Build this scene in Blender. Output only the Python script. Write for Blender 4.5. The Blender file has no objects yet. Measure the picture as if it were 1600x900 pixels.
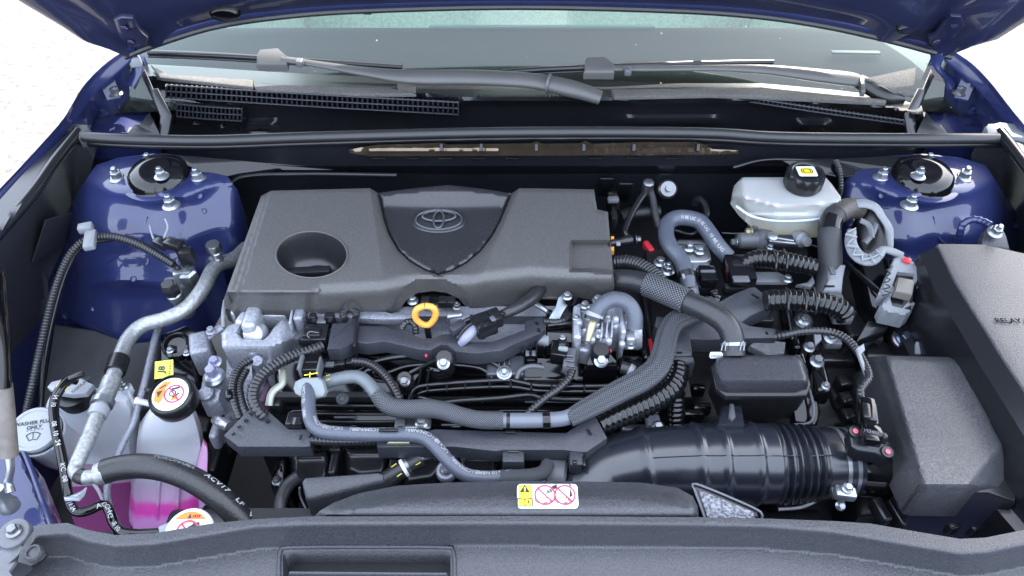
import bpy, bmesh, math, random
import numpy as np
from mathutils import Vector, Matrix
from mathutils.geometry import delaunay_2d_cdt
R = math.radians
random.seed(7)
SC = bpy.context.scene
COL = SC.collection
# ------------------------------------------------------------------ camera, sky, sun, exposure
FPX = 1155.0
PITCH = R(44)
CAM = Vector((0, 0, 1.58))
cd = bpy.data.cameras.new('camera'); cam = bpy.data.objects.new('camera', cd); COL.objects.link(cam)
cam.location = CAM; cam.rotation_euler = (R(90) - PITCH, 0, 0)
cd.sensor_width = 36; cd.lens = FPX * 36 / 1600; cd.clip_start = 0.02; cd.clip_end = 500
SC.camera = cam
SUN_EL, SUN_AZ = R(45), R(24)
wd = bpy.data.worlds.new('World'); SC.world = wd; wd.use_nodes = True
nt = wd.node_tree; nt.nodes.clear()
_o = nt.nodes.new('ShaderNodeOutputWorld'); _b = nt.nodes.new('ShaderNodeBackground'); _s = nt.nodes.new('ShaderNodeTexSky')
_s.sky_type = 'NISHITA'; _s.sun_disc = False; _s.sun_elevation = SUN_EL; _s.sun_rotation = SUN_AZ
_s.dust_density = 6.0; _s.air_density = 1.0; _s.ozone_density = .6
_b.inputs['Strength'].default_value = 0.15
_v = nt.nodes.new('ShaderNodeMix'); _v.data_type = 'RGBA'; _v.inputs[0].default_value = .55; _v.inputs[7].default_value = (6.6, 7.4, 8.8, 1)   # thin bright veil of haze over the whole sky
nt.links.new(_s.outputs[0], _v.inputs[6]); nt.links.new(_v.outputs[2], _b.inputs[0]); nt.links.new(_b.outputs[0], _o.inputs[0])
sl = bpy.data.lights.new('sun', 'SUN'); sl.energy = 2.8; sl.angle = R(0.5); sl.color = (1, .96, .9)
so = bpy.data.objects.new('sun', sl); COL.objects.link(so)
_sd = Vector((math.sin(SUN_AZ) * math.cos(SUN_EL), math.cos(SUN_AZ) * math.cos(SUN_EL), math.sin(SUN_EL)))
so.rotation_euler = (-_sd).to_track_quat('-Z', 'Y').to_euler(); so.location = (2, 4, 6)
SC.view_settings.view_transform = 'Standard'; SC.view_settings.look = 'None'
SC.view_settings.exposure = 2.45; SC.view_settings.gamma = 1
SC.render.engine = 'CYCLES'
SC.cycles.use_denoising = True
SC.cycles.max_bounces = 8; SC.cycles.diffuse_bounces = 4; SC.cycles.glossy_bounces = 4
SC.cycles.transmission_bounces = 6; SC.cycles.transparent_max_bounces = 8
SC.cycles.caustics_reflective = False; SC.cycles.caustics_refractive = False
SC.cycles.sample_clamp_indirect = 6

# ------------------------------------------------------------------ from picture points at known heights to places
_f = Vector((0, math.cos(PITCH), -math.sin(PITCH))); _u = Vector((0, math.sin(PITCH), math.cos(PITCH)))
def W(px, py, z):
    d = Vector((1, 0, 0)) * (px - 800) + _u * (450 - py) + _f * FPX
    return CAM + d * ((z - CAM.z) / d.z)
def MPP(p):                      # metres covered by one picture unit at p
    return (Vector(p) - CAM).dot(_f) / FPX
def ss(a, b, x):
    t = min(1, max(0, (x - a) / (b - a))); return t * t * (3 - 2 * t)
def lerp(a, b, t): return a + (b - a) * t
def pl(pts, x):                  # piecewise linear y(x)
    if x <= pts[0][0]: return pts[0][1]
    for (x0, y0), (x1, y1) in zip(pts, pts[1:]):
        if x <= x1: return lerp(y0, y1, (x - x0) / (x1 - x0))
    return pts[-1][1]
def catmull(P, n, closed=False):
    P = [np.array(p, float) for p in P]; out = []
    m = len(P)
    for i in range(m if closed else m - 1):
        if closed: a, b, c, d = P[i - 1], P[i], P[(i + 1) % m], P[(i + 2) % m]
        else:
            b, c = P[i], P[i + 1]
            a = P[i - 1] if i else 2 * b - c
            d = P[i + 2] if i + 2 < m else 2 * c - b
        for k in range(n):
            t = k / n
            out.append(.5 * ((2 * b) + (c - a) * t + (2 * a - 5 * b + 4 * c - d) * t * t + (3 * b - a - 3 * c + d) * t ** 3))
    if not closed: out.append(P[-1])
    return out
def resample(P, step, closed=False):
    P = [np.array(p, float) for p in P]
    Q = P + ([P[0]] if closed else [])
    out = []
    for a, b in zip(Q, Q[1:]):
        L = np.linalg.norm((b - a)[:2]); n = max(1, int(round(L / step)))
        for k in range(n): out.append(a + (b - a) * k / n)
    if not closed: out.append(Q[-1])
    return out

# ------------------------------------------------------------------ meshes and objects
ORG = {}
class MB:
    def __init__(s): s.v = []; s.f = []; s.uv = None; s.m = []
    def add(s, v, f, m=0):
        o = len(s.v); s.v += [Vector(p) for p in v]
        s.f += [[i + o for i in q] for q in f]; s.m += [m] * len(f)
        return s
    def build(s, name, mat, parent=None, angle=38, uv=None):
        me = bpy.data.meshes.new(name)
        if parent is not None: org = ORG[parent.name]
        else:
            lo = [min(p[i] for p in s.v) for i in range(3)]; hi = [max(p[i] for p in s.v) for i in range(3)]
            org = Vector(((lo[0] + hi[0]) / 2, (lo[1] + hi[1]) / 2, lo[2]))
        me.from_pydata([p - org for p in s.v], [], s.f)
        for mm in (mat if isinstance(mat, (list, tuple)) else [mat]): me.materials.append(mm)
        me.polygons.foreach_set('material_index', s.m)
        if s.uv is not None:
            l = me.uv_layers.new(name='UVMap'); k = 0
            l.data.foreach_set('uv', [c for q in s.uv for t in q for c in t])
        me.validate(); me.update()
        me.shade_smooth(); me.set_sharp_from_angle(angle=R(angle))
        o = bpy.data.objects.new(name, me); COL.objects.link(o)
        if parent is None: o.location = org
        else: o.parent = parent
        ORG[o.name] = org
        return o
def tag(o, label, cat, group=None, kind=None):
    o['label'] = label; o['category'] = cat
    if group: o['group'] = group
    if kind: o['kind'] = kind
    return o
def struct(o): o['kind'] = 'structure'; return o
def thing(name, label, cat, p, group=None):
    o = bpy.data.objects.new(name, None); COL.objects.link(o)
    o.location = p; o.empty_display_size = .03; ORG[o.name] = Vector(p)
    return tag(o, label, cat, group)

def g_bm(bm):
    bm.verts.ensure_lookup_table(); bm.verts.index_update()
    v = [p.co.copy() for p in bm.verts]; f = [[q.index for q in t.verts] for t in bm.faces]; bm.free(); return v, f
def basis(x=None, y=None, z=None):
    """3x3 with given z and x hints"""
    z = Vector(z).normalized(); x = Vector(x); x = (x - z * x.dot(z)).normalized(); y = z.cross(x)
    return Matrix((x, y, z)).transposed()
def g_box(c, size, M=None, bev=.002, seg=2):
    bm = bmesh.new(); bmesh.ops.create_cube(bm, size=1)
    for v in bm.verts: v.co = Vector((v.co.x * size[0], v.co.y * size[1], v.co.z * size[2]))
    if bev: bmesh.ops.bevel(bm, geom=bm.edges[:], offset=min(bev, min(size) * .45), segments=seg, profile=.5, affect='EDGES')
    for v in bm.verts: v.co = (M @ v.co if M else v.co) + Vector(c)
    return g_bm(bm)
def RZ(a, tx=0, ty=0): return Matrix.Rotation(R(a), 3, 'Z') @ Matrix.Rotation(R(tx), 3, 'X') @ Matrix.Rotation(R(ty), 3, 'Y')
def g_prism(P, drop, bev=.002, seg=2, dirv=(0, 0, -1)):
    """P: 3D top outline; extruded along dirv by drop; the top edge rounded"""
    bm = bmesh.new(); d = Vector(dirv) * drop
    a = [bm.verts.new(p) for p in P]; b = [bm.verts.new(Vector(p) + d) for p in P]
    t = bm.faces.new(a); bm.faces.new(b[::-1]); n = len(P)
    for i in range(n): bm.faces.new((a[i], b[i], b[(i + 1) % n], a[(i + 1) % n]))
    bmesh.ops.recalc_face_normals(bm, faces=bm.faces[:])
    if bev:
        es = [e for e in t.edges]
        bmesh.ops.bevel(bm, geom=es, offset=bev, segments=seg, profile=.5, affect='EDGES', clamp_overlap=True)
    return g_bm(bm)
def PP(pts, z=None): return [W(p[0], p[1], p[2] if len(p) > 2 else z) for p in pts]
def g_lathe(prof, c, axis=(0, 0, 1), seg=32, knurl=None, squash=None):
    """prof: (radius, height) from bottom to top along axis"""
    M = basis(x=(1, 0, .01) if abs(Vector(axis).normalized().x) < .9 else (0, 1, 0), z=axis); v = []; f = []
    for r, h in prof:
        for k in range(seg):
            a = 2 * math.pi * k / seg; rr = r
            if knurl and r > knurl[0]: rr = r * (1 + knurl[1] * (1 if k % knurl[2] < knurl[2] / 2 else 0))
            v.append(Vector(c) + M @ Vector((rr * math.cos(a), rr * math.sin(a) * (squash or 1), h)))
    for j in range(len(prof) - 1):
        for k in range(seg):
            f.append([j * seg + k, j * seg + (k + 1) % seg, (j + 1) * seg + (k + 1) % seg, (j + 1) * seg + k])
    f.append(list(range(seg))[::-1]); f.append([(len(prof) - 1) * seg + k for k in range(seg)])
    return v, f
def g_bolt(c, r, axis=(0, 0, 1), stud=False, h=None):
    """flanged hexagon head, r = flange radius; optionally a stud end through it"""
    h = h or r * .75
    v, f = g_lathe([(r, 0), (r, r * .12), (r * .72, r * .32)], c, axis, 20)
    ax = Vector(axis).normalized(); hx = g_lathe([(r * .66, r * .3), (r * .66, r * .3 + h * .85), (r * .56, r * .3 + h)], c, axis, 6)
    m = MB(); m.add(v, f); m.add(*hx)
    if stud: m.add(*g_lathe([(r * .34, r * .3 + h * .9), (r * .34, r * .3 + h * 1.6), (r * .24, r * .3 + h * 1.75)], c, axis, 12))
    else: m.add(*g_lathe([(r * .34, r * .3 + h * .98), (r * .3, r * .3 + h * 1.06)], c, axis, 12))
    return m.v, m.f
def bolt(px, py, z, rpx, mat, parent=None, axis=(0, 0, 1), stud=False, name='bolt'):
    c = W(px, py, z); m = MB(); m.add(*g_bolt(c, rpx * MPP(c), axis, stud)); return m.build(name, mat, parent, 30)

class Path: pass
def path(pts, step=.004, n=14):
    """pts: (px, py, z[, r in picture units]) -> smooth centre line in metres, with radii"""
    Q = []
    for p in pts:
        c = W(*p[:3]); Q.append(list(c) + [(p[3] if len(p) > 3 else 0) * MPP(c)])
    return path3(Q, step, n)
def path3(Q, step=.004, n=14):
    C = catmull(Q, n); P = Path()
    L = [0]
    for a, b in zip(C, C[1:]): L.append(L[-1] + float(np.linalg.norm((b - a)[:3])))
    N = max(2, int(L[-1] / step)); s = np.linspace(0, L[-1], N + 1); A = np.array(C)
    P.s = s; P.L = L[-1]
    P.c = [Vector(p) for p in np.stack([np.interp(s, L, A[:, i]) for i in range(3)], 1)]
    P.r = np.interp(s, L, A[:, 3])
    P.t = []
    for i in range(N + 1):
        a = P.c[max(0, i - 1)]; b = P.c[min(N, i + 1)]; P.t.append((b - a).normalized())
    nrm = P.t[0].cross(Vector((0, 0, 1)))
    if nrm.length < .1: nrm = P.t[0].cross(Vector((0, 1, 0)))
    nrm.normalize(); P.n = []
    for t in P.t:
        nrm = (nrm - t * nrm.dot(t)).normalized(); P.n.append(nrm)
    return P
def g_tube(P, seg=14, corr=None, flat=None, lobes=None, scale=1.0, i0=0, i1=None, wob=0):
    """corr=(pitch, depth): rings; flat: height/width with the flat side facing up; returns verts, faces, uv"""
    v = []; f = []; uv = []; idx = range(i0, (i1 if i1 is not None else len(P.c)))
    per = 2 * math.pi * max(P.r) * scale
    for j, i in enumerate(idx):
        t = P.t[i]; n = P.n[i]; b = t.cross(n); r = P.r[i] * scale
        if flat:
            up = Vector((0, 0, 1)) - t * t.z
            up = (up + (CAM - P.c[i]).normalized() * .6); up = (up - t * up.dot(t)).normalized(); n = t.cross(up); b = up
        if corr:
            ph = (P.s[i] / corr[0]) % 1.0; k = .5 + .5 * math.cos(2 * math.pi * ph); r *= 1 - corr[1] * (1 - min(1, k * 1.5))
        for k in range(seg):
            a = 2 * math.pi * k / seg; rr = r * (1 + (lobes[1] * abs(math.sin(lobes[0] * a / 2)) - lobes[1] if lobes else 0))
            if wob: rr *= 1 + wob * (random.random() - .5)
            v.append(P.c[i] + n * (math.cos(a) * rr) + b * (math.sin(a) * rr * (flat or 1)))
    N = len(idx)
    for j in range(N - 1):
        for k in range(seg):
            f.append([j * seg + k, j * seg + (k + 1) % seg, (j + 1) * seg + (k + 1) % seg, (j + 1) * seg + k])
            u0, u1 = k / seg, (k + 1) / seg; v0, v1 = P.s[idx[j]] / per, P.s[idx[j + 1]] / per
            uv.append([(u0, v0), (u1, v0), (u1, v1), (u0, v1)])
    f.append(list(range(seg))[::-1]); f.append([(N - 1) * seg + k for k in range(seg)])
    uv += [[(0, 0)] * seg, [(0, 0)] * seg]
    return v, f, uv
def tube(pts, r, mat, name, parent=None, seg=14, corr=None, flat=None, lobes=None, step=None, wob=0):
    Q = [tuple(p) if len(p) > 3 else tuple(p) + (r,) for p in pts]
    P = path(Q, step or (corr[0] / 5 if corr else .004))
    m = MB(); v, f, uv = g_tube(P, seg, corr, flat, lobes, wob=wob); m.add(v, f); m.uv = uv
    o = m.build(name, mat, parent, 50); return o, P
def band(P, s0, s1, mat, name, parent, scale=1.12, seg=20):
    """a sleeve or clamp round a piece of a tube, s in 0..1"""
    N = len(P.c); i0 = max(0, int(s0 * (N - 1))); i1 = min(N, max(i0 + 2, int(s1 * (N - 1)) + 1))
    m = MB(); v, f, uv = g_tube(P, seg, scale=scale, i0=i0, i1=i1); m.add(v, f); m.uv = uv
    return m.build(name, mat, parent, 40)

def _inside(x, y, A):
    c = False; n = len(A); j = n - 1
    for i in range(n):
        if (A[i][1] > y) != (A[j][1] > y) and x < (A[j][0] - A[i][0]) * (y - A[i][1]) / (A[j][1] - A[i][1]) + A[i][0]: c = not c
        j = i
    return c
def g_sheet(outline, zf, sp=6, skirt=0, lines=(), smooth=0, hole=None):
    """a sheet over an outline (picture points), its height given by zf(px, py, distance to edge); skirt drops its rim"""
    O = catmull(outline, smooth, True) if smooth else outline
    O = resample([p[:2] for p in O], sp, True); A = np.array(O); B = np.roll(A, -1, 0); D = B - A; L2 = (D ** 2).sum(1) + 1e-9
    def dist(q):
        t = np.clip(((q - A) * D).sum(1) / L2, 0, 1); return float(np.sqrt(((q - A - D * t[:, None]) ** 2).sum(1)).min())
    V = [tuple(p) for p in O]; n = len(V); E = [(i, (i + 1) % n) for i in range(n)]
    for ln in lines:
        q = [p for p in resample(ln, sp) if _inside(p[0], p[1], O) and dist(np.array(p[:2])) > sp * .3]
        o = len(V); V += [tuple(p[:2]) for p in q]; E += [(o + i, o + i + 1) for i in range(len(q) - 1)]
    for hl in (hole or []):
        q = resample(hl, sp, True); o = len(V); V += [tuple(p[:2]) for p in q]; E += [(o + i, o + (i + 1) % len(q)) for i in range(len(q))]
    lo = A.min(0); hi = A.max(0); y = lo[1] + sp * .5; r = 0
    ring = []
    while y < hi[1]:
        x = lo[0] + (sp * .5 if r % 2 else 0) + .37
        while x < hi[0]:
            if _inside(x, y, O) and dist(np.array((x, y))) > sp * .45: ring.append((x, y))
            x += sp
        y += sp * .9; r += 1
    V += ring
    rv, re, rf, *_ = delaunay_2d_cdt([Vector(p) for p in V], E, [], 1, 1e-3)
    dd = [dist(np.array(p[:])) for p in rv]
    P3 = [W(p.x, p.y, zf(p.x, p.y, d)) for p, d in zip(rv, dd)]
    F = []
    for q in rf:
        cxy = sum((rv[i] for i in q), Vector((0, 0))) / len(q)
        if any(_inside(cxy.x, cxy.y, hl) for hl in (hole or [])): continue
        F.append(list(q))
    if F:
        s = sum(((P3[q[1]] - P3[q[0]]).cross(P3[q[2]] - P3[q[0]])).dot(CAM - P3[q[0]]) for q in F)
        if s < 0: F = [q[::-1] for q in F]
    if skirt:
        cnt = {}
        for q in F:
            for a, b in zip(q, q[1:] + q[:1]): cnt[(a, b)] = cnt.get((a, b), 0) + 1
        low = {}
        for (a, b) in list(cnt):
            if (b, a) not in cnt:
                for i in (a, b):
                    if i not in low: low[i] = len(P3); P3.append(P3[i] - Vector((0, 0, skirt)))
                F.append([b, a, low[a], low[b]])
    return P3, F
def sheet(outline, zf, mat, name, parent=None, sp=6, skirt=0, lines=(), smooth=0, angle=50, hole=None):
    z = zf if callable(zf) else (lambda x, y, d: zf)
    m = MB(); m.add(*g_sheet(outline, z, sp, skirt, lines, smooth, hole)); return m.build(name, mat, parent, angle)
def rnd(d, Rp, dep):             # rounded rim: how far the surface lies below its top at d picture units from the rim
    if d >= Rp: return 0
    t = 1 - d / Rp; return dep * (1 - math.sqrt(max(0, 1 - t * t)))
def patch(rows, nu=6, nv=6):
    """a smooth surface through a grid of 3D points"""
    G = [catmull(r, nu) for r in rows]; T = list(zip(*G)); C = [catmull(c, nv) for c in T]
    nr, nc = len(C[0]), len(C); v = [C[j][i] for i in range(nr) for j in range(nc)]
    return [Vector(p) for p in v], [[i * nc + j, i * nc + j + 1, (i + 1) * nc + j + 1, (i + 1) * nc + j] for i in range(nr - 1) for j in range(nc - 1)]

# flat print in a local frame: origin, x and y directions (metres)
class Frame:
    def __init__(s, o, x=(1, 0, 0), n=(0, 0, 1)):
        s.o = Vector(o); M = basis(x=x, z=n); s.x, s.y, s.n = M.col[0].copy(), M.col[1].copy(), M.col[2].copy()
    def p(s, x, y, z=0): return s.o + s.x * x + s.y * y + s.n * z
def flat(fr, polys, lift, mat, name, parent):
    m = MB()
    for q in polys: m.add([fr.p(x, y, lift) for x, y in q], [list(range(len(q)))])
    return m.build(name, mat, parent)
def ell(cx, cy, rx, ry, n=32, a0=0, a1=360): return [(cx + rx * math.cos(R(a0 + (a1 - a0) * k / n)), cy + ry * math.sin(R(a0 + (a1 - a0) * k / n))) for k in range(n + (a1 - a0 < 360))]
def ringq(cx, cy, rx, ry, w, n=32, a0=0, a1=360):
    out = []
    for k in range(n):
        a, b = R(a0 + (a1 - a0) * k / n), R(a0 + (a1 - a0) * (k + 1) / n)
        out.append([(cx + rx * math.cos(a), cy + ry * math.sin(a)), (cx + rx * math.cos(b), cy + ry * math.sin(b)),
                    (cx + (rx - w) * math.cos(b), cy + (ry - w) * math.sin(b)), (cx + (rx - w) * math.cos(a), cy + (ry - w) * math.sin(a))])
    return out
def barq(x0, y0, x1, y1, w):
    d = Vector((x1 - x0, y1 - y0)).normalized() * (w / 2); n = Vector((-d.y, d.x))
    return [(x0 + n.x, y0 + n.y), (x0 - n.x, y0 - n.y), (x1 - n.x, y1 - n.y), (x1 + n.x, y1 + n.y)]
def rrect(x0, y0, x1, y1, r, n=5):
    out = []
    for cx, cy, a in ((x1 - r, y1 - r, 0), (x0 + r, y1 - r, 90), (x0 + r, y0 + r, 180), (x1 - r, y0 + r, 270)):
        for k in range(n + 1): out.append((cx + r * math.cos(R(a + 90 * k / n)), cy + r * math.sin(R(a + 90 * k / n))))
    return out
_tc = {}
def glyphs(s, size, bold=0, spacing=1.0):
    key = (s, round(size, 5), bold, spacing)
    if key not in _tc:
        c = bpy.data.curves.new('lettering', 'FONT'); c.body = s; c.size = size; c.offset = bold * size; c.space_character = spacing; c.resolution_u = 2
        o = bpy.data.objects.new('lettering', c); COL.objects.link(o)
        dg = bpy.context.evaluated_depsgraph_get(); dg.update()
        me = bpy.data.meshes.new_from_object(o.evaluated_get(dg))
        V = [v.co.copy() for v in me.vertices]; Fc = [list(p.vertices) for p in me.polygons]
        bpy.data.objects.remove(o); bpy.data.curves.remove(c); bpy.data.meshes.remove(me)
        _tc[key] = (V, Fc, max([v.x for v in V] or [0]))
    return _tc[key]
def text(fr, s, size, mat, parent, x=0, y=0, lift=.0006, center=True, bold=.01, rot=0, spacing=1.0, name='lettering'):
    V, Fc, w = glyphs(s, size, bold, spacing); c, sn = math.cos(R(rot)), math.sin(R(rot)); m = MB(); vv = []
    for v in V:
        a, b = v.x - (w / 2 if center else 0), v.y - (size * .35 if center else 0)
        vv.append(fr.p(x + a * c - b * sn, y + a * sn + b * c, lift))
    m.add(vv, Fc); return m.build(name, mat, parent)
def hose_text(P, s, s0, size, mat, parent, ang=0.3, flip=False, bold=.015, spacing=1.0, name='printed_lettering', m=None):
    """lettering wrapped on a hose, s0 in metres along it, ang towards the upper rim"""
    V, Fc, w = glyphs(s, size, bold, spacing); vv = []
    for v in V:
        x = (w - v.x) if flip else v.x; y = (v.y - size * .35) * (-1 if flip else 1)
        q = min(max(s0 + x, 0), P.L - 1e-4); i = min(int(q / P.L * (len(P.c) - 1)), len(P.c) - 2); k = q / P.L * (len(P.c) - 1) - i
        c = P.c[i].lerp(P.c[i + 1], k); t = P.t[i].lerp(P.t[i + 1], k).normalized(); r = P.r[i] + .0005
        n = (CAM - c); n = (n - t * n.dot(t)).normalized(); b = n.cross(t)
        if b.dot(_u) < 0 or (abs(b.dot(_u)) < .3 and b.x > 0): b = -b
        a = ang + y / r
        vv.append(c + n * (r * math.cos(a)) + b * (r * math.sin(a)))
    if m is not None: m.add(vv, Fc); return m
    mm = MB(); mm.add(vv, Fc); return mm.build(name, mat, parent)

# ------------------------------------------------------------------ materials
def mat(name, col, rough=.5, metal=0, grain=None, coat=0, dust=0, spec=.5, mott=0, **kw):
    """grain=(scale, bump, colour variation); dust: pale film in patches; mott: coarse mottling"""
    m = bpy.data.materials.new(name); m.use_nodes = True; t = m.node_tree; b = t.nodes['Principled BSDF']
    b.inputs['Base Color'].default_value = (*col, 1); b.inputs['Roughness'].default_value = rough; b.inputs['Metallic'].default_value = metal
    b.inputs['Coat Weight'].default_value = coat; b.inputs['Coat Roughness'].default_value = .03; b.inputs['Specular IOR Level'].default_value = spec
    for k, v in kw.items(): b.inputs[k.replace('_', ' ')].default_value = v
    N, Lk = t.nodes.new, t.links.new
    tc = N('ShaderNodeTexCoord'); src = None
    def mix(fac, a, bcol):
        x = N('ShaderNodeMix'); x.data_type = 'RGBA'; Lk(fac, x.inputs[0])
        if hasattr(a, 'links'): Lk(a, x.inputs[6])
        else: x.inputs[6].default_value = (*a, 1)
        x.inputs[7].default_value = (*bcol, 1); return x.outputs[2]
    def noise(sc, det=2):
        n = N('ShaderNodeTexNoise'); n.inputs['Scale'].default_value = sc; n.inputs['Detail'].default_value = det; Lk(tc.outputs['Object'], n.inputs['Vector']); return n.outputs[0]
    def ramp(o, a, c):
        r = N('ShaderNodeMapRange'); r.inputs[1].default_value = a; r.inputs[2].default_value = c; Lk(o, r.inputs[0]); return r.outputs[0]
    c = col
    if mott:
        c = mix(ramp(noise(28, 5), .35, .7), c if not hasattr(c, 'links') else c, tuple(x * (1 - mott) for x in col))
    if grain:
        g = noise(grain[0], 2); gv = grain[2]
        c = mix(ramp(g, .35, .68), c, tuple(min(1, x * (1 + gv) + gv * .01) for x in col))
        bp = N('ShaderNodeBump'); bp.inputs['Strength'].default_value = grain[1]; bp.inputs['Distance'].default_value = .001; Lk(g, bp.inputs['Height']); Lk(bp.outputs[0], b.inputs['Normal'])
    if dust:
        d1 = ramp(noise(9, 6), .45, .8); d2 = ramp(noise(700, 3), .45, .75)
        mu = N('ShaderNodeMath'); mu.operation = 'MULTIPLY'; Lk(d1, mu.inputs[0]); Lk(d2, mu.inputs[1])
        mv = N('ShaderNodeMath'); mv.operation = 'MULTIPLY'; Lk(mu.outputs[0], mv.inputs[0]); mv.inputs[1].default_value = dust
        c = mix(mv.outputs[0], c, (.35, .33, .30))
        rr = N('ShaderNodeMapRange'); rr.inputs[3].default_value = rough; rr.inputs[4].default_value = min(1, rough + .35); Lk(mv.outputs[0], rr.inputs[0]); Lk(rr.outputs[0], b.inputs['Roughness'])
    if hasattr(c, 'links'): Lk(c, b.inputs['Base Color'])
    return m
def braid(name, a, bcol, n, rough=.45):
    m = bpy.data.materials.new(name); m.use_nodes = True; t = m.node_tree; b = t.nodes['Principled BSDF']; b.inputs['Roughness'].default_value = rough
    N, Lk = t.nodes.new, t.links.new
    uv = N('ShaderNodeTexCoord'); outs = []
    for sgn in (1, -1):
        mp = N('ShaderNodeMapping'); mp.inputs['Rotation'].default_value = (0, 0, R(45 * sgn)); mp.inputs['Scale'].default_value = (n, n, n); Lk(uv.outputs['UV'], mp.inputs[0])
        w = N('ShaderNodeTexWave'); w.inputs['Scale'].default_value = .32; w.wave_profile = 'SIN'; Lk(mp.outputs[0], w.inputs[0]); outs.append(w.outputs['Fac'])
    mx = N('ShaderNodeMath'); mx.operation = 'MULTIPLY'; Lk(outs[0], mx.inputs[0]); Lk(outs[1], mx.inputs[1])
    r = N('ShaderNodeMapRange'); r.inputs[1].default_value = .12; r.inputs[2].default_value = .5; Lk(mx.outputs[0], r.inputs[0])
    c = N('ShaderNodeMix'); c.data_type = 'RGBA'; c.inputs[6].default_value = (*a, 1); c.inputs[7].default_value = (*bcol, 1); Lk(r.outputs[0], c.inputs[0]); Lk(c.outputs[2], b.inputs['Base Color'])
    bp = N('ShaderNodeBump'); bp.inputs['Strength'].default_value = .7; bp.inputs['Distance'].default_value = .0012; Lk(mx.outputs[0], bp.inputs['Height']); Lk(bp.outputs[0], b.inputs['Normal'])
    return m
K = {}
K['cover'] = mat('grained_plastic', (.050, .0485, .0475), .43, grain=(620, .4, .5), spec=.6, dust=.05)
K['cover_smooth'] = mat('smooth_plastic', (.016, .0165, .019), .27, dust=.10, spec=.6)
K['tex'] = mat('textured_black_plastic', (.026, .027, .032), .38, grain=(560, .4, .6), dust=.04, mott=.12)
K['sunbox'] = mat('dusty_textured_plastic', (.030, .031, .036), .44, grain=(520, .5, .7), dust=.45)
K['trough'] = mat('matt_grained_plastic', (.022, .0235, .030), .41, grain=(600, .5, .6), dust=.05)
K['black'] = mat('black_plastic', (.006, .0062, .0075), .3, grain=(260, .05, .3), dust=.03)
K['satin'] = mat('satin_black_plastic', (.0085, .009, .011), .24, dust=.03)
K['gloss'] = mat('gloss_black', (.0035, .0036, .0045), .10, dust=.025)
K['rubber'] = mat('rubber', (.013, .0135, .016), .38, grain=(350, .2, .4), dust=.06)
K['seal'] = mat('seal_rubber', (.02, .02, .022), .33, dust=.06)
K['hose'] = mat('grey_rubber_hose', (.062, .070, .092), .40, grain=(300, .1, .15))
K['duct'] = mat('duct_rubber', (.010, .012, .018), .25, spec=.8, dust=.05)
K['loom'] = mat('corrugated_loom_plastic', (.020, .0205, .023), .25)
K['gloom'] = mat('shiny_corrugated_plastic', (.005, .005, .006), .12)
K['tape'] = mat('cloth_tape', (.020, .021, .024), .55, grain=(500, .4, .4))
K['braid'] = braid('braided_sleeve', (.010, .011, .013), (.15, .16, .185), 34)
K['braid2'] = braid('braided_flat_sleeve', (.009, .010, .012), (.12, .13, .15), 40)
K['paint'] = mat('blue_paint', (.015, .022, .088), .5, 0, coat=1.0, dust=.05, spec=.25, mott=.12)
K['paintdull'] = mat('blue_primer_paint', (.018, .025, .09), .38, .2, coat=.5, dust=.08)
K['alu'] = mat('cast_aluminium', (.40, .415, .46), .38, .45, grain=(260, .35, .2), mott=.35)
K['alu2'] = mat('dull_cast_aluminium', (.23, .24, .28), .44, .4, grain=(320, .4, .25), mott=.4)
K['steel'] = mat('zinc_plated_steel', (.34, .36, .385), .28, .8, mott=.2)
K['dsteel'] = mat('dark_steel', (.22, .225, .24), .35, .9, mott=.3)
K['brass'] = mat('yellow_zinc_steel', (.36, .34, .22), .35, .7, mott=.2)
K['pipe'] = mat('dusty_aluminium_pipe', (.27, .28, .285), .48, .7, grain=(240, .5, .4), mott=.25)
K['white'] = mat('milky_plastic', (.48, .50, .54), .35, grain=(120, .04, .05), Subsurface_Weight=.6, Subsurface_Scale=.02)
K['cap'] = mat('grey_white_plastic', (.25, .265, .29), .42, dust=.12)
def liquid(name, stops):
    m = bpy.data.materials.new(name); m.use_nodes = True; t = m.node_tree; b = t.nodes['Principled BSDF']; b.inputs['Roughness'].default_value = .3
    b.inputs['Subsurface Weight'].default_value = .5; b.inputs['Subsurface Scale'].default_value = .015
    g = t.nodes.new('ShaderNodeNewGeometry'); sp = t.nodes.new('ShaderNodeSeparateXYZ'); t.links.new(g.outputs['Position'], sp.inputs[0])
    nz = t.nodes.new('ShaderNodeTexNoise'); nz.inputs['Scale'].default_value = 25
    ad = t.nodes.new('ShaderNodeMath'); ad.operation = 'MULTIPLY_ADD'; ad.inputs[1].default_value = .006; t.links.new(nz.outputs[0], ad.inputs[0]); t.links.new(sp.outputs['Z'], ad.inputs[2])
    mr = t.nodes.new('ShaderNodeMapRange'); mr.inputs[1].default_value = stops[0][0]; mr.inputs[2].default_value = stops[-1][0]; t.links.new(ad.outputs[0], mr.inputs[0])
    cr = t.nodes.new('ShaderNodeValToRGB'); e = cr.color_ramp.elements; z0, z1 = stops[0][0], stops[-1][0]
    while len(e) < len(stops): e.new(.5)
    for k, (z, c) in zip(e, stops): k.position = (z - z0) / (z1 - z0); k.color = (*c, 1)
    t.links.new(mr.outputs[0], cr.inputs[0]); t.links.new(cr.outputs[0], b.inputs['Base Color']); return m
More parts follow.
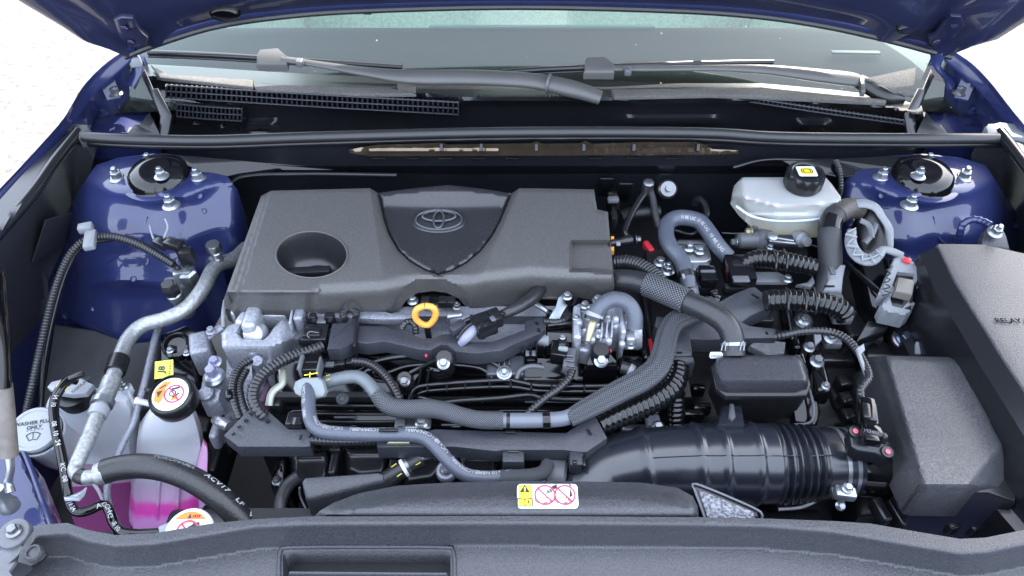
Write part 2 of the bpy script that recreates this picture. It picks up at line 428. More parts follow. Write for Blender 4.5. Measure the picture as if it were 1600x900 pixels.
# milky walls with pink coolant standing inside, its level and thickness showing through the plastic
K['bottle'] = liquid('milky_bottle_with_pink_coolant', [(.640, (.52, .26, .50)), (.668, (.58, .24, .54)), (.676, (.72, .07, .42)), (.690, (.72, .09, .43)), (.699, (.58, .36, .56)), (.722, (.42, .36, .47)), (.745, (.54, .56, .60)), (.80, (.56, .58, .62))])
K['milk'] = liquid('milky_reservoir_with_clear_fluid', [(.875, (.36, .32, .22)), (.897, (.37, .345, .27)), (.905, (.37, .375, .36)), (.95, (.38, .385, .38))])
K['pink'] = mat('pink_coolant', (.62, .06, .42), .3, Subsurface_Weight=.5, Subsurface_Scale=.02)
K['pinkpale'] = mat('pale_pink_plastic', (.66, .36, .60), .32, Subsurface_Weight=.6, Subsurface_Scale=.02)
K['ltgrey'] = mat('light_grey_plastic', (.17, .18, .195), .45, grain=(300, .15, .15))
K['midgrey'] = mat('mid_grey_plastic', (.085, .09, .10), .45, grain=(300, .15, .15))
K['foam'] = mat('pale_rubber_grommet', (.19, .215, .22), .6)
K['orange'] = mat('orange_plastic', (.82, .36, .06), .38, dust=.1)
K['red'] = mat('red_plastic', (.62, .035, .05), .35)
K['yellow'] = mat('yellow_label', (.80, .62, .03), .4)
K['lime'] = mat('lime_label', (.62, .66, .06), .4)
K['paper'] = mat('white_label', (.74, .82, .83), .35)
K['print_k'] = mat('black_print', (.015, .015, .015), .5)
K['print_w'] = mat('white_print', (.42, .43, .44), .5)
K['print_r'] = mat('red_print', (.55, .02, .08), .4)
K['print_o'] = mat('orange_print', (.85, .20, .02), .4)
K['moulded'] = mat('moulded_lettering', (.004, .004, .005), .8, spec=.1)
K['dark'] = mat('dark_bay_metal', (.004, .0045, .0065), .45, mott=.4)
K['darkblue'] = mat('overspray_blue', (.010, .013, .045), .4, coat=.4)
K['copper'] = mat('tan_heat_shield', (.30, .24, .20), .4, .6, mott=.3)
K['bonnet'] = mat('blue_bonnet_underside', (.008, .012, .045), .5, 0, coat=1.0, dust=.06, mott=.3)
def guard(outline, zf, drop, name, parent, bev=.0014):
    P_ = resample(outline, 14, True); z = zf if callable(zf) else (lambda x, y: zf)
    m = MB(); m.add(*g_prism([W(q[0], q[1], z(q[0], q[1])) for q in P_], drop, bev)); return m.build(name, K['trough'], parent, 30)

# ================================================================== the setting
def ground():
    m = MB(); n = 24; v = []; f = []
    for j in range(n + 1):
        for i in range(n + 1):
            u = (i / n * 2 - 1); w = (j / n * 2 - 1); v.append((160 * u * abs(u), 160 * w * abs(w), 0))
    for j in range(n):
        for i in range(n): f.append([j * (n + 1) + i, j * (n + 1) + i + 1, (j + 1) * (n + 1) + i + 1, (j + 1) * (n + 1) + i])
    m.add(v, f)
    g = mat('pale_gravel', (.165, .157, .146), .85, grain=(30, .6, -.55), mott=.12)
    return struct(m.build('ground', g))
ground()

# ================================================================== car body
body = thing('car_body', 'blue painted car body around the open engine bay, with both strut towers and windscreen', 'car', (0.04, 1.0, .45))
def LX(px): return px
# --- left wing (fender), picture left
def wing(S, inner, sgn):
    rows = []
    for (a, b) in zip(S, inner):
        p = W(*a); q = W(*b)
        rows.append([p + Vector((sgn * .10, 0, -.50)), p + Vector((sgn * .075, 0, -.22)), p + Vector((sgn * .035, 0, -.06)), p, p.lerp(q, .5) + Vector((0, 0, .003)), q, q + Vector((0, 0, -.004))])
    m = MB(); m.add(*patch(rows, 5, 5)); return m.build('wing', K['paint'], body)
S_L = [(214, 62, 1.03), (195, 80, 1.02), (160, 105, 1.005), (127, 140, .99), (97, 190, .98), (50, 243, .965), (0, 297, .95), (-80, 380, .93), (-250, 560, .90), (-420, 800, .86)]
I_L = [(222, 70, 1.02), (204, 92, 1.008), (176, 118, .99), (142, 148, .975), (110, 194, .965), (62, 250, .955), (10, 303, .945), (-70, 388, .925), (-235, 568, .895), (-400, 810, .86)]
wing(S_L, I_L, -1)
S_R = [(1468, 62, 1.03), (1487, 80, 1.02), (1520, 102, 1.005), (1552, 135, .99), (1585, 178, .98), (1625, 225, .965), (1690, 300, .95), (1790, 420, .93), (1950, 600, .90), (2080, 820, .86)]
I_R = [(1460, 70, 1.02), (1478, 92, 1.008), (1505, 115, .99), (1538, 146, .975), (1570, 186, .965), (1610, 232, .955), (1675, 305, .945), (1775, 428, .925), (1930, 608, .895), (2060, 830, .86)]
wing(S_R, I_R, 1)
# --- blue gutters under the wing corners
def gut_l(x, y, d):
    e = pl([(97, 193), (127, 142), (160, 108), (198, 80)], x)
    s = (x - pl([(80, 198), (105, 165), (140, 130), (190, 97)], y)) if False else max(0, (y - e))
    return .972 - .055 * ss(0, 60, s) - .02 * ss(150, 235, x) * ss(20, 70, s) - .012 * math.exp(-((x - 165) / 20) ** 2 - ((y - 180) / 14) ** 2)
gl = sheet([(199, 82), (226, 88), (222, 120), (232, 150), (240, 206), (128, 210), (112, 194), (128, 142), (160, 107)], gut_l, K['paint'], 'wing_gutter', body, 6, .05)
def gut_r(x, y, d): return gut_l(1681 - x, y, d)
gr = sheet([(1481, 82), (1455, 88), (1459, 120), (1450, 150), (1441, 206), (1552, 210), (1568, 194), (1552, 142), (1520, 107)], gut_r, K['paint'], 'wing_gutter', body, 6, .05)
for g, pts in ((gl, [(181, 147, .952, 11), (161, 178, .92, 8)]), (gr, [(1499, 146, .952, 11), (1519, 175, .92, 8)])):
    for i, (x, y, z, r) in enumerate(pts): bolt(x, y, z, r, K['steel' if i == 0 else 'paintdull'], g)
# folded fixing tab, paint-coloured, in each gutter
for g, x, s in ((gl, 163, 1), (gr, 1517, -1)):
    m = MB(); m.add(*g_prism(PP([(x - 12 * s, 118, .985), (x + 14 * s, 118, .978), (x + 26 * s, 152, .948), (x + 4 * s, 157, .948)][::s]), .003, .001)); m.build('tab', K['paint'], g)

# --- strut towers
def tower(cx, outline, sgn, name='strut_tower'):
    def zf(x, y, d):
        u = (x - cx) * sgn
        top = .935
        r = math.hypot((x - cx) / 128, (y - 272) / 62)
        z = top - .012 * ss(.45, 1.0, r)
        edge = 302 - .0016 * u * u + 5 * math.sin(u / 17)
        f1 = max(0, y - edge)
        z -= .00058 * min(f1, 70) * ss(0, 8, f1) + .00104 * max(0, f1 - 70) - .006 * math.exp(-((y - 438 - .0012 * (x - cx + 60 * sgn) ** 2) / 7) ** 2) * ss(-170, -120, u) * ss(90, 40, u)
        z -= .0011 * max(0, abs(u + 5) - 105) * ss(105, 150, abs(u + 5))
        z += .0004 * math.sin(x * .11) * math.sin(y * .09 + x * .03) * ss(300, 330, y)
        if y > 380: z += .02 * ss(395, 425, y) * (1 - ss(430, 470, y)) * ss(-170, -60, u) * .6
        # cooling-line boss on the front face
        z += .005 * math.exp(-(((u + 80) / 26) ** 4 + ((y - 372) / 26) ** 4))
        z += .0015 * math.exp(-((u - 80) / 14) ** 2 - ((y - 330) / 18) ** 2)
        return z
    o = sheet(outline, zf, K['paint'], name, body, 6, .06, angle=60)
    S = sgn
    tube([(x, y, zf(x, y, 9) + .0004) for x, y in ((cx - 22 * S, 338), (cx - 30 * S, 372), (cx - 58 * S, 392), (cx - 86 * S, 412))], 1.5, K['paint'], 'seam', o, 6)
    tube([(x, y, zf(x, y, 9) + .0002) for x, y in ((cx - 96 * S, 425), (cx - 104 * S, 460), (cx - 112 * S, 496))], 1.3, K['paintdull'], 'seam', o, 6)
    for dx, y in ((-44, 436), (3, 448), (-150, 494), (-108, 482), (-150, 352), (66, 330), (60, 306)):
        x = cx + dx * S; c = W(x, y, zf(x, y, 9)); k = MPP(c); m = MB(); m.add(*g_lathe([(5 * k, -.002), (4.5 * k, .0008), (2.5 * k, .0018), (.0005, .002)], c, (0, -.7, .7), 12)); m.build('weld_dimple', K['paint'], o)
    return o
TL = [(150, 258), (185, 246), (240, 240), (300, 244), (345, 262), (371, 296), (376, 335), (362, 380), (345, 420), (318, 470), (296, 500), (240, 528), (200, 532), (150, 508), (82, 498), (62, 470), (72, 420), (95, 350), (125, 295)]
tl = tower(252, TL, 1)
TR = [(1310, 290), (1335, 262), (1385, 244), (1440, 240), (1500, 246), (1540, 258), (1568, 300), (1600, 350), (1640, 400), (1640, 440), (1560, 470), (1480, 500), (1410, 540), (1370, 520), (1345, 430), (1320, 370), (1308, 330)]
tr = tower(1437, TR, -1)
def mount(tw, cx, cy, bolts, nut):
    c = W(cx, cy, .925); k = MPP(c)
    m = MB(); m.add(*g_lathe([(50 * k, 0), (50 * k, .004), (47 * k, .007), (46 * k, .010), (44 * k, .018), (38 * k, .024), (20 * k, .027), (14 * k, .026), (4 * k, .026)], c, (0, -.03, 1), 40)); m.build('mount_cap', K['gloss'], tw)
    m = MB(); m.add(*g_lathe([(56 * k, 0), (56 * k, .005), (52 * k, .0065)], c, (0, -.03, 1), 40)); m.build('mount_ring', K['paint'], tw)
    m = MB(); m.add(*g_bolt(W(nut[0], nut[1] + 4, .954), 11 * k, (0, -.03, 1), True)); m.build('nut', K['steel'], tw)
    for x, y in bolts:
        c2 = W(x, y + 7, .932); m = MB(); m.add(*g_bolt(c2, 13 * k, (0, -.02, 1), True)); m.build('bolt', K['steel'], tw, 30)
mount(tl, 252, 283, [(184, 272), (235, 250), (310, 273), (268, 315)], (253, 272))
mount(tr, 1437, 285, [(1376, 272), (1447, 250), (1505, 271), (1420, 315)], (1434, 272))
# small print dots and seam on the towers are in the paint; spot-weld seam strip down the left tower
# --- black side covers along the wings
BL = [(-60, 430), (0, 362), (53, 300), (117, 209), (150, 207)]
scL = thing('side_cover', 'black grained side cover along the left wing edge, with a rounded bead', 'trim panel', W(20, 420, .8), 'side covers along the wings')
sheet([(97, 193), (138, 195), (144, 212), (134, 250), (112, 325), (84, 388), (66, 425), (70, 470), (58, 560), (0, 690), (-60, 760), (-60, 372), (0, 312), (50, 256)],
      lambda x, y, d: .957 - .00125 * max(0, y - pl(BL, x)) - .012 * ss(0, 14, y - pl(BL, x)) * (1 - ss(14, 26, y - pl(BL, x))) * .2, K['tex'], 'panel', scL, 7, .02)
tube([(122, 206, .96), (86, 252, .957), (53, 299, .953), (0, 362, .945), (-70, 440, .935)], 9, K['satin'], 'bead', scL)
m = MB(); m.add(*g_prism(PP([(98, 380, .80), (112, 330, .865), (70, 342, .905), (48, 410, .83)]), .004, .002)); m.build('flap', K['tex'], scL)
BR = [(1520, 207), (1566, 209), (1604, 262), (1660, 340), (1700, 400)]
scR = thing('side_cover', 'black side cover along the right wing edge, mostly out of the picture', 'trim panel', W(1600, 320, .85), 'side covers along the wings')
sheet([(1544, 194), (1580, 190), (1640, 262), (1700, 340), (1700, 520), (1640, 440), (1600, 402), (1572, 372), (1548, 300), (1530, 262), (1526, 226), (1540, 210)],
      lambda x, y, d: .957 - .00125 * max(0, y - pl(BR, x)), K['tex'], 'panel', scR, 7, .02)
tube([(1562, 206, .96), (1604, 262, .955), (1660, 340, .945), (1720, 430, .935)], 9, K['satin'], 'bead', scR)
m = MB(); m.add(*g_prism(PP([(1540, 196, .968), (1562, 190, .968), (1600, 194, .968), (1622, 216, .968), (1575, 212, .962), (1546, 212, .962)]), .02, .003)); m.build('end_pad', K['ltgrey'], scR)
m = MB(); m.add(*g_prism(PP([(100, 200, .963), (114, 192, .968), (136, 194, .968), (144, 206, .962), (122, 214, .962)]), .02, .003)); m.build('end_pad', K['tex'], scL)

# --- inner wings, bay floor, bulkhead (dark)
for x, s in ((-.80, 1), (.94, -1)):
    m = MB(); m.add(*patch([[(x - s * .02, .2, .42), (x - s * .02, .6, .42), (x + s * .03, 1.08, .42)], [(x, .2, .66), (x, .6, .66), (x + s * .05, 1.08, .66)], [(x - s * .07, .2, .88), (x - s * .06, .6, .86), (x - s * .0, 1.08, .86)]], 4, 4)); m.build('inner_wing', K['darkblue'], body)
m = MB(); m.add(*g_box((.05, .06, .47), (1.9, .22, .62), bev=.09, seg=4)); m.build('bumper', K['paint'], body)
m = MB(); m.add(*g_box((.05, .62, .40), (1.9, 1.3, .02), bev=0)); m.build('undertray', K['dark'], body)
fw = MB()
def fwz(x, y, d): return .95 - .0011 * max(0, y - 222) - .0016 * max(0, y - 262)
fw.add(*g_sheet([(255, 218), (700, 214), (1150, 214), (1440, 218), (1400, 262), (1330, 300), (1200, 330), (400, 330), (350, 280)], fwz, 9, .45))
fwo = fw.build('bulkhead', mat('gloss_black_bulkhead', (.008, .009, .012), .22, dust=.04), body)
# pressed flange with upstands under the seal, tan reflections mixed into its metal colour
def flz(x, y, d): return .962 - .0013 * (y - 222) * 1.0 + .003 * math.exp(-((y - 236) / 3) ** 2) + .0012 * math.sin(x * .07) + .0010 * math.sin(x * .19 + 1)
sheet([(545, 234), (572, 229), (590, 226), (640, 225), (690, 223), (700, 226), (830, 224), (838, 221), (850, 225), (905, 224), (915, 220), (925, 225), (1000, 222), (1088, 222), (1104, 227), (1112, 233), (1155, 235), (1110, 237), (580, 239)], flz, mat('reflection_tinted_metal', (.13, .10, .072), .10, .8, grain=(45, .5, .3)), 'flange', body, 5, .006)
for x in (690, 752, 838, 912, 990, 1090):
    m = MB(); c = W(x, 231, .963); m.add(*g_box(c, (.006, .010, .013), RZ(0, -30), .003)); m.build('flange_rib', K['gloss'], body)
for x in list(range(592, 830, 52)) + [930, 990, 1050]:
    m = MB(); c = W(x, 248, .928); m.add(*g_box(c, (.020, .002, .003), RZ(0, 20), .0005)); m.build('slot_lip', K['black'], body)
# dim stiffener tubes and fixings on the bulkhead
c = W(1043, 296, .86); m = MB(); m.add(*g_lathe([(15 * MPP(c), -.01), (15 * MPP(c), .004), (12 * MPP(c), .007), (5 * MPP(c), .007), (5 * MPP(c), .014), (.001, .014)], c, (0, -.7, .7), 24)); m.build('stud_washer', K['dsteel'], fwo)
for (x, y) in ((946, 292), (975, 300)):
    m = MB(); m.add(*g_box(W(x, y, .86), (.022, .004, .05), RZ(0, 20), .004)); m.build('bracket', K['dark'], fwo)
for pts, mt in (([(355, 262, .93), (300, 275, .93), (262, 262, .935)], 'black'), ([(345, 300, .90), (380, 276, .90), (470, 272, .90), (620, 274, .90)], 'black'), ([(1145, 262, .92), (1200, 250, .93), (1300, 252, .93)], 'gloss')):
    tube(pts, 4, K[mt], 'body_pipe', body)
# shiny reinforcement brackets from the bulkhead to each tower
m = MB(); m.add(*g_prism(PP([(258, 244, .945), (300, 243, .945), (420, 254, .94), (520, 262, .932), (440, 262, .93), (372, 270, .928), (330, 280, .926), (300, 262, .94)]), .004, .0015)); m.build('brace', K['gloss'], body)
m = MB(); m.add(*g_prism(PP([(1427, 244, .945), (1385, 243, .945), (1300, 248, .94), (1220, 250, .938), (1240, 262, .93), (1310, 276, .928), (1372, 270, .926), (1395, 262, .94)]), .004, .0015)); m.build('brace', K['gloss'], body)

# ================================================================== windscreen, dashboard and cabin
gm = bpy.data.materials.new('windscreen_glass'); gm.use_nodes = True; t = gm.node_tree; t.nodes.clear()
_n = t.nodes.new; _l = t.links.new
o_ = _n('ShaderNodeOutputMaterial'); mx = _n('ShaderNodeMixShader'); tr_ = _n('ShaderNodeBsdfTransparent'); gl_ = _n('ShaderNodeBsdfGlossy'); fr_ = _n('ShaderNodeFresnel')
fr_.inputs[0].default_value = 1.5; tr_.inputs[0].default_value = (.74, .93, .84, 1); gl_.inputs['Roughness'].default_value = .02
_l(fr_.outputs[0], mx.inputs[0]); _l(tr_.outputs[0], mx.inputs[1]); _l(gl_.outputs[0], mx.inputs[2])
# dust specks and film on the outside of the glass
tc_ = _n('ShaderNodeTexCoord'); vo = _n('ShaderNodeTexVoronoi'); vo.inputs['Scale'].default_value = 55; _l(tc_.outputs['Object'], vo.inputs['Vector'])
lt = _n('ShaderNodeMath'); lt.operation = 'LESS_THAN'; lt.inputs[1].default_value = .085; _l(vo.outputs['Distance'], lt.inputs[0])
nz = _n('ShaderNodeTexNoise'); nz.inputs['Scale'].default_value = 60; nz.inputs['Detail'].default_value = 3; _l(tc_.outputs['Object'], nz.inputs['Vector'])
g2 = _n('ShaderNodeMath'); g2.operation = 'GREATER_THAN'; g2.inputs[1].default_value = .60; _l(nz.outputs[0], g2.inputs[0])
ml = _n('ShaderNodeMath'); ml.operation = 'MULTIPLY'; _l(lt.outputs[0], ml.inputs[0]); _l(g2.outputs[0], ml.inputs[1])
fm = _n('ShaderNodeMath'); fm.operation = 'MULTIPLY_ADD'; fm.inputs[1].default_value = .4; fm.inputs[2].default_value = .006; _l(ml.outputs[0], fm.inputs[0])
df = _n('ShaderNodeBsdfDiffuse'); df.inputs[0].default_value = (.8, .8, .78, 1)
m2 = _n('ShaderNodeMixShader'); _l(fm.outputs[0], m2.inputs[0]); _l(mx.outputs[0], m2.inputs[1]); _l(df.outputs[0], m2.inputs[2]); _l(m2.outputs[0], o_.inputs[0])
def gy(x, s):                    # a point of the bowed windscreen: s = metres up the slope
    c = (x - .045) / .72; return Vector((x, 1.185 - .03 * c * c + s * math.cos(R(27)), .925 + .012 * (1 - c * c) + s * math.sin(R(27))))
rows = [[gy(x, s) for x in np.linspace(-.70, .79, 13)] for s in (-.03, .05, .2, .45, .75)]
m = MB(); m.add(*patch(rows, 3, 3)); m.build('windscreen', gm, body)
# black printed border low on the glass (behind it)
rows = [[gy(x, s) + Vector((0, .004, -.005)) for x in np.linspace(-.70, .79, 13)] for s in (-.03, .01, .035)]
m = MB(); m.add(*patch(rows, 3, 2)); m.build('glass_border', K['black'], body)
dashm = mat('dashboard_vinyl', (.034, .037, .045), .75)
rows = [[Vector((x, y - .03 * ((x - .045) / .7) ** 2 * max(0, 1 - k / 3), z)) for x in np.linspace(-.74, .83, 9)] for k, (y, z) in enumerate([(1.20, .90), (1.27, .925), (1.36, .93), (1.43, .925), (1.47, .86), (1.47, .6)])]
m = MB(); m.add(*patch(rows, 3, 3)); da = m.build('dashboard', dashm, body)
m = MB(); m.add(*g_box((.06, 1.415, .931), (.45, .012, .012), bev=.004)); m.build('instrument_hood_trim', mat('teal_grey_trim', (.16, .24, .24), .4), da)
m = MB(); m.add(*g_box(W(1337, 82, .936), (.09, .012, .003), RZ(-1), .001)); m.build('windscreen_tag', mat('blue_grey_tag', (.06, .08, .11), .4), da)
seatm = mat('pale_seat_cloth', (.64, .69, .62), .8, grain=(120, .4, .2), mott=.1)
for x in (-.36, .44):
    m = MB(); m.add(*g_box((x, 2.05, .85), (.56, .16, .75), RZ(0, 12), .07, 4)); m.add(*g_box((x, 2.12, 1.28), (.27, .11, .19), RZ(0, 10), .05, 4)); m.add(*g_box((x, 1.78, .5), (.54, .5, .18), bev=.06, seg=3)); m.build('seat', seatm, body)
m = MB(); m.add(*g_box((.045, 2.7, .8), (1.45, .2, .8), RZ(0, 14), .08, 4)); m.build('rear_seat', seatm, body)
m = MB(); m.add(*g_box((.045, 2.0, .30), (1.5, 1.6, .02), bev=0)); m.build('cabin_floor', mat('pale_carpet', (.22, .24, .22), .9, grain=(200, .4, .2)), body)

m = MB(); m.add(*g_box((.045, 2.35, 1.42), (1.3, 1.35, .04), bev=.02)); m.build('unseen_roof', K['paint'], body)  # roof out of view, added to shade the cabin
for x in (-.62, .71):
    m = MB(); m.add(*g_box((x, 2.2, .60), (.08, 1.5, .62), bev=.03)); m.build('cabin_side', seatm, body)
m = MB(); m.add(*g_box((.045, 2.2, .42), (.30, 1.2, .30), bev=.04)); m.build('centre_console', seatm, body)
# ================================================================== cowl panel
cowl = thing('cowl_panel', 'black plastic cowl panel with air grilles below the windscreen', 'cowl', W(840, 200, .9))
LIP = [(240, 118), (300, 124), (390, 136), (620, 140), (700, 150), (760, 153), (950, 152), (1060, 149), (1110, 150), (1170, 152), (1300, 158), (1380, 163), (1440, 178)]
def cowlz(x, y, d):
    u = y - pl(LIP, x)
    z = .957 - .0006 * max(0, -u) * .4
    z -= .00125 * max(0, u - 2) * ss(0, 14, u)
    z -= .006 * ss(3, 8, u)
    return max(z, .868) + .007 * math.exp(-(((x - 1050) / 72) ** 4 + ((y - 190) / 9) ** 4)) + .010 * math.exp(-(((x - 405) / 26) ** 4 + ((y - 197) / 9) ** 4)) + .010 * math.exp(-(((x - 1272) / 26) ** 4 + ((y - 197) / 9) ** 4))
sheet([(226, 100), (300, 104), (420, 112), (620, 122), (760, 134), (950, 136), (1060, 130), (1190, 130), (1300, 140), (1385, 150), (1440, 165), (1448, 200), (1448, 225), (840, 222), (240, 225), (236, 160)], cowlz, K['satin'], 'panel', cowl, 6, .05, lines=[LIP], angle=30)
# ledges on the outer shelf, sunlight painted in as a paler plastic
m = MB(); m.add(*g_prism(PP([(235, 100, .965), (262, 116, .963), (395, 124, .962), (395, 136, .9615), (300, 126, .961), (250, 121, .96)]), .006, .0015)); m.add(*g_prism(PP([(395, 131, .963), (610, 137, .963), (650, 146, .963), (560, 147, .9615), (400, 139, .9615)]), .006, .0015)); m.build('ledge', mat('sunlit_pale_plastic', (.065, .062, .057), .7, grain=(300, .3, .5), dust=.4), cowl)
m = MB(); m.add(*g_prism(PP([(955, 139, .965), (1060, 138, .965), (1190, 136, .965), (1290, 146, .965), (1385, 155, .963), (1385, 160, .963), (1180, 150, .963), (1110, 148, .962), (960, 151, .962)]), .006, .0015)); m.build('ledge', bpy.data.materials['sunlit_pale_plastic'], cowl)
m = MB(); m.add(*g_prism(PP([(1352, 122, .985), (1432, 104, .99), (1428, 148, .965), (1395, 142, .97)]), .006, .002)); m.build('corner_ledge', bpy.data.materials['sunlit_pale_plastic'], cowl)
m = MB(); m.add(*g_prism(PP([(620, 130, .962), (650, 131, .962), (650, 143, .96), (622, 143, .96)]), .004, .001)); m.build('ledge_tab', bpy.data.materials['sunlit_pale_plastic'], cowl)
# grilles: frame rails with upright slats
def grille(x0, y0, x1, y1, hgt, n, rows, zt):
    fr = MB(); sl_ = MB(); mid = MB()
    for r in range(rows + 1):
        dy = hgt * r
        tubeP = path([(x0, y0 + dy, zt(r), 1.3), ((x0 + x1) / 2, (y0 + y1) / 2 + dy + 1, zt(r), 1.3), (x1, y1 + dy, zt(r), 1.3)], .03); v, f, _ = g_tube(tubeP, 8); fr.add(v, f)
    fo = fr.build('grille_frame', K['trough'], cowl)
    for r in range(rows):
        for k in range(n + 1):
            x = lerp(x0, x1, k / n); y = lerp(y0, y1, k / n) + hgt * r
            a = W(x, y, zt(r) - .001); b = W(x, y + hgt, zt(r + 1) - .001); M = basis(x=(1, 0, 0), z=(b - a))
            sl_.add(*g_box((a + b) / 2, (.0024, .006, (b - a).length), M, 0))
    s = sl_.build('slats', K['trough'], fo); s['kind'] = 'stuff'
    bk = MB(); bk.add([W(x0, y0, zt(0) - .004), W(x1, y1, zt(0) - .004), W(x1, y1 + hgt * rows, zt(rows) - .004), W(x0, y0 + hgt * rows, zt(rows) - .004)], [[0, 1, 2, 3]]); bk.build('shade_backing', K['dark'], fo)  # near-black sheet stands in for the shade behind the slats
grille(260, 133, 716, 160, 9.5, 58, 2, lambda r: .957 - .013 * r)
grille(277, 163, 378, 170, 9.5, 16, 2, lambda r: .925 - .013 * r)
grille(1172, 153, 1412, 188, 6, 34, 1, lambda r: .957 - .008 * r)
for (o_l, z1, z2) in (([(243, 122), (250, 160), (262, 205)], .95, .88), ([(1440, 172), (1420, 190), (1415, 206)], .95, .88)): pass
# cowl end walls, left and right
def side(pts): m_ = MB(); m_.add(*g_prism(PP(pts), .006, .002)); return m_.build('end_wall', K['satin'], cowl)
for q in ([(226, 106, .985), (240, 138, .97), (247, 137, .968), (268, 178, .955), (262, 214, .93), (246, 214, .93), (250, 182, .95), (236, 150, .962), (221, 118, .975)], [(194, 213, .935), (210, 194, .945), (218, 194, .946), (233, 175, .955), (241, 190, .95), (252, 214, .93)]):
    side(q); side([(1681 - x, y, z) for x, y, z in q][::-1])

# weatherstrip across the bulkhead
ws = thing('weatherstrip', 'black rubber weatherstrip running across the bay below the cowl', 'seal', W(840, 215, .95))
SEAL = [(124, 213, .957), (200, 217, .957), (330, 219, .960), (480, 214, .963), (700, 208, .966), (850, 206, .967), (1000, 206, .967), (1120, 208, .966), (1220, 214, .963), (1400, 216, .960), (1571, 216, .957)]
tube(SEAL, 8.5, K['seal'], 'bulb', ws, 16, flat=.85)
tube([(x, y + 10, z - .012) for x, y, z in SEAL], 5, K['black'], 'base_strip', ws, 8)
tube([(x, y - 5.5, z + .004) for x, y, z in SEAL], 2.6, K['seal'], 'lip', ws, 8)

# ================================================================== wipers
def wiper(label, arm, blade, headp, pivot, flat_arm):
    w = thing('windscreen_wiper', label, 'wiper', W(*pivot), 'windscreen wipers')
    o, P = tube(arm, 8, wm, 'arm', w, 14, flat=.55)
    o, P2 = tube(blade, 4.5, K['black'], 'blade', w, 10, flat=.9)
    tube([(x, y + 6, z - .006) for x, y, z in blade], 2.2, K['rubber'], 'rubber_edge', w, 8)
    m_ = MB(); x, y, z = headp
    m_.add(*g_prism(PP([(x - 24, y - 4, z + .004), (x - 20, y - 15, z + .014), (x + 10, y - 17, z + .014), (x + 26, y - 3, z + .008), (x + 24, y + 8, z), (x - 24, y + 8, z)]), .014, .003)); m_.build('blade_clip', wm, w)
    m_ = MB(); m_.add(*g_box(W(x + 45, y + 7, z + .003), (.012, .016, .012), RZ(-4), .003)); m_.build('arm_joint', K['midgrey'], w)
    return w, P
wm = mat('satin_wiper_metal', (.075, .074, .072), .36, dust=.35)
w1, P1 = wiper('wiper at the left, its knuckled arm reaching the middle of the cowl', [(440, 92, .985, 6), (500, 101, .982, 6), (570, 112, .98, 9), (640, 120, .979, 13), (740, 121, .978, 14), (820, 125, .977, 14), (862, 131, .975, 15)],
               [(232, 82, .985), (330, 86, .985), (430, 92, .982), (540, 99, .98), (628, 105, .978)], (424, 91, .982), (930, 150, .96), 0)
o, P = tube([(855, 130, .976, 14), (885, 137, .972, 15), (915, 145, .965, 14), (938, 153, .958, 12)], 14, wm, 'arm_root', w1, 14, flat=.7)
band(P, .0, .08, K['midgrey'], 'knuckle', w1, 1.1)
w2, P2 = wiper('wiper at the right, slim curved arm rising from the right cowl corner', [(960, 107, .985, 5), (1020, 107, .984, 5.5), (1120, 106, .984, 6), (1200, 109, .984, 9), (1270, 117, .982, 12), (1330, 124, .978, 13), (1350, 128, .972, 10)],
               [(785, 113, .982), (860, 108, .983), (950, 104, .984), (1080, 99, .985), (1208, 97, .985)], (936, 104, .984), (1370, 145, .95), 0)
tube([(1340, 126, .975, 12), (1362, 138, .968, 13), (1385, 150, .962, 12), (1410, 155, .955, 8)], 12, K['black'], 'arm_root', w2, 14, flat=.8)
m = MB(); m.add(*g_prism(PP([(1344, 119, .985), (1352, 118, .985), (1353, 142, .975), (1346, 142, .975)]), .01, .002)); m.build('pivot_fin', wm, w2)

# ================================================================== bonnet (raised)
hood = thing('bonnet', 'raised blue bonnet seen from below, edged with a rubber strip', 'bonnet', (0.045, 1.1, 1.05))
HD = Vector((0, -math.cos(R(63)), math.sin(R(63))))
rear = [(196, 84, 1.015), (240, 66, 1.033), (330, 38, 1.050), (430, 22, 1.057), (560, 12, 1.062), (800, 6, 1.065), (1040, 11, 1.062), (1180, 20, 1.058), (1290, 36, 1.052), (1390, 58, 1.042), (1486, 84, 1.015)]
RP = [W(*p) for p in rear]; cx = .045
def hrow(s):
    out = []
    for i, p in enumerate(RP):
        a = i / (len(RP) - 1) * 2 - 1; widen = .06 * ss(0, .35, s)
        q = p + HD * s; w_ = .17 * (1 - math.exp(-s / .16)) * abs(a) ** 6 * (1 if a > 0 else -1)
        crown = .03 * ss(0, .5, s)
        out.append(q + Vector((w_, crown * (1 - a * a), 0)))
    return out
def inner(rows, off): return [[Vector(p) + Vector((0, math.sin(R(63)), math.cos(R(63)))) * off for p in r] for r in rows]
sv = [0, .02, .05, .1, .16, .24, .4, .65, .95]
rows = [hrow(s) for s in sv]
m = MB(); m.add(*patch(inner(rows, .022), 3, 2)); m.build('outer_skin', K['paint'], hood)
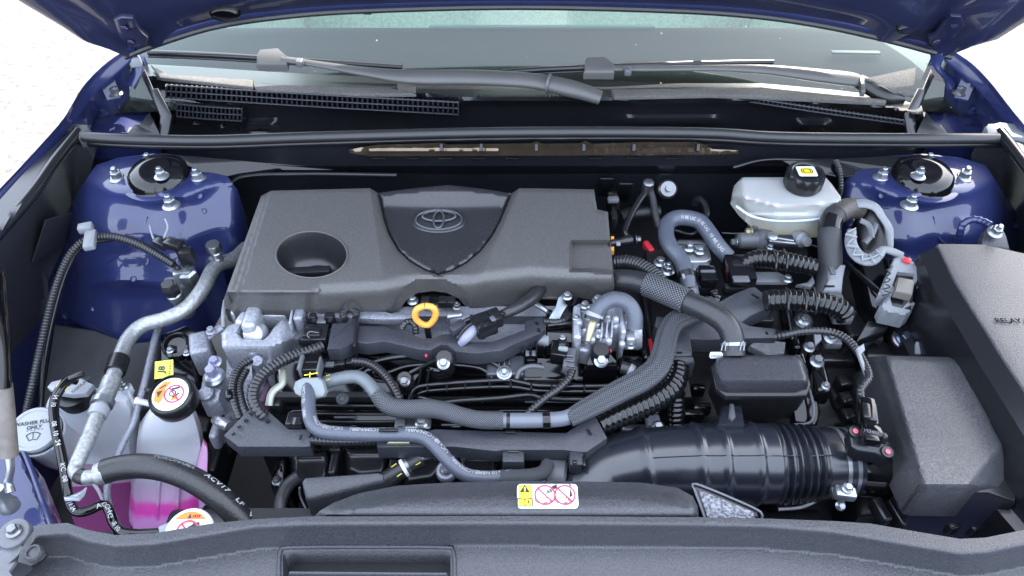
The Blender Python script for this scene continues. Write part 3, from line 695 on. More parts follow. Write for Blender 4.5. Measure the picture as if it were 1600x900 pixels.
# the pressed inner frame: ribs and hollows
def press(p, i, s):
    a = i / (len(RP) * 1.0)
    return p
r2 = []
for s in np.linspace(0, .95, 40):
    row = []
    base = catmull([list(p) for p in hrow(s)], 6)
    for j, p in enumerate(base):
        a = j / (len(base) - 1) * 2 - 1
        dpt = .0
        if s > .03: dpt += .016 * ss(.03, .06, s) * (1 - ss(.10, .14, s)) * ss(-.9, -.75, -abs(a)) * 0
        ridge = .010 * math.exp(-((s - .05) / .018) ** 2) * (1 - .3 * abs(a))
        ridge += .014 * math.exp(-((abs(a) - (.78 + .5 * s)) / .035) ** 2)
        ridge += .012 * math.exp(-((abs(a) - .96) / .03) ** 2)
        pocket = .010 * math.exp(-((s - .085) / .022) ** 2 - ((abs(a) - .58) / .08) ** 2)
        off = -ridge + pocket + .012 * (1 - abs(a)) * ss(.1, .3, s)
        row.append(Vector(p) + Vector((0, math.sin(R(63)), math.cos(R(63)))) * (off))
    r2.append(row)
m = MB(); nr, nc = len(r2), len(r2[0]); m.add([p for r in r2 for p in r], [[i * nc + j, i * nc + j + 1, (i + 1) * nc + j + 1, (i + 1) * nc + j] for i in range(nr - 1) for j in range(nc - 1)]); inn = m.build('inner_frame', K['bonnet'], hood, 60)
# hem around the rear edge
Q = [list(p + Vector((0, .008, .006))) + [.012] for p in RP]; P = path3(Q, .02); m = MB(); v, f, uv = g_tube(P, 10); m.add(v, f); m.build('rear_hem', K['paint'], hood)
Q = [list(p + Vector((0, -.004, -.004))) + [.005] for p in RP]; P = path3(Q, .02); m = MB(); v, f, uv = g_tube(P, 8); m.add(v, f); m.build('rubber_strip', K['rubber'], hood)
for i in (0, -1):
    Q = []
    for s in np.linspace(0, .95, 14): Q.append(list(hrow(s)[i] + Vector((0, .01, .004))) + [.010])
    P = path3(Q, .03); m = MB(); v, f, uv = g_tube(P, 10); m.add(v, f); m.build('side_hem', K['bonnet'], hood)
for x, y in ((569, 17), (1108, 17)):
    m = MB(); m.add(*g_box(W(x, y - 2, 1.056), (.028, .01, .012), RZ(0, -25), .003)); m.add(*g_box(W(x + 5, y + 2, 1.050), (.014, .012, .008), RZ(0, -25), .002)); m.build('clip', K['rubber'], hood)
# oval openings in the inner frame with rubber plugs
for x, y, rx in ((352, 20, 24), (1416, 43, 15)):
    c = W(x, y, 1.09 if x < 800 else 1.07); k = MPP(c); m = MB(); m.add(*g_lathe([(rx * k, -.003), (rx * k, .004), (rx * k * .86, .007), (rx * k * .8, .003), (.001, .003)], c, (0, -.85, -.35), 28, squash=.55)); m.build('oval_plug', K['gloss'], hood)
# hinges
for x in (211, 1470):
    m = MB(); m.add(*g_box(W(x, 96, 1.0), (.020, .012, .018), RZ(20), .004)); m.build('sunlit_hinge_bush', K['cap'], hood)  # hinge knuckles, their whitish colour painted for the sun on them
def hinge(sgn, pts_arm, plate, bolts):
    h = MB(); h.add(*g_prism([W(*p) for p in plate], .006, .002, dirv=(0, .9, .4))); ho = h.build('hinge', K['darkblue'], hood)
    tube(pts_arm, 8, K['paint'], 'hinge_arm', ho, 12, flat=.45)
    for x, y, z in bolts: bolt(x, y, z, 9, K['darkblue'], ho, (0, -.85, -.2))
hinge(1, [(200, 72, 1.03, 12), (212, 92, 1.0, 8), (214, 112, .98, 9), (204, 132, .96, 12)], [(177, 32, 1.105), (190, 26, 1.11), (208, 28, 1.11), (218, 46, 1.085), (232, 58, 1.06), (228, 72, 1.04), (196, 74, 1.03), (186, 56, 1.06)], [(197, 40, 1.088), (207, 62, 1.05)])
hinge(-1, [(1466, 82, 1.02, 13), (1466, 105, .995, 8), (1478, 120, .975, 9), (1488, 134, .96, 11)], [(1474, 38, 1.09), (1486, 26, 1.11), (1502, 27, 1.11), (1508, 40, 1.09), (1492, 56, 1.06), (1478, 76, 1.03), (1458, 78, 1.03), (1450, 58, 1.055), (1462, 54, 1.065)], [(1489, 34, 1.092), (1461, 61, 1.05)])

# ================================================================== front: radiator cover
rc = thing('radiator_cover', 'wide grained black radiator cover across the front of the bay, with a slot in it', 'cover', W(800, 860, .80))
RT = [(40, 846), (59, 820), (105, 817), (137, 828), (180, 836), (241, 833), (330, 818), (400, 811), (484, 807), (800, 806), (1090, 808), (1190, 810), (1300, 814), (1360, 818), (1440, 832), (1500, 842), (1540, 840), (1600, 828)]
CR = [(x, y + (9 if 350 < x < 1300 else 14 + 6 * (x > 1300))) for x, y in RT]; CR = [(-60, 905)] + CR + [(1700, 842)]
def rcz(x, y, d):
    c = pl(CR, x); top = pl(RT, x)
    z = .905
    z -= .00118 * max(0, min(y, c + 38) - c) * ss(0, 12, y - c)
    z -= .00012 * max(0, y - c - 38)
    e = max(0, 1 - min(abs(x - 435), abs(x - 711), 99) / 6) if 850 < y else 0
    return z
out = [(-60, 960), (-20, 900), (0, 892), (28, 868)] + RT + [(1700, 810), (1700, 960)]
SLOT = [(442, 925), (442, 868), (446, 862), (452, 860), (696, 860), (702, 862), (704, 868), (704, 925)]
sheet(out, rcz, K['tex'], 'panel', rc, 5.5, .03, lines=[[(x, y + o) for x, y in CR] for o in (1, 12, 38)], hole=[SLOT], angle=82)
# raised frame around the slot
P = path([(436, 930, rcz(436, 930, 9) + .001, 3.4), (436, 874, rcz(436, 874, 9) + .001, 3.4), (439, 860, rcz(440, 860, 9) + .001, 3.4), (452, 855, rcz(452, 855, 9) + .001, 3.4), (575, 854, rcz(575, 854, 9) + .001, 3.4), (696, 855, rcz(696, 855, 9) + .001, 3.4), (707, 860, rcz(706, 860, 9) + .001, 3.4), (710, 874, rcz(710, 874, 9) + .001, 3.4), (710, 930, rcz(710, 930, 9) + .001, 3.4)], .006)
m = MB(); v, f, _ = g_tube(P, 10); m.add(v, f); m.build('slot_frame', K['trough'], rc)
m = MB(); m.add(*g_box(W(575, 905, .83), (.30, .16, .004), bev=0)); m.build('slot_floor', K['dark'], rc)
m = MB(); m.add(*g_prism(PP([(452, 892, .868), (698, 894, .868), (700, 899, .866), (450, 897, .866)]), .006, .002)); m.build('slot_rib', K['tex'], rc)
# raised middle section behind the ridge
RM = [(486, 812), (500, 798), (520, 786), (560, 771), (620, 759), (700, 754), (800, 752), (900, 752), (1000, 754), (1058, 762), (1082, 775), (1090, 790), (1093, 814)]
sheet(RM, lambda x, y, d: .898 + .012 * ss(0, 26, y - pl(RM, x)) * ss(0, 10, d) - .006 * ss(795, 812, y), K['tex'], 'raised_panel', rc, 6, .04, angle=60)
# warning plate
fr = Frame(W(855.5, 775, .9135), n=(0, -.10, 1)); k = MPP(fr.o); pl_ = thing('warning_plate', 'yellow and white warning plate with two forbidden signs on the black radiator cover', 'label', fr.p(0, 0, 0))
hw, hh = 47.5 * k, 15.3 * k * 1.28
m = MB(); m.add(*g_prism([fr.p(x, y, .0010) for x, y in rrect(-hw, -hh, hw, hh, .004)], .0024, .0004)); m.build('plate', K['paper'], pl_)
yw = -hw + 24 * k
flat(fr, [rrect(-hw + .0012, -hh + .0012, yw, hh - .0012, .002)], .0015, K['yellow'], 'yellow_field', pl_)
cxl = (-hw + yw) / 2
pr = MB()
def prt(polys, mt, nm='print', lift=.0021, par=None, f_=None): return flat(f_ or fr, polys, lift, mt, nm, par or pl_)
prt([[(cxl - .0052, .003), (cxl + .0052, .003), (cxl, .0115)]], K['print_k'], 'warning_triangle')
prt([barq(cxl, .0045, cxl, .0085, .0014), barq(cxl, .0034, cxl, .0041, .0013)], K['yellow'], 'exclamation_mark', .0024)
prt([barq(cxl - .0075, -.0115, cxl + .0075, -.0115, .0009), barq(cxl - .0075, -.0115, cxl - .0075, -.0035, .0009), barq(cxl + .0075, -.0115, cxl + .0075, -.0035, .0009), barq(cxl, -.0115, cxl, -.0035, .0008), barq(cxl - .0075, -.0035, cxl, -.0042, .0009), barq(cxl + .0075, -.0035, cxl, -.0042, .0009), barq(cxl + .0035, -.009, cxl + .0035, -.0055, .0012)], K['print_k'], 'open_book_sign')
for i, ox in enumerate((-hw + 43.5 * k, -hw + 74.5 * k)):
    r_ = .0108
    dk = [ringq(ox - .003, -.0045, .0075, .0045, .0007, 14, 160, 330)]
    q = [b for a in dk for b in a] + ringq(ox + .002, -.0055, .0035, .0035, .0007, 16)
    if i == 0: q += [barq(ox + .0015 + j * .0016, .001 + j * .0006, ox + .0030 + j * .0016, .006 + j * .0006, .0008) for j in range(4)] + [[(ox + .005, .0085), (ox + .012, .012), (ox + .0125, .0075), (ox + .008, .0065)]]
    else: q += [[(ox + .0045, -.002), (ox + .0078, -.001), (ox + .0058, .0075)], [(ox + .004, .0125), (ox + .008, .0105), (ox + .0055, .0095)], barq(ox + .002, -.001, ox + .004, -.006, .0008)]
    prt(q, K['print_k'], 'pictogram', .0018)
    prt(ringq(ox, 0, r_, r_, .0016, 32) + [barq(ox - r_ * .7, r_ * .7, ox + r_ * .7, -r_ * .7, .0015)], K['print_r'], 'forbidden_ring', .0026)
# fixing clip recess at the left end
c = W(34, 868, .900); k = MPP(c)
m = MB(); m.add(*g_prism(PP([(27, 878, .905), (31, 860, .905), (46, 856, .905), (66, 858, .905), (74, 864, .905), (66, 874, .905), (48, 884, .905)]), .004, .001)); m.build('clip_recess', K['black'], rc)
m = MB(); m.add(*g_lathe([(14 * k, 0), (14 * k, .004), (11 * k, .007), (9 * k, .007), (8 * k, .005), (.0005, .006)], W(56, 866, .905), (0, -.1, 1), 24)); m.build('push_clip', K['tex'], rc)

# air inlet pieces behind the cover
ai = thing('inlet_duct', 'small wedge shaped black duct with grained lid behind the radiator cover at left', 'duct', W(540, 790, .80))
m = MB(); m.add(*g_prism(PP([(471, 752, .872), (476, 745, .874), (592, 737, .876), (599, 741, .876), (601, 752, .872), (484, 781, .866), (477, 779, .866)]), .045, .004)); m.build('lid', K['tex'], ai)
tube([(468, 762, .845), (470, 778, .83), (484, 806, .82)], 1.6, K['midgrey'], 'edge', ai, 8)
m = MB(); c = W(556, 786, .86); m.add(*g_lathe([(13 * MPP(c), -.01), (13 * MPP(c), .002), (10 * MPP(c), .004), (.001, .004)], c, (0, -.3, .95), 20)); m.build('plug', K['tex'], ai)
ar = thing('inlet_duct', 'slanted black duct end with crinkled silvery face behind the radiator cover at right', 'duct', W(1130, 800, .82))
AP = [(1083, 762, .895), (1091, 757, .897), (1182, 796, .895), (1190, 812, .888), (1100, 812, .888)]
m = MB(); m.add(*g_prism(PP(AP), .05, .002)); m.build('duct', K['satin'], ar)
m = MB(); m.add(*g_prism(PP([(1091, 764, .8975), (1176, 799, .8965), (1181, 810, .8925), (1106, 810, .8925)]), .002, .0006)); m.build('crinkled_face', mat('crinkled_foil_foam', (.045, .047, .055), .3, .4, grain=(330, 1.0, 3.0)), ar)
tube([(AP[0][0], AP[0][1], .897), (AP[1][0], AP[1][1], .899), (1182, 796, .897), (1190, 811, .891)], 2.0, K['midgrey'], 'rim', ar, 8)
tube([(AP[0][0] + 1, AP[0][1], .897), (1102, 812, .890)], 2.0, K['midgrey'], 'rim', ar, 8)

# ================================================================== front-left corner: blue panel, stay, bolt
fp = sheet([(-40, 680), (20, 690), (34, 705), (86, 836), (70, 860), (-40, 960)], lambda x, y, d: .84 - .0002 * (y - 700) + .01 * ss(0, 14, pl([(690, 22), (836, 84)], y) - x) * 0 - .02 * rnd(d, 8, .4), K['paint'], 'front_panel', body, 6, .06)
tube([(22, 690, .842), (40, 712, .84), (84, 832, .83)], 4, K['paint'], 'panel_edge', body, 8)
st = thing('bonnet_stay', 'grey sleeved stay standing on the blue front corner at left', 'stay', W(12, 800, .835))
tube([(-2, 420, 1.10, 9), (2, 500, 1.03, 10), (6, 604, .965, 11)], 9, K['gloss'], 'rod', st, 14)
tube([(6, 600, .965, 12), (10, 655, .935, 13), (14, 712, .90, 13.5)], 13, mat('tan_grey_sleeve', (.10, .088, .078), .5, grain=(90, .3, .3)), 'sleeve', st, 18)
tube([(13, 708, .90, 7), (16, 732, .885, 6.5), (12, 752, .87, 7), (15, 770, .862, 9)], 7, K['steel'], 'lower_rod', st, 14)
c = W(14, 790, .845); k = MPP(c); m = MB(); m.add(*g_lathe([(15 * k, -.004), (15 * k, .004), (11 * k, .010), (9 * k, .02), (9 * k, .03)], c, (0, .1, 1), 24)); m.build('foot', K['steel'], st)
ba = thing('bracket', 'grey washer and bolt holding a flat bracket at the bottom left corner', 'bracket', W(20, 840, .85))
c = W(22, 834, .905); k = MPP(c); m = MB(); m.add(*g_lathe([(24 * k, -.006), (24 * k, 0), (23 * k, .002), (13 * k, .003)], c, (0, -.15, 1), 32)); m.build('washer', K['midgrey'], ba)
bolt(22, 830, .910, 12, K['dsteel'], ba)
m = MB(); m.add(*g_prism(PP([(-6, 862, .900), (30, 850, .902), (40, 856, .902), (14, 892, .895), (40, 930, .89), (0, 930, .89), (-20, 890, .895)]), .004, .001)); m.build('plate', K['midgrey'], ba)

# ================================================================== left: tanks
def loft(secs, name, mats, parent, split=None, bev=0, sub=3, close_top=True):
    """secs: rings of 3D points from bottom to top; extra rounding through a smooth closed curve"""
    m = MB(); R_ = [catmull([list(p) for p in s], sub, True) if sub > 1 else s for s in secs]; n = len(R_[0]); v = [Vector(p) for r in R_ for p in r]; f = []; mi = []
    for j in range(len(R_) - 1):
        for k in range(n):
            f.append([j * n + k, j * n + (k + 1) % n, (j + 1) * n + (k + 1) % n, (j + 1) * n + k]); mi.append(split[j] if split else 0)
    f.append([(len(R_) - 1) * n + k for k in range(n)]); mi.append(split[-1] if split else 0)
    m.add(v, f); m.m = mi; return m.build(name, mats, parent, 45)
def ringz(pts, z): return [W(x, y, z) for x, y in pts]
cb = thing('coolant_bottle', 'milky bottle half full of pink coolant under a black screw cap with round warning label', 'bottle', W(265, 820, .66))
def octo(x0, y0, x1, y1, b, z, ch=.25):
    """rounded box ring in plan: front edge (x0..x1 at y0), back edge at y1; b shifts the right chamfer"""
    w = x1 - x0; h = y0 - y1
    return ringz([(x0 + w * .06, y0), (x0 + w * .62, y0 + 1), (x1 - w * .04, y0 - h * b), (x1, y0 - h * .6), (x1 - w * .06, y1), (x0 + w * .2, y1), (x0 + w * .03, y1 + h * .3), (x0, y0 - h * .18)], z)
S = []; mi = []
for (x0, y0, x1, y1, z, mt) in [(206, 834, 316, 760, .640, 2), (202, 828, 320, 752, .648, 2), (201, 816, 322, 740, .660, 1), (203, 808, 320, 732, .668, 1), (203, 800, 322, 724, .676, 2), (204, 785, 322, 712, .692, 2), (205, 776, 322, 705, .700, 0), (204, 764, 320, 696, .712, 0), (208, 752, 320, 690, .722, 0), (212, 742, 320, 686, .732, 0), (213, 735, 320, 682, .740, 0), (213, 714, 318, 668, .764, 0), (214, 696, 316, 656, .785, 0), (216, 688, 314, 648, .796, 0), (219, 682, 313, 645, .803, 0), (232, 655, 305, 632, .832, 0), (240, 640, 301, 612, .850, 0)]:
    S.append(octo(x0, y0, x1, y1, .22, z)); mi.append(mt)
loft(S, 'bottle', K['bottle'], cb, None, sub=1)
# raised ribs, tall pink sight strip on the right side
for x, y0, z0, y1, z1 in ((246, 812, .664, 742, .735), (277, 812, .664, 742, .735)):
    tube([(x, y0, z0), (x + 1, (y0 + y1) / 2, (z0 + z1) / 2 + .002), (x + 3, y1, z1)], 3, K['bottle'], 'rib', cb, 8)
m = MB(); m.add(*g_prism(PP([(305, 740, .74), (318, 692, .79), (324, 700, .785), (325, 712, .775), (322, 790, .70), (312, 800, .685)]), .02, .003, dirv=(-.3, .6, -.4))); m.build('coolant_strip', K['pinkpale'], cb)
c = W(267, 617, .872); k = MPP(c); CA = (-.02, -.22, 1)
m = MB(); m.add(*g_lathe([(33 * k, -.022), (35 * k, -.020), (36 * k, -.004), (34 * k, .002), (31.5 * k, .0035), (31 * k, .001), (.001, .001)], c, CA, 48, knurl=(35.5 * k, .02, 2))); m.build('cap', K['black'], cb)
fr = Frame(Vector(c), x=(1, -.05, 0), n=CA); r_ = 28 * k
flat(fr, [ell(0, 0, r_, r_, 40)], .0018, K['paper'], 'cap_label', cb)
flat(fr, [[(-r_ * .92, .2 * r_), (-r_ * .80, -.45 * r_), (-.46 * r_, -.62 * r_), (-.34 * r_, -.30 * r_), (-.36 * r_, .40 * r_), (-.1 * r_, .80 * r_), (-.55 * r_, .74 * r_)]], .0022, K['print_o'], 'orange_field', cb)
flat(fr, [[(-.62 * r_, -.25 * r_), (-.48 * r_, .2 * r_), (-.8 * r_, .1 * r_)], barq(-.7 * r_, .3 * r_, -.4 * r_, .55 * r_, .08 * r_)] + ringq(.12 * r_, .05 * r_, .2 * r_, .2 * r_, .06 * r_, 16) + [barq(.0, .3 * r_, .42 * r_, .42 * r_, .12 * r_), barq(.2 * r_, -.2 * r_, .5 * r_, .1 * r_, .1 * r_)], .0026, K['print_k'], 'pictogram', cb)
flat(fr, [[(.1 * r_, -.4 * r_), (.5 * r_, -.3 * r_), (.42 * r_, .0), (.2 * r_, -.05 * r_)]], .0024, K['print_o'], 'orange_mark', cb)
flat(fr, ringq(.22 * r_, .02 * r_, .56 * r_, .56 * r_, .09 * r_, 32) + [barq(-.18 * r_, .4 * r_, .6 * r_, -.38 * r_, .08 * r_)], .0030, K['print_r'], 'forbidden_ring', cb)
m = MB(); p0, p1 = W(240, 632, .845), W(222, 628, .848); m.add(*g_lathe([(5 * k, 0), (5 * k, .018), (6 * k, .019), (6 * k, .022)], p0, (p1 - p0), 16)); m.build('overflow_spout', K['white'], cb)
tube([(235, 612, .865), (228, 607, .862)], 3, K['dark'], 'cap_catch', cb, 8)

# radiator filler cap, half behind the cover
rp = thing('radiator_filler', 'flat white cap with orange and red warning label, half hidden by the radiator cover', 'cap', W(296, 835, .83))
c = W(294, 831, .872); k = MPP(c); CA = (0, -.25, 1)
m = MB(); m.add(*g_lathe([(24 * k, -.03), (24 * k, -.010), (37 * k, -.008), (38 * k, -.003), (36 * k, .0), (.001, .001)], c, CA, 40)); m.build('cap', K['paper'], rp)
m = MB(); m.add(*g_prism(PP([(246, 822, .868), (268, 812, .868), (276, 836, .866), (248, 842, .866)]), .012, .003)); m.build('cap_ear', K['cap'], rp)
fr = Frame(c, n=CA); r_ = 31 * k
flat(fr, [ell(0, 0, r_, r_, 26, 38, 142)], .0016, K['print_o'], 'orange_field', rp)
flat(fr, [[(-.15 * r_, .66 * r_), (.05 * r_, .66 * r_), (-.05 * r_, .9 * r_)]] + [barq((.12 + .1 * j) * r_, .68 * r_, (.16 + .1 * j) * r_, .84 * r_, .05 * r_) for j in range(4)] + [barq(.0, .15 * r_, .5 * r_, .42 * r_, .16 * r_)] + ringq(.3 * r_, .3 * r_, .14 * r_, .14 * r_, .05 * r_, 12), .0022, K['print_k'], 'pictogram', rp)
flat(fr, ringq(0, 0, .58 * r_, .56 * r_, .09 * r_, 32) + [barq(-.4 * r_, .4 * r_, .4 * r_, -.4 * r_, .08 * r_)], .0026, K['print_r'], 'forbidden_ring', rp)

# rear white tank with grey capped neck
wt = thing('fluid_tank', 'tall milky white tank behind the aluminium pipe, under a grey hexagonal cap', 'tank', W(150, 800, .60))
S = []; mi = []
for ring_, z, mt in [([(120, 832), (205, 828), (205, 790), (130, 790)], .60, 1), ([(108, 800), (212, 794), (216, 758), (120, 752)], .63, 1), ([(98, 762), (214, 752), (226, 720), (106, 716)], .67, 2), ([(92, 722), (206, 728), (224, 696), (100, 690)], .70, 0), ([(84, 690), (202, 700), (220, 668), (92, 660)], .735, 0), ([(76, 662), (203, 672), (220, 646), (84, 634)], .765, 0), ([(70, 642), (204, 650), (215, 628), (80, 620)], .79, 0), ([(72, 634), (203, 640), (212, 620), (84, 612)], .80, 0), ([(82, 626), (196, 628), (204, 612), (96, 606)], .81, 0), ([(98, 620), (140, 622), (148, 606), (104, 604)], .815, 0)]:
    a, b, c_, d_ = ring_
    L8 = [];
    for p, q in ((a, b), (b, c_), (c_, d_), (d_, a)):
        L8 += [(lerp(p[0], q[0], .12), lerp(p[1], q[1], .12)), (lerp(p[0], q[0], .88), lerp(p[1], q[1], .88))]
    S.append(ringz(L8, z)); mi.append(mt)
loft(S, 'tank', [K['white'], mat('tank_with_pink_fluid', (.17, .035, .12), .35, Subsurface_Weight=.2, Subsurface_Scale=.01), mat('tank_pale_pink', (.30, .20, .28), .35)], wt, mi + [0], sub=3)
c = W(112, 612, .832); k = MPP(c)
m = MB(); m.add(*g_lathe([(27 * k, -.02), (28 * k, -.004), (26 * k, 0)], c, (0, -.2, 1), 32)); m.build('neck', K['black'], wt)
m = MB(); m.add(*g_prism([W(x, y, .846) for x, y in ((73, 604), (80, 596), (104, 590), (124, 590), (146, 600), (134, 614), (112, 616), (84, 612))], .008, .002)); m.build('cap', K['cap'], wt)
fr = Frame(W(127, 601, .8465), x=(.45, .89, 0)); text(fr, 'COOLANT', .0058, K['print_k'], wt, bold=.02)
m = MB(); m.add(*g_prism(PP([(186, 606, .822), (190, 598, .824), (204, 598, .824), (208, 606, .822), (203, 620, .81), (198, 618, .81)]), .006, .002)); m.build('fixing_ear', K['white'], wt)
bolt(194, 604, .826, 8, K['steel'], wt, stud=True)
tube([(200, 610, .82), (213, 640, .795), (214, 652, .785)], 3, K['white'], 'seam', wt, 8)
tube([(100, 700, .715), (150, 760, .67), (168, 800, .63)], 3, K['white'], 'seam', wt, 8)

wf = thing('washer_filler', 'white washer filler neck with flat cap printed WASHER FLUID ONLY at the left edge', 'filler neck', W(65, 740, .74))
c = W(58, 674, .842); k = MPP(c); CA = (.10, -.28, 1)
m = MB(); m.add(*g_lathe([(10 * k, -.12), (18 * k, -.105), (30 * k, -.085), (34 * k, -.06), (34 * k, -.03), (37 * k, -.015), (39 * k, -.006), (39 * k, -.003), (36 * k, -.003)], c, CA, 40)); m.build('neck', K['white'], wf)
m = MB(); m.add(*g_lathe([(36 * k, -.004), (37 * k, -.001), (35 * k, .001)], c, CA, 40)); m.build('gasket', K['black'], wf)
m = MB(); m.add(*g_lathe([(35 * k, -.001), (37 * k, .002), (37 * k, .006), (35 * k, .0085), (31 * k, .0085), (30 * k, .0075), (.001, .0075)], c, CA, 40)); m.build('cap', K['cap'], wf)
m = MB(); m.add(*g_prism(PP([(47, 641, .855), (62, 636, .856), (64, 644, .855), (48, 650, .854)]), .005, .0015)); m.build('cap_tab', K['cap'], wf)
fr = Frame(Vector(c) + Vector(CA).normalized() * .0076, x=(1, .20, 0), n=CA); r_ = 30 * k
text(fr, 'WASHER FLUID', .0062, K['print_k'], wf, 0, .0085, bold=.03, spacing=1.05)
text(fr, 'ONLY', .0062, K['print_k'], wf, 0, .0025, bold=.03)
q = ringq(0, -.019, .013, .0155, .0011, 14, 52, 128) + ringq(0, -.019, .0065, .0065, .0009, 10, 52, 128) + [barq(-.0079, -.0067, -.0042, -.0138, .001), barq(.0079, -.0067, .0042, -.0138, .001), barq(0, -.012, -.0005, -.0035, .0009)] + [barq(-.008 + .004 * j, -.0018 + .0006 * (j % 2), -.0062 + .004 * j, -.001, .0008) for j in range(5)]
flat(fr, q, .0006, K['print_k'], 'wiper_sign', wf)

# ================================================================== left: pipes and hoses
ac = thing('coolant_line', 'dusty aluminium air conditioning pipe snaking down past the blue strut tower', 'pipe', W(200, 700, .75))
o, P = tube([(385, 388, .84), (367, 404, .85), (345, 412, .86), (331, 424, .865), (320, 446, .865), (306, 466, .862), (286, 485, .858), (258, 498, .854), (224, 508, .85), (203, 526, .848), (190, 552, .848), (178, 586, .85), (166, 616, .85), (154, 644, .85), (140, 680, .848), (124, 716, .845), (118, 734, .842), (126, 744, .842), (142, 745, .842), (162, 739, .842)], 11.5, K['pipe'], 'pipe', ac, 18)
band(P, .585, .64, K['black'], 'clamp', ac, 1.35)
band(P, .665, .725, K['pipe'], 'sleeve', ac, 1.22); band(P, .725, .745, K['steel'], 'collar', ac, 1.5); band(P, .75, .775, K['cap'], 'collar', ac, 1.28)
band(P, .945, .96, K['black'], 'ring', ac, 1.05)
o, P = tube([(150, 741, .842, 15), (160, 739, .842, 17), (170, 736, .842, 17)], 17, K['pipe'], 'ferrule', ac, 20)
for a, b in ((.2, .4), (.6, .8)): band(P, a, b, K['pipe'], 'crimp', ac, 1.12)
bh = thing('hose', 'thick black rubber hose curving in front of the pink coolant bottle, white lettering on it', 'hose', W(300, 800, .8), None)
o, P = tube([(164, 737, .842), (185, 731, .845), (222, 728, .848), (262, 734, .850), (302, 750, .848), (338, 774, .842), (366, 800, .832), (388, 828, .818), (405, 860, .80)], 19.5, mat('dusty_hose_rubber', (.010, .010, .0115), .34, grain=(380, .4, .5), dust=.03), 'tube', bh, 22)
hose_text(P, 'YOKOHAMA', P.L * .27, .0085, K['ltgrey'], bh, .95, bold=.02); hose_text(P, 'ACV17', P.L * .55, .0095, K['print_w'], bh, .95, bold=.02, spacing=1.15); hose_text(P, 'LF', P.L * .735, .0095, K['print_w'], bh, .95, bold=.02, spacing=1.15); hose_text(P, 'VN', P.L * .82, .0095, K['print_w'], bh, .95, bold=.02, spacing=1.15)
sh = thing('hose', 'thin black hose with white numbers running over the milky tanks', 'hose', W(110, 800, .7))
o, P = tube([(120, 594, .86), (108, 594, .866), (96, 606, .868), (87, 622, .866), (84, 644, .862), (88, 676, .858), (95, 706, .85), (101, 740, .84), (106, 770, .83), (110, 788, .82), (120, 800, .815), (138, 798, .815), (158, 789, .815), (166, 790, .812), (172, 802, .808), (178, 818, .80), (190, 830, .80), (214, 834, .80), (250, 832, .80)], 7.5, K['gloss'], 'tube', sh, 14)
m = MB()
for s, tx in ((.12, 'N'), (.15, '10'), (.245, '08'), (.285, '10'), (.325, '24'), (.42, 'KC'), (.47, '08'), (.56, '10 24'), (.69, 'ACCHG'), (.80, '08 10')): hose_text(P, tx, P.L * s, .0072, K['print_w'], sh, .1, bold=.01, m=m)
m.build('printed_lettering', K['print_w'], sh)
m = MB()
m.add(*g_box(W(119, 588, .872), (.018, .008, .006), RZ(30), .002)); m.build('spring_clip', K['black'], sh)
m = MB(); hose_text(P, 'l', P.L * .07, .012, K['yellow'], sh, .1, bold=.25, m=m); m.build('yellow_mark', K['yellow'], sh)
m = MB(); m.add(*g_prism(PP([(99, 775, .84), (120, 775, .84), (134, 760, .836), (130, 772, .832), (122, 780, .834), (100, 780, .838)]), .004, .0015)); m.build('clip_tab', K['white'], wt)
gp = thing('thin_pipe', 'thin grey metal pipe slanting between the milky tank and the coolant bottle', 'pipe', W(215, 640, .7))
tube([(262, 496, .83), (246, 518, .83), (236, 556, .83), (226, 598, .828), (216, 634, .822), (208, 660, .815), (190, 698, .80), (176, 730, .79), (167, 762, .785), (170, 790, .78), (180, 812, .77)], 5.5, K['alu2'], 'pipe', gp, 12)

lm = thing('wiring_loom', 'black ribbed wiring loom arching over the left blue strut tower', 'wiring loom', W(130, 400, .8))
tube([(38, 660, .74), (50, 604, .79), (64, 540, .82), (80, 472, .86), (96, 424, .885), (114, 392, .90), (138, 374, .905), (176, 370, .905), (214, 381, .90), (246, 398, .892), (272, 414, .885)], 6.5, K['loom'], 'ribbed_tube', lm, 12, corr=(.0042, .22))
tube([(64, 640, .75), (70, 560, .80), (86, 480, .845), (106, 418, .88), (128, 386, .895), (170, 374, .895), (210, 376, .893), (248, 396, .888), (280, 420, .88)], 4, K['black'], 'cable', lm, 10)
m = MB(); m.add(*g_box(W(141, 375, .912), (.016, .038, .010), RZ(18), .003)); m.add(*g_box(W(134, 356, .915), (.020, .014, .012), RZ(18), .003)); m.build('clip', K['ltgrey'], lm)
se = thing('pressure_sensor', 'black sensor plug on a silver threaded valve block beside the left tower', 'sensor', W(290, 440, .84))
c = W(292, 425, .872); k = MPP(c); AX = (.0, -.12, 1)
m = MB(); m.add(*g_lathe([(10 * k, -.06), (13 * k, -.02), (15 * k, -.015), (15 * k, .0), (11 * k, .003)], c, AX, 6)); m.add(*g_box(W(291, 440, .852), (.024, .02, .05), RZ(20), .003)); m.build('valve_block', K['steel'], se)
m = MB(); m.add(*g_lathe([(8 * k, 0), (8 * k, .018), (7 * k, .02), (7 * k, .03)], W(293, 414, .875), AX, 16)); m.add(*g_box(W(293, 400, .90), (.017, .014, .024), RZ(10), .002)); m.build('plug', K['black'], se)
tube([(292, 392, .905), (284, 382, .91), (268, 376, .912), (252, 378, .908), (242, 372, .905)], 4, K['tape'], 'wire', se, 10)
m = MB(); m.add(*g_box(W(253, 380, .908), (.022, .016, .012), RZ(-30), .003)); m.add(*g_box(W(272, 382, .912), (.026, .016, .013), RZ(-20), .003)); m.build('connector', K['satin'], se)
for pts in ([(256, 372, .915), (262, 355, .92), (258, 342, .925)], [(240, 374, .912), (236, 362, .915), (234, 352, .915)]): tube(pts, 1.5, K['cap'], 'tie_end', se, 6)
pv = thing('service_valve', 'silver service port with black hexagonal cap beside the left tower', 'valve', W(276, 480, .82))
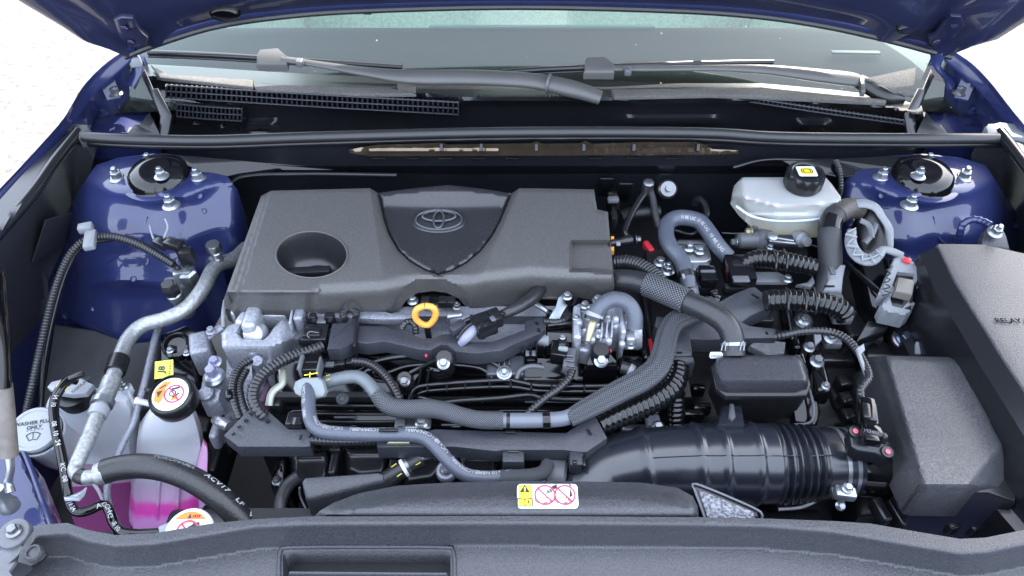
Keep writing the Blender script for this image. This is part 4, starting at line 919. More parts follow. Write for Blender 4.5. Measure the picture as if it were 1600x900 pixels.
c = W(274, 462, .862); k = MPP(c)
m = MB(); m.add(*g_lathe([(12 * k, -.04), (13 * k, -.022), (10 * k, -.02), (10 * k, -.006), (12 * k, -.004), (12 * k, .004), (9 * k, .006)], c, (-.1, -.1, 1), 20)); m.build('body', K['steel'], pv)
m = MB(); m.add(*g_lathe([(11 * k, .004), (12.5 * k, .008), (12.5 * k, .022), (10 * k, .026)], c, (-.1, -.1, 1), 6)); m.build('cap', K['black'], pv)
s2 = thing('service_valve', 'silver service port with ribbed grey cap on the aluminium pipe beside the engine cover', 'valve', W(341, 412, .86))
c = W(341, 404, .872); k = MPP(c)
m = MB(); m.add(*g_lathe([(7 * k, -.012), (8 * k, .0), (6 * k, .003), (8 * k, .005), (8 * k, .012), (6 * k, .014)], c, (0, -.05, 1), 18)); m.build('body', K['steel'], s2)
m = MB(); m.add(*g_lathe([(9 * k, .016), (11.5 * k, .018), (11.5 * k, .027), (10 * k, .029)], c, (0, -.05, 1), 32, knurl=(10.5 * k, -.06, 4))); m.build('cap', K['dsteel'], s2)
# tag on a bracket
jt = thing('paper_tag', 'lime yellow tag lettered J8 behind the coolant bottle cap', 'tag', W(256, 577, .835)); fr = Frame(W(256, 577, .845), x=(.98, .06, 0), n=(0, -.5, 1)); k = MPP(fr.o)
flat(fr, [[(-13 * k, -15 * k), (16 * k, -13 * k), (13 * k, 15 * k), (-15 * k, 13 * k)]], .0, K['lime'], 'tag', jt)
text(fr, 'J8', .012, K['print_k'], jt, -.003, 0, rot=86, bold=.03); flat(fr, [barq(.007, -.009 + .003 * j, .009, -.009 + .003 * j, .0014) for j in range(7)], .0007, K['print_k'], 'small_print', jt)
# dark parts behind: compressor bracket and panels under the left tower
cbk = thing('pump_bracket', 'glossy black pump bracket behind the thin grey pipe', 'bracket', W(270, 560, .75))
m = MB(); m.add(*g_prism(PP([(248, 520, .83), (290, 505, .84), (318, 520, .84), (308, 560, .82), (318, 620, .78), (250, 600, .79)]), .05, .008)); m.build('plate', K['gloss'], cbk)
c = W(276, 540, .845); k = MPP(c); m = MB(); m.add(*g_lathe([(22 * k, -.01), (22 * k, .003), (17 * k, .006), (14 * k, .0), (.001, -.002)], c, (0, -.3, 1), 24)); m.build('pulley_boss', K['gloss'], cbk)
for x, y in ((266, 548), (292, 552)): bolt(x, y, .846, 6, K['steel'], cbk)
m = MB(); m.add(*g_prism(PP([(85, 505, .70), (150, 515, .71), (205, 535, .72), (250, 530, .72), (240, 640, .62), (60, 660, .62)]), .02, .004)); m.build('splash_panel', mat('dusty_dark_panel', (.03, .032, .036), .55, mott=.4, dust=.1), body)
m = MB(); m.add(*g_prism(PP([(92, 740, .52), (170, 760, .52), (180, 850, .50), (90, 850, .50)]), .02, .004)); m.build('lower_panel', K['dark'], body)

# ================================================================== engine block and bay fill (dark)
eng = thing('engine', 'black and aluminium engine under the grained cover, with gloss black inlet manifold', 'engine', W(700, 600, .55))
def cover_deck(x, y): return lerp(.945, .917, (y - 295) / 155)
m = MB(); m.add(*g_prism([Vector(p) for p in ((-.36, .60, .80), (.24, .60, .80), (.24, .93, .84), (-.36, .93, .84))], .34, .01)); m.build('block', K['dark'], eng)
# cylinder head edge, dull grey, in front of and under the cover
sheet([(468, 480), (908, 478), (906, 500), (880, 540), (610, 548), (520, 530), (470, 515)], lambda x, y, d: .862 - .0004 * (y - 480) - .012 * ss(497, 503, y) - .004 * math.exp(-((x - 735) / 14) ** 2) * 0 + .01 * math.exp(-((x - 700) / 30) ** 4) * ss(500, 520, y), mat('grey_head_cover', (.10, .105, .125), .42, .2, grain=(300, .2, .2), mott=.3), 'head_cover', eng, 7, .03)
m = MB(); m.add(*g_prism(PP([(480, 484, .868), (600, 486, .868), (612, 489, .868), (650, 491, .868), (650, 498, .867), (600, 499, .867), (480, 494, .867)]), .01, .002)); m.add(*g_prism(PP([(700, 488, .868), (760, 490, .868), (765, 499, .867), (700, 498, .867)]), .01, .002)); m.build('head_rail', K['alu2'], eng)
m = MB(); m.add(*g_prism(PP([(652, 458, .868), (716, 458, .868), (722, 482, .862), (648, 482, .862)]), .03, .003)); m.build('coil_rail', K['satin'], eng)
for x in (665, 692, 705):
    m = MB(); m.add(*g_box(W(x, 472, .874), (.012, .014, .012), bev=.002)); m.build('coil_tab', K['black'], eng)
bolt(645, 471, .872, 9, K['steel'], eng); bolt(714, 480, .876, 7, K['dsteel'], eng, stud=True)
m = MB(); m.add(*g_prism(PP([(700, 488, .872), (722, 486, .872), (722, 494, .87), (698, 496, .87)]), .012, .002)); m.build('bracket', K['steel'], eng)

# ================================================================== engine cover
ec = thing('engine_cover', 'large grained dark grey engine cover with oval emblem and round filler recess', 'engine cover', W(650, 400, .88))
VL = [(592, 302), (595, 322), (600, 345), (608, 368), (621, 391), (640, 409), (664, 423), (685, 430)]
VR = [(685, 430), (706, 424), (730, 411), (752, 392), (769, 370), (782, 346), (792, 322), (798, 303)]
OC = [(424, 298), (578, 294)] + VL + VR[1:] + [(812, 294), (928, 296), (933, 327), (950, 331), (953, 372), (958, 420), (960, 446), (957, 455), (944, 460), (930, 459), (921, 451), (907, 448), (860, 447), (833, 452), (813, 467), (800, 481), (780, 486), (757, 486), (732, 482), (727, 463), (716, 450), (697, 441), (675, 438), (650, 441), (633, 452), (621, 468), (615, 487), (568, 487), (558, 475), (550, 471), (541, 474), (532, 483), (525, 487), (493, 488), (486, 491), (360, 490), (351, 485), (350, 466), (408, 306)]
YC = [(350, 456), (478, 458), (492, 452), (600, 446), (640, 434), (690, 431), (740, 434), (830, 424), (960, 430)]
def sdx(line, y):
    P_ = [(b, a) for a, b in line]; return pl(P_, y)
def xl_v(y): return sdx(VL, y)
def xr_v(y): return sdx(VR[::-1], y)
def cz(x, y, d):
    c = pl(YC, x); yy = min(y, c)
    z = cover_deck(x, yy)
    f_ = y - c + (10 if x > 500 else 3)
    w_ = 26 if x > 500 else 12
    if f_ > 0: z -= .00128 * (f_ * f_ / (2 * w_) if f_ < w_ else f_ - w_ / 2)
    L1 = 424 - (y - 298) * .30
    z -= .013 * ss(0, 9, L1 - x) * (1 if y < 470 else 1)
    if 290 <= y <= 462 and 570 < x < 818:
        lc = lerp(578, 600, (y - 294) / 150); rc_ = lerp(812, 752, (y - 294) / 140)
        yv = min(y, 429); fade = 1 - ss(429, 462, y); xv = xl_v(yv); xw = xr_v(yv)
        if y > 429: xv = xw = 685
        if x <= 685: z -= .011 * fade * min(1, max(0, (x - lc) / max(6, xv - lc)))
        else: z -= .011 * fade * min(1, max(0, (rc_ - x) / max(6, rc_ - xw)))
    # pocket at the right edge
    if x > 880 and 368 < y < 432:
        i = min(x - 889, y - 375, 425 + (x - 890) * .06 - y)
        z -= .013 * ss(0, 7, i)
    # soft roll where the lower left flange meets the middle
    z -= .010 * ss(455, 462, y) * ss(500, 484, x) * (1 if x < 500 else 0)
    return z - rnd(d, 5, .0035)
BOWL = ell(487, 398, 56, 36.5, 40)
sheet(OC, cz, K['cover'], 'shell', ec, 3.8, .02, lines=[[(578, 295), (599, 444)], [(811, 295), (754, 430)], [(423, 300), (378, 452)], [(352, 456), (478, 458)]], hole=[BOWL], angle=32)
rim = [W(x, y, cz(x, y, 99)) for x, y in BOWL]; cc = sum(rim, Vector()) / len(rim)
m = MB(); rr_ = [(1, 0), (.985, -.0015), (.95, -.010), (.88, -.024), (.78, -.036), (.62, -.044), (.4, -.047), (.02, -.048)]
v = []; n_ = len(rim)
for s_, h_ in rr_: v += [cc + (p - cc) * s_ + Vector((0, 0, h_)) for p in rim]
m.add(v, [[j * n_ + k, (j + 1) * n_ + k, (j + 1) * n_ + (k + 1) % n_, j * n_ + (k + 1) % n_] for j in range(len(rr_) - 1) for k in range(n_)]); m.build('filler_recess', K['cover_smooth'], ec)
P = path([(x, y, cz(x, y, 99) + .0005, 1.6) for x, y in BOWL + BOWL[:1]], .005, 3); m = MB(); v, f, _ = g_tube(P, 8); m.add(v, f); m.build('recess_lip', K['cover'], ec)
oc_ = thing('oil_cap', 'black oil filler cap with a grip bar down in the round recess', 'cap', cc + Vector((0, -.01, -.047)))
m = MB(); m.add(*g_lathe([(.030, 0), (.031, .012), (.028, .015), (.001, .015)], cc + Vector((0, -.014, -.047)), (0, 0, 1), 36)); m.add(*g_box(cc + Vector((-.002, -.020, -.020)), (.058, .014, .024), RZ(4), .003)); m.build('cap', K['satin'], oc_)
VT = [(592, 301), (640, 295), (700, 289), (756, 295), (798, 302)]
VO = VT + VR[::-1][1:] + VL[::-1][1:-1]
def vz(x, y, d): return cover_deck(x, y) - .014 + .012 * ss(330, 288, y) - .004 * (1 - ((x - 694) / 100) ** 2) * ss(300, 380, y) + .0035 * rnd(d, 4, 1) * (-1)
sheet(VO, vz, K['cover_smooth'], 'emblem_panel', ec, 5, .012, angle=60)
# emblem: three joined ovals in a raised surround
ez = vz(686, 346, 99); eo = W(686, 346, ez); k = MPP(eo); fr = Frame(eo, n=(0, -.24, 1))
ek = k / .74
def oval(cx, cy, rx, ry, w, lift, hgt, nm, par):
    Q = [list(fr.p(cx + rx * math.cos(R(a)), cy + ry * math.sin(R(a)), lift)) + [w] for a in range(0, 361, 10)]
    P = path3(Q, .003, 4); m = MB(); v, f, _ = g_tube(P, 8); m.add(v, f); return m.build(nm, K['emb'], par)
K['emb'] = mat('emblem_black_chrome', (.075, .08, .09), .2, .5)
m = MB(); m.add(*g_lathe([(42 * k, -.002), (43 * k, .0015), (38 * k, .003), (.001, .0012)], eo, fr.n, 48, squash=17.5 * ek / (43 * k))); em = m.build('emblem', K['cover_smooth'], ec)
oval(0, 0, 36 * k, 14.2 * ek, 2.0 * k, .0042, 0, 'emblem_ring', em)
oval(0, 5.2 * ek, 26 * k, 7.4 * ek, 2.3 * k, .0045, 0, 'emblem_bar', em)
oval(0, -.3 * ek, 8 * k, 12.6 * ek, 2.2 * k, .0052, 0, 'emblem_loop', em)
# orange grommet at the right edge of the cover
m = MB(); m.add(*g_prism(PP([(954, 368, .905), (960, 368, .905), (960, 390, .895), (954, 390, .895)]), .01, .002)); m.build('grommet', K['orange'], ec)

# dipstick
ds = thing('dipstick', 'orange loop handled oil dipstick standing in front of the engine cover arch', 'dipstick', W(669, 528, .84))
Q = [(664, 478), (676, 480), (681, 489), (678, 499), (671, 507), (665, 508), (656, 504), (649, 496), (650, 485), (657, 480)]
PQ = [(x, y, .905 - .0011 * (y - 478)) for x, y in Q]
o, P = tube(PQ + PQ[:1], 5.2, K['orange'], 'handle', ds, 12)
m = MB(); m.add(*g_prism(PP([(655, 503, .878), (677, 503, .878), (671, 514, .866), (664, 514, .866)]), .006, .002, dirv=(0, .7, -.7))); m.build('handle_web', K['orange'], ds)
tube([(667, 510, .87, 5), (669, 520, .86, 5), (671, 532, .845, 5)], 5, K['black'], 'stem', ds, 10)

# ================================================================== upper wiring guard
def slots(par, lst, z, mt='dark'):
    for (x, y, w, h, a) in lst:
        m = MB(); c = W(x, y, z); k = MPP(c); m.add(*g_box(c, (w * k, h * k * 1.4, .0012), RZ(a), 0)); m.build('slot', K[mt], par)
UG = [(519, 505), (542, 504), (545, 497), (560, 497), (561, 509), (601, 509), (620, 517), (642, 521), (659, 528), (675, 528), (690, 522), (712, 520), (720, 533), (755, 534), (771, 533), (820, 515), (820, 501), (844, 495), (852, 498), (851, 515), (844, 521), (806, 536), (783, 548), (769, 549), (742, 552), (712, 549), (699, 539), (689, 538), (673, 547), (657, 546), (601, 533), (573, 537), (556, 534), (530, 545), (511, 545)]
ug = thing('wiring_guard', 'grained black wavy wiring guard running below the orange dipstick', 'wiring guard', W(680, 535, .84), 'wiring guards')
guard(UG, lambda x, y: .876 + .005 * ss(562, 540, x), .022, 'top', ug)
slots(ug, [(839, 505, 4, 5, 20), (842, 516, 4, 5, 20)], .8765)
m = MB(); m.add(*g_box(W(558, 524, .874), (.004, .055, .02), RZ(4), .001)); m.build('strap', K['black'], ug)
tube([(571, 545, .858), (582, 542, .858), (590, 541, .858)], 1.3, K['midgrey'], 'edge_clip', ug, 6)

# plugs left of the guard
def conn(label, boxes, mt='satin', p=None, group='wiring plugs', extra=None):
    x, y, z = boxes[0][:3]; t = thing('wiring_plug', label, 'plug', W(x, y, z - .01), group)
    for i, b in enumerate(boxes):
        x, y, z, w, h, hz, a = b[:7]; c = W(x, y, z); k = MPP(c); m = MB()
        m.add(*g_box(c, (w * k, h * k * 1.35, hz), RZ(a, *(b[8:10] if len(b) > 8 else ())), .0025))
        m.build(['housing', 'latch', 'collar', 'rib', 'cover', 'tab', 'key', 'tongue'][i % 8], K[b[7] if len(b) > 7 and b[7] else mt], t)
    return t
c1 = conn('large black plug block between the silver mount and the wavy wiring guard', [(494, 527, .868, 40, 26, .022, 2), (488, 521, .880, 28, 14, .008, 2, 'black'), (516, 500, .870, 16, 10, .02, 0), (490, 500, .870, 12, 10, .02, 0), (474, 524, .872, 12, 24, .014, -35, 'trough'), (504, 546, .858, 40, 5, .006, 0, 'black')])
tube([(498, 520, .8855), (484, 518, .8855), (480, 524, .8845), (484, 528, .884)], 1.0, K['midgrey'], 'rim', c1, 6)
for x in (491, 516):
    m = MB(); c = W(x, 501, .882); m.add(*g_lathe([(4 * MPP(c), 0), (3.4 * MPP(c), .002)], c, (0, -.2, 1), 14)); m.build('pin', K['black'], c1)
m = MB(); m.add(*g_box(W(503, 501, .872), (.012, .012, .004), bev=.001)); m.build('contact', K['steel'], c1)
tube([(540, 500, .872), (536, 490, .872), (545, 482, .872), (556, 488, .872), (556, 498, .872)], 6, K['tape'], 'hose_bend', c1, 12, corr=(.005, .15))
c2 = conn('black plug row below the large plug block, left end of a ribbed tube', [(518, 571, .85, 22, 14, .016, 4), (534, 570, .852, 14, 12, .016, 4), (548, 567, .852, 14, 12, .014, 4), (515, 570, .860, 14, 8, .004, 4, 'midgrey'), (520, 584, .842, 30, 4, .006, 4, 'black')])
lo2 = thing('ribbed_tube', 'ribbed black tube curving down to the braided hose from the plug row', 'wiring loom', W(600, 600, .83), 'ribbed wiring tubes')
tube([(552, 565, .862), (572, 567, .864), (590, 576, .866), (606, 592, .868), (618, 612, .866), (626, 632, .862), (630, 646, .856)], 7.2, K['loom'], 'ribs', lo2, 12, corr=(.0046, .15))
lo3 = thing('ribbed_tube', 'short ribbed tube hooking into the engine beside the dipstick', 'wiring loom', W(640, 510, .84), 'ribbed wiring tubes')
tube([(627, 514, .87), (632, 506, .874), (640, 502, .874), (648, 508, .87), (650, 522, .86)], 5.5, K['loom'], 'ribs', lo3, 12, corr=(.0042, .15))

# middle plug with the thick cable up under the cover
c3 = conn('big slanted black plug with embossed letters on the wavy guard', [(757, 507, .893, 34, 24, .022, 26), (774, 497, .897, 18, 20, .018, 26, 'black'), (748, 512, .884, 10, 28, .016, 26, 'black'), (742, 505, .888, 6, 24, .01, 26, 'satin'), (770, 498, .908, 8, 8, .003, 26, 'midgrey'), (785, 491, .898, 12, 8, .010, 26, 'satin')])
fr = Frame(W(756, 506, .9045), x=(math.cos(R(26)), math.sin(R(26)), 0))
text(fr, 'PBT GF20', .0065, K['black'], c3, 0, .004, bold=.01); text(fr, '4B 6E', .0065, K['black'], c3, 0, -.004)
m = MB(); v, f, _ = g_tube(path([(720, 537, .876, 6), (728, 528, .885, 8), (739, 517, .89, 8), (748, 510, .892, 6)]), 12); m.add(v, f); m.build('boot', mat('pale_violet_sleeve', (.22, .22, .30), .4), c3)
tube([(716, 528, .876), (726, 514, .886), (742, 503, .89)], 4.5, K['satin'], 'sleeve', c3, 10)
cb3 = thing('cable', 'thick black cable from the slanted plug up under the engine cover', 'cable', W(810, 475, .89))
tube([(785, 491, .897, 7), (797, 486, .898, 9), (815, 477, .896, 10), (832, 465, .892, 11), (843, 452, .886, 11), (848, 436, .87, 11)], 10, K['rubber'], 'tube', cb3, 14)
lo4 = thing('ribbed_tube', 'ribbed tube hooking behind the slanted plug', 'wiring loom', W(725, 505, .85), 'ribbed wiring tubes')
tube([(722, 508, .876), (730, 501, .88), (742, 498, .882), (752, 500, .88)], 5, K['loom'], 'ribs', lo4, 12, corr=(.0042, .15))
m = MB(); m.add(*g_box(W(715, 512, .888), (.022, .012, .012), RZ(40), .002)); m.build('end_sleeve', K['trough'], lo4)
# small rod, heat shield and steel strap under the cover's right edge
sr = thing('steel_rod', 'short bright steel rod slanting out from under the cover', 'rod', W(836, 476, .85)); tube([(816, 462, .868), (832, 472, .864), (848, 482, .86), (858, 490, .856)], 5, K['steel'], 'rod', sr, 10); bolt(858, 490, .86, 7, K['black'], sr, (.5, -.5, .3))
hs = thing('heat_shield', 'tan heat shield strip showing below the cover edge', 'heat shield', W(878, 455, .86)); m = MB(); m.add(*g_prism(PP([(848, 444, .872), (904, 446, .872), (903, 466, .868), (845, 464, .868)]), .004, .001)); m.build('strip', K['copper'], hs)
sb = thing('strap_bracket', 'galvanised flat strap bolted down right of the wavy guard', 'bracket', W(875, 485, .86))
m = MB(); m.add(*g_prism(PP([(878, 458, .887), (897, 458, .887), (892, 468, .886), (880, 488, .876), (872, 506, .864), (855, 500, .866), (868, 480, .878), (872, 466, .886)]), .004, .0012)); m.build('strap', mat('galvanised', (.20, .22, .235), .3, .9, grain=(60, .2, .5), mott=.5), sb)
bolt(886, 464, .891, 8, K['steel'], sb); tube([(892, 470, .885, 9), (896, 482, .865, 9)], 9, K['gloss'], 'post', sb, 14)
lo5 = thing('ribbed_tube', 'short ribbed tube lying on the black actuator top', 'wiring loom', W(870, 502, .87), 'ribbed wiring tubes'); tube([(852, 502, .877), (868, 503, .88), (882, 500, .88), (890, 493, .876)], 5, K['loom'], 'ribs', lo5, 12, corr=(.0042, .15))

# ================================================================== throttle valve (silver) with grey hose
tv = thing('valve_body', 'bright cast aluminium valve body with bolted black foot right of the engine', 'valve', W(945, 540, .80))
def bx(par, nm, mt, x, y, z, w, h, hz, a=0, bev=.004, tx=0, ty=0):
    c = W(x, y, z); k = MPP(c); m = MB(); m.add(*g_box(c, (w * k, h * k * 1.35, hz), RZ(a, tx, ty), bev, 3)); return m.build(nm, K[mt] if isinstance(mt, str) else mt, par)
bx(tv, 'casting', 'alu', 928, 518, .862, 44, 44, .05, 0, .008)
bx(tv, 'flange', 'alu', 900, 525, .866, 12, 52, .06, -3, .005)
bx(tv, 'neck', 'alu', 958, 512, .866, 22, 38, .055, 0, .008)
bx(tv, 'flange', 'alu', 968, 520, .868, 8, 46, .06, 0, .003)
m = MB(); c = W(992, 522, .856); k = MPP(c); m.add(*g_lathe([(20 * k, -.028), (24 * k, -.02), (25 * k, .004), (23 * k, .009), (.001, .010)], c, (1, -.1, .1), 32)); m.build('end_cap', K['alu'], tv)
bx(tv, 'lug', 'alu', 978, 505, .884, 12, 16, .02, 0, .003); bx(tv, 'lug', 'alu', 984, 532, .874, 14, 14, .022, 0, .003); bx(tv, 'lug', 'alu', 912, 548, .85, 24, 22, .03, -10, .005)
m = MB()
for x, y, r_, h_ in ((936, 522, 9, .892), (922, 498, 8, .895), (950, 500, 7, .898), (944, 536, 8, .886), (912, 520, 6, .89)):
    c = W(x, y, h_ - .004); k = MPP(c); m = MB(); m.add(*g_lathe([(r_ * k * 1.1, -.01), (r_ * k, .002), (r_ * k * .6, .005), (.0005, .003)], c, (0, -.2, 1), 18)); m.build('boss', K['alu'], tv)
for x in (940, 948, 956): bx(tv, 'fin', 'alu', x, 514, .893, 3, 34, .012, -8, .001)
for x, y, z, r_ in ((914, 478, .893, 8), (934, 470, .895, 9), (900, 497, .896, 6), (985, 540, .87, 8)): bolt(x, y, z, r_, K['steel'], tv)
bx(tv, 'casting_lump', 'alu', 905, 505, 0.892, 10, 10, 0.012, 8, .003)
bx(tv, 'casting_lump', 'alu', 930, 508, 0.894, 14, 8, 0.01, 8, .003)
bx(tv, 'casting_lump', 'alu', 962, 500, 0.898, 10, 8, 0.012, 8, .003)
bx(tv, 'casting_lump', 'alu', 972, 538, 0.88, 10, 8, 0.01, 8, .003)
bx(tv, 'casting_lump', 'alu', 950, 530, 0.888, 10, 14, 0.012, 8, .003)
bx(tv, 'casting_lump', 'alu', 926, 530, 0.888, 8, 10, 0.01, 8, .003)
bx(tv, 'top_plate', 'alu2', 918, 485, .882, 34, 14, .012, 0, .003)
m = MB(); m.add(*g_prism(PP([(928, 540, .882), (948, 538, .882), (956, 552, .874), (968, 566, .866), (966, 574, .862), (912, 574, .862), (920, 556, .872)]), .04, .006)); ft = m.build('foot', K['gloss'], tv)
c = W(939, 548, .886); k = MPP(c); m = MB(); m.add(*g_lathe([(15 * k, -.03), (15 * k, .0), (12 * k, .004), (.001, .004)], c, (0, -.25, 1), 24)); m.build('boss', K['satin'], ft); bolt(939, 564, .878, 11, K['steel'], ft, (0, -.5, 1))
m = MB(); m.add(*g_box(W(953, 548, .883), (.004, .005, .003), bev=.001)); m.build('paint_mark', K['red'], ft)
ph = thing('pipe', 'pale bent spigot with ringed clip feeding the silver valve body', 'pipe', W(922, 520, .88)); tube([(928, 500, .905, 7), (925, 508, .902, 6.5), (922, 520, .896, 6), (919, 532, .888, 5.5)], 6, K['brass'], 'spigot', ph, 14)
gh = thing('hose', 'grey rubber hose looping in an arch over the silver valve body', 'hose', W(960, 480, .89))
o, P = tube([(927, 500, .905), (931, 488, .912), (941, 476, .918), (957, 468, .922), (974, 470, .922), (986, 480, .916), (992, 494, .908), (992, 512, .895)], 12.5, K['hose'], 'tube', gh, 18)
m = MB()
for s, tx in ((.24, 'NBR'), (.36, '10 08'), (.52, 'UC')): hose_text(P, tx, P.L * s, .008, K['ltgrey'], gh, .35, bold=0, m=m)
m.build('printed_lettering', K['midgrey'], gh)
band(P, 0, .12, K['cap'], 'clamp', gh, 1.18); band(P, .03, .08, K['black'], 'clamp_gap', gh, 1.24)
g2_ = thing('pipe', 'short grey elbow standing inside the loop of the grey hose', 'pipe', W(972, 495, .87)); tube([(966, 478, .875, 8), (976, 480, .885, 9), (978, 492, .882, 8), (978, 505, .876, 7)], 8, K['hose'], 'elbow', g2_, 14)
# actuator, gloss black, left of the valve
act = thing('actuator', 'gloss black cylindrical actuator bolted to the left of the silver valve body', 'actuator', W(875, 525, .83))
m = MB(); c = W(852, 530, .850); k = MPP(c); m.add(*g_lathe([(22 * k, 0), (24 * k, .002), (24 * k, .036), (22 * k, .038)], c, (1, -.05, 0), 32)); m.build('drum', K['gloss'], act)
bx(act, 'top_ledge', 'gloss', 875, 508, .876, 42, 6, .01, 8, .003)
m = MB(); c = W(838, 531, .858); k = MPP(c); m.add(*g_lathe([(7 * k, 0), (9 * k, .003), (9 * k, .008), (11 * k, .012), (12 * k, .016)], c, (1, -.05, 0), 20)); m.build('nose', K['ltgrey'], act)
bx(act, 'tongue', 'satin', 879, 536, .884, 12, 16, .012, -10, .003); bolt(879, 527, .890, 5, K['steel'], act)
c4 = conn('black plug with pale ribbed clip dropping from the actuator', [(874, 552, .876, 26, 22, .02, -12, 'gloss'), (890, 563, .874, 18, 30, .014, -10, 'midgrey'), (880, 545, .888, 16, 6, .006, -12, 'foam'), (890, 556, .883, 14, 3, .003, -10, 'dsteel'), (891, 564, .883, 14, 3, .003, -10, 'dsteel'), (892, 572, .883, 14, 3, .003, -10, 'dsteel')])
lo6 = thing('ribbed_tube', 'ribbed tube slanting down left from the actuator plug across the manifold', 'wiring loom', W(850, 620, .84), 'ribbed wiring tubes')
tube([(894, 578, .872), (888, 592, .872), (872, 608, .872), (852, 622, .870), (834, 638, .866), (820, 652, .86)], 6.5, K['loom'], 'ribs', lo6, 12, corr=(.0046, .15))
c5 = conn('small open black plug hanging under the right end of the wavy guard', [(829, 555, .842, 22, 16, .018, 0, 'gloss'), (824, 552, .853, 6, 8, .003, 0, 'ltgrey'), (834, 552, .853, 6, 8, .003, 0, 'ltgrey'), (829, 564, .842, 14, 5, .008, 0, 'satin')])
for x in (817, 829, 838): bx(c5, 'rib', 'satin', x, 538, .862, 2, 26, .006, 0, .001)

# ================================================================== inlet manifold (gloss black)
mf = thing('inlet_manifold', 'gloss black plastic inlet manifold with ribbed seams and bolts in front of the engine', 'manifold', W(740, 620, .68))
def mz(x, y, d):
    z = .832 - .0006 * max(0, y - 560)
    z -= .010 * ss(628, 640, y)
    z += .012 * math.exp(-((y - 575) / 10) ** 2) * ss(560, 620, x) * (1 - ss(770, 805, x))
    z += .010 * math.exp(-((y - 607) / 9) ** 2) * ss(640, 660, x)
    return z - rnd(d, 8, .006)
sheet([(420, 556), (470, 548), (560, 550), (700, 546), (860, 548), (1000, 565), (1058, 580), (1052, 640), (960, 668), (700, 676), (480, 672), (430, 640)], mz, K['gloss'], 'plenum', mf, 7, .05, angle=60)
def rail(pts, r, nm='seam', mt='gloss', seg=10): return tube(pts, r, K[mt], nm, mf, seg)[0]
rail([(556, 582, .845), (580, 568, .850), (620, 558, .852), (680, 555, .852), (730, 556, .852), (765, 564, .850), (785, 578, .846), (792, 596, .838)], 5)
rail([(600, 585, .842), (640, 572, .846), (700, 570, .848), (745, 574, .846), (766, 586, .842), (770, 600, .838)], 4)
s1_ = rail([(641, 626, .835), (644, 612, .842), (656, 604, .846), (690, 600, .848), (730, 597, .848), (790, 594, .848), (812, 597, .848), (850, 603, .848), (950, 603, .848), (1010, 597, .846), (1040, 590, .842)], 4.5)
rail([(648, 620, .838), (660, 613, .843), (690, 609, .844), (760, 605, .844), (805, 605, .844), (850, 611, .844), (950, 611, .844), (1015, 606, .842)], 3.5)
rail([(652, 620, .836), (676, 626, .834), (692, 629, .833), (720, 626, .834), (780, 622, .835), (828, 617, .836), (850, 622, .834), (920, 624, .834), (960, 618, .836)], 4.5, 'lip', 'satin')
for x, y in ((668, 608), (698, 607), (727, 604), (765, 602), (798, 600), (830, 604), (862, 608), (913, 608)): bx(mf, 'seam_rib', 'satin', x, y, .850, 3, 9, .006, 0, .0008)
for y0 in (633, 646, 658): rail([(470, y0, .812 - (y0 - 633) * .0004), (560, y0 + 1, .813 - (y0 - 633) * .0004), (620, y0 + 1, .812 - (y0 - 633) * .0004)], 2.6, 'ridge', 'satin', 8)
for x0, x1, y in ((522, 556, 652), (690, 740, 664), (820, 900, 628)): rail([(x0, y, .812), ((x0 + x1) / 2, y, .812), (x1, y, .812)], 1.6, 'ridge', 'midgrey', 6)
c = W(790, 640, .818)
fr = Frame(W(738, 629, .822), n=(0, -.3, 1))
for i in range(4): flat(fr, ringq((i - 1.5) * .0085, 0, .0026, .0026, .0006, 12), .006, K['midgrey'], 'moulded_sign', mf)
# bosses and arm with bolts
m = MB(); m.add(*g_prism(PP([(624, 588, .86), (640, 576, .866), (680, 556, .878), (696, 552, .88), (704, 562, .876), (700, 578, .868), (684, 580, .868), (660, 578, .862), (644, 602, .852), (628, 604, .85)]), .035, .006)); am = m.build('arm', K['gloss'], mf)
for x, y, z, r_ in ((694, 560, .884, 15), (632, 592, .862, 13)):
    c = W(x, y, z); k = MPP(c); m = MB(); m.add(*g_lathe([(r_ * k, -.03), (r_ * k, 0), (r_ * k * .8, .003), (.001, .003)], c, (0, -.3, 1), 24)); m.build('boss', K['satin'], am)
bolt(693, 568, .884, 10, K['steel'], am, (0, -.5, 1)); bolt(632, 596, .864, 9, K['dsteel'], am, (0, -.5, 1))
for x in (655, 668): tube([(x + 3, 574, .87), (x, 592, .855), (x - 3, 604, .845)], 2, K['satin'], 'rib', am, 8)
m = MB(); m.add(*g_box(W(666, 556, .872), (.003, .004, .004), bev=.001)); m.build('paint_mark', K['red'], am)
bx(mf, 'bolt_pad', mat('dark_grey_casting', (.06, .063, .075), .4, .4, grain=(250, .2, .3)), 790, 574, .842, 60, 30, .012, 0, .004)
for x in (780, 788, 796): bx(mf, 'pad_rib', 'dsteel', x, 566, .850, 3, 10, .004, 0, .001)
c = W(788, 584, .850); k = MPP(c); m = MB(); m.add(*g_lathe([(12 * k, 0), (12 * k, .004), (9 * k, .005), (8 * k, .002), (.001, .002)], c, (0, -.3, 1), 24)); m.build('bolt_seat', K['steel'], mf); bolt(788, 583, .853, 7, K['steel'], mf, (0, -.3, 1))
c = W(535, 623, .835); k = MPP(c); m = MB(); m.add(*g_lathe([(9.5 * k, -.004), (9.5 * k, .001), (7 * k, .003), (5 * k, .0015), (3 * k, .0035), (.0005, .0035)], c, (0, -.4, 1), 24)); m.build('push_pin', K['midgrey'], mf)
tube([(805, 600, .842), (812, 580, .85), (830, 572, .853), (850, 574, .852)], 4, K['midgrey'], 'hook_pipe', mf, 10)
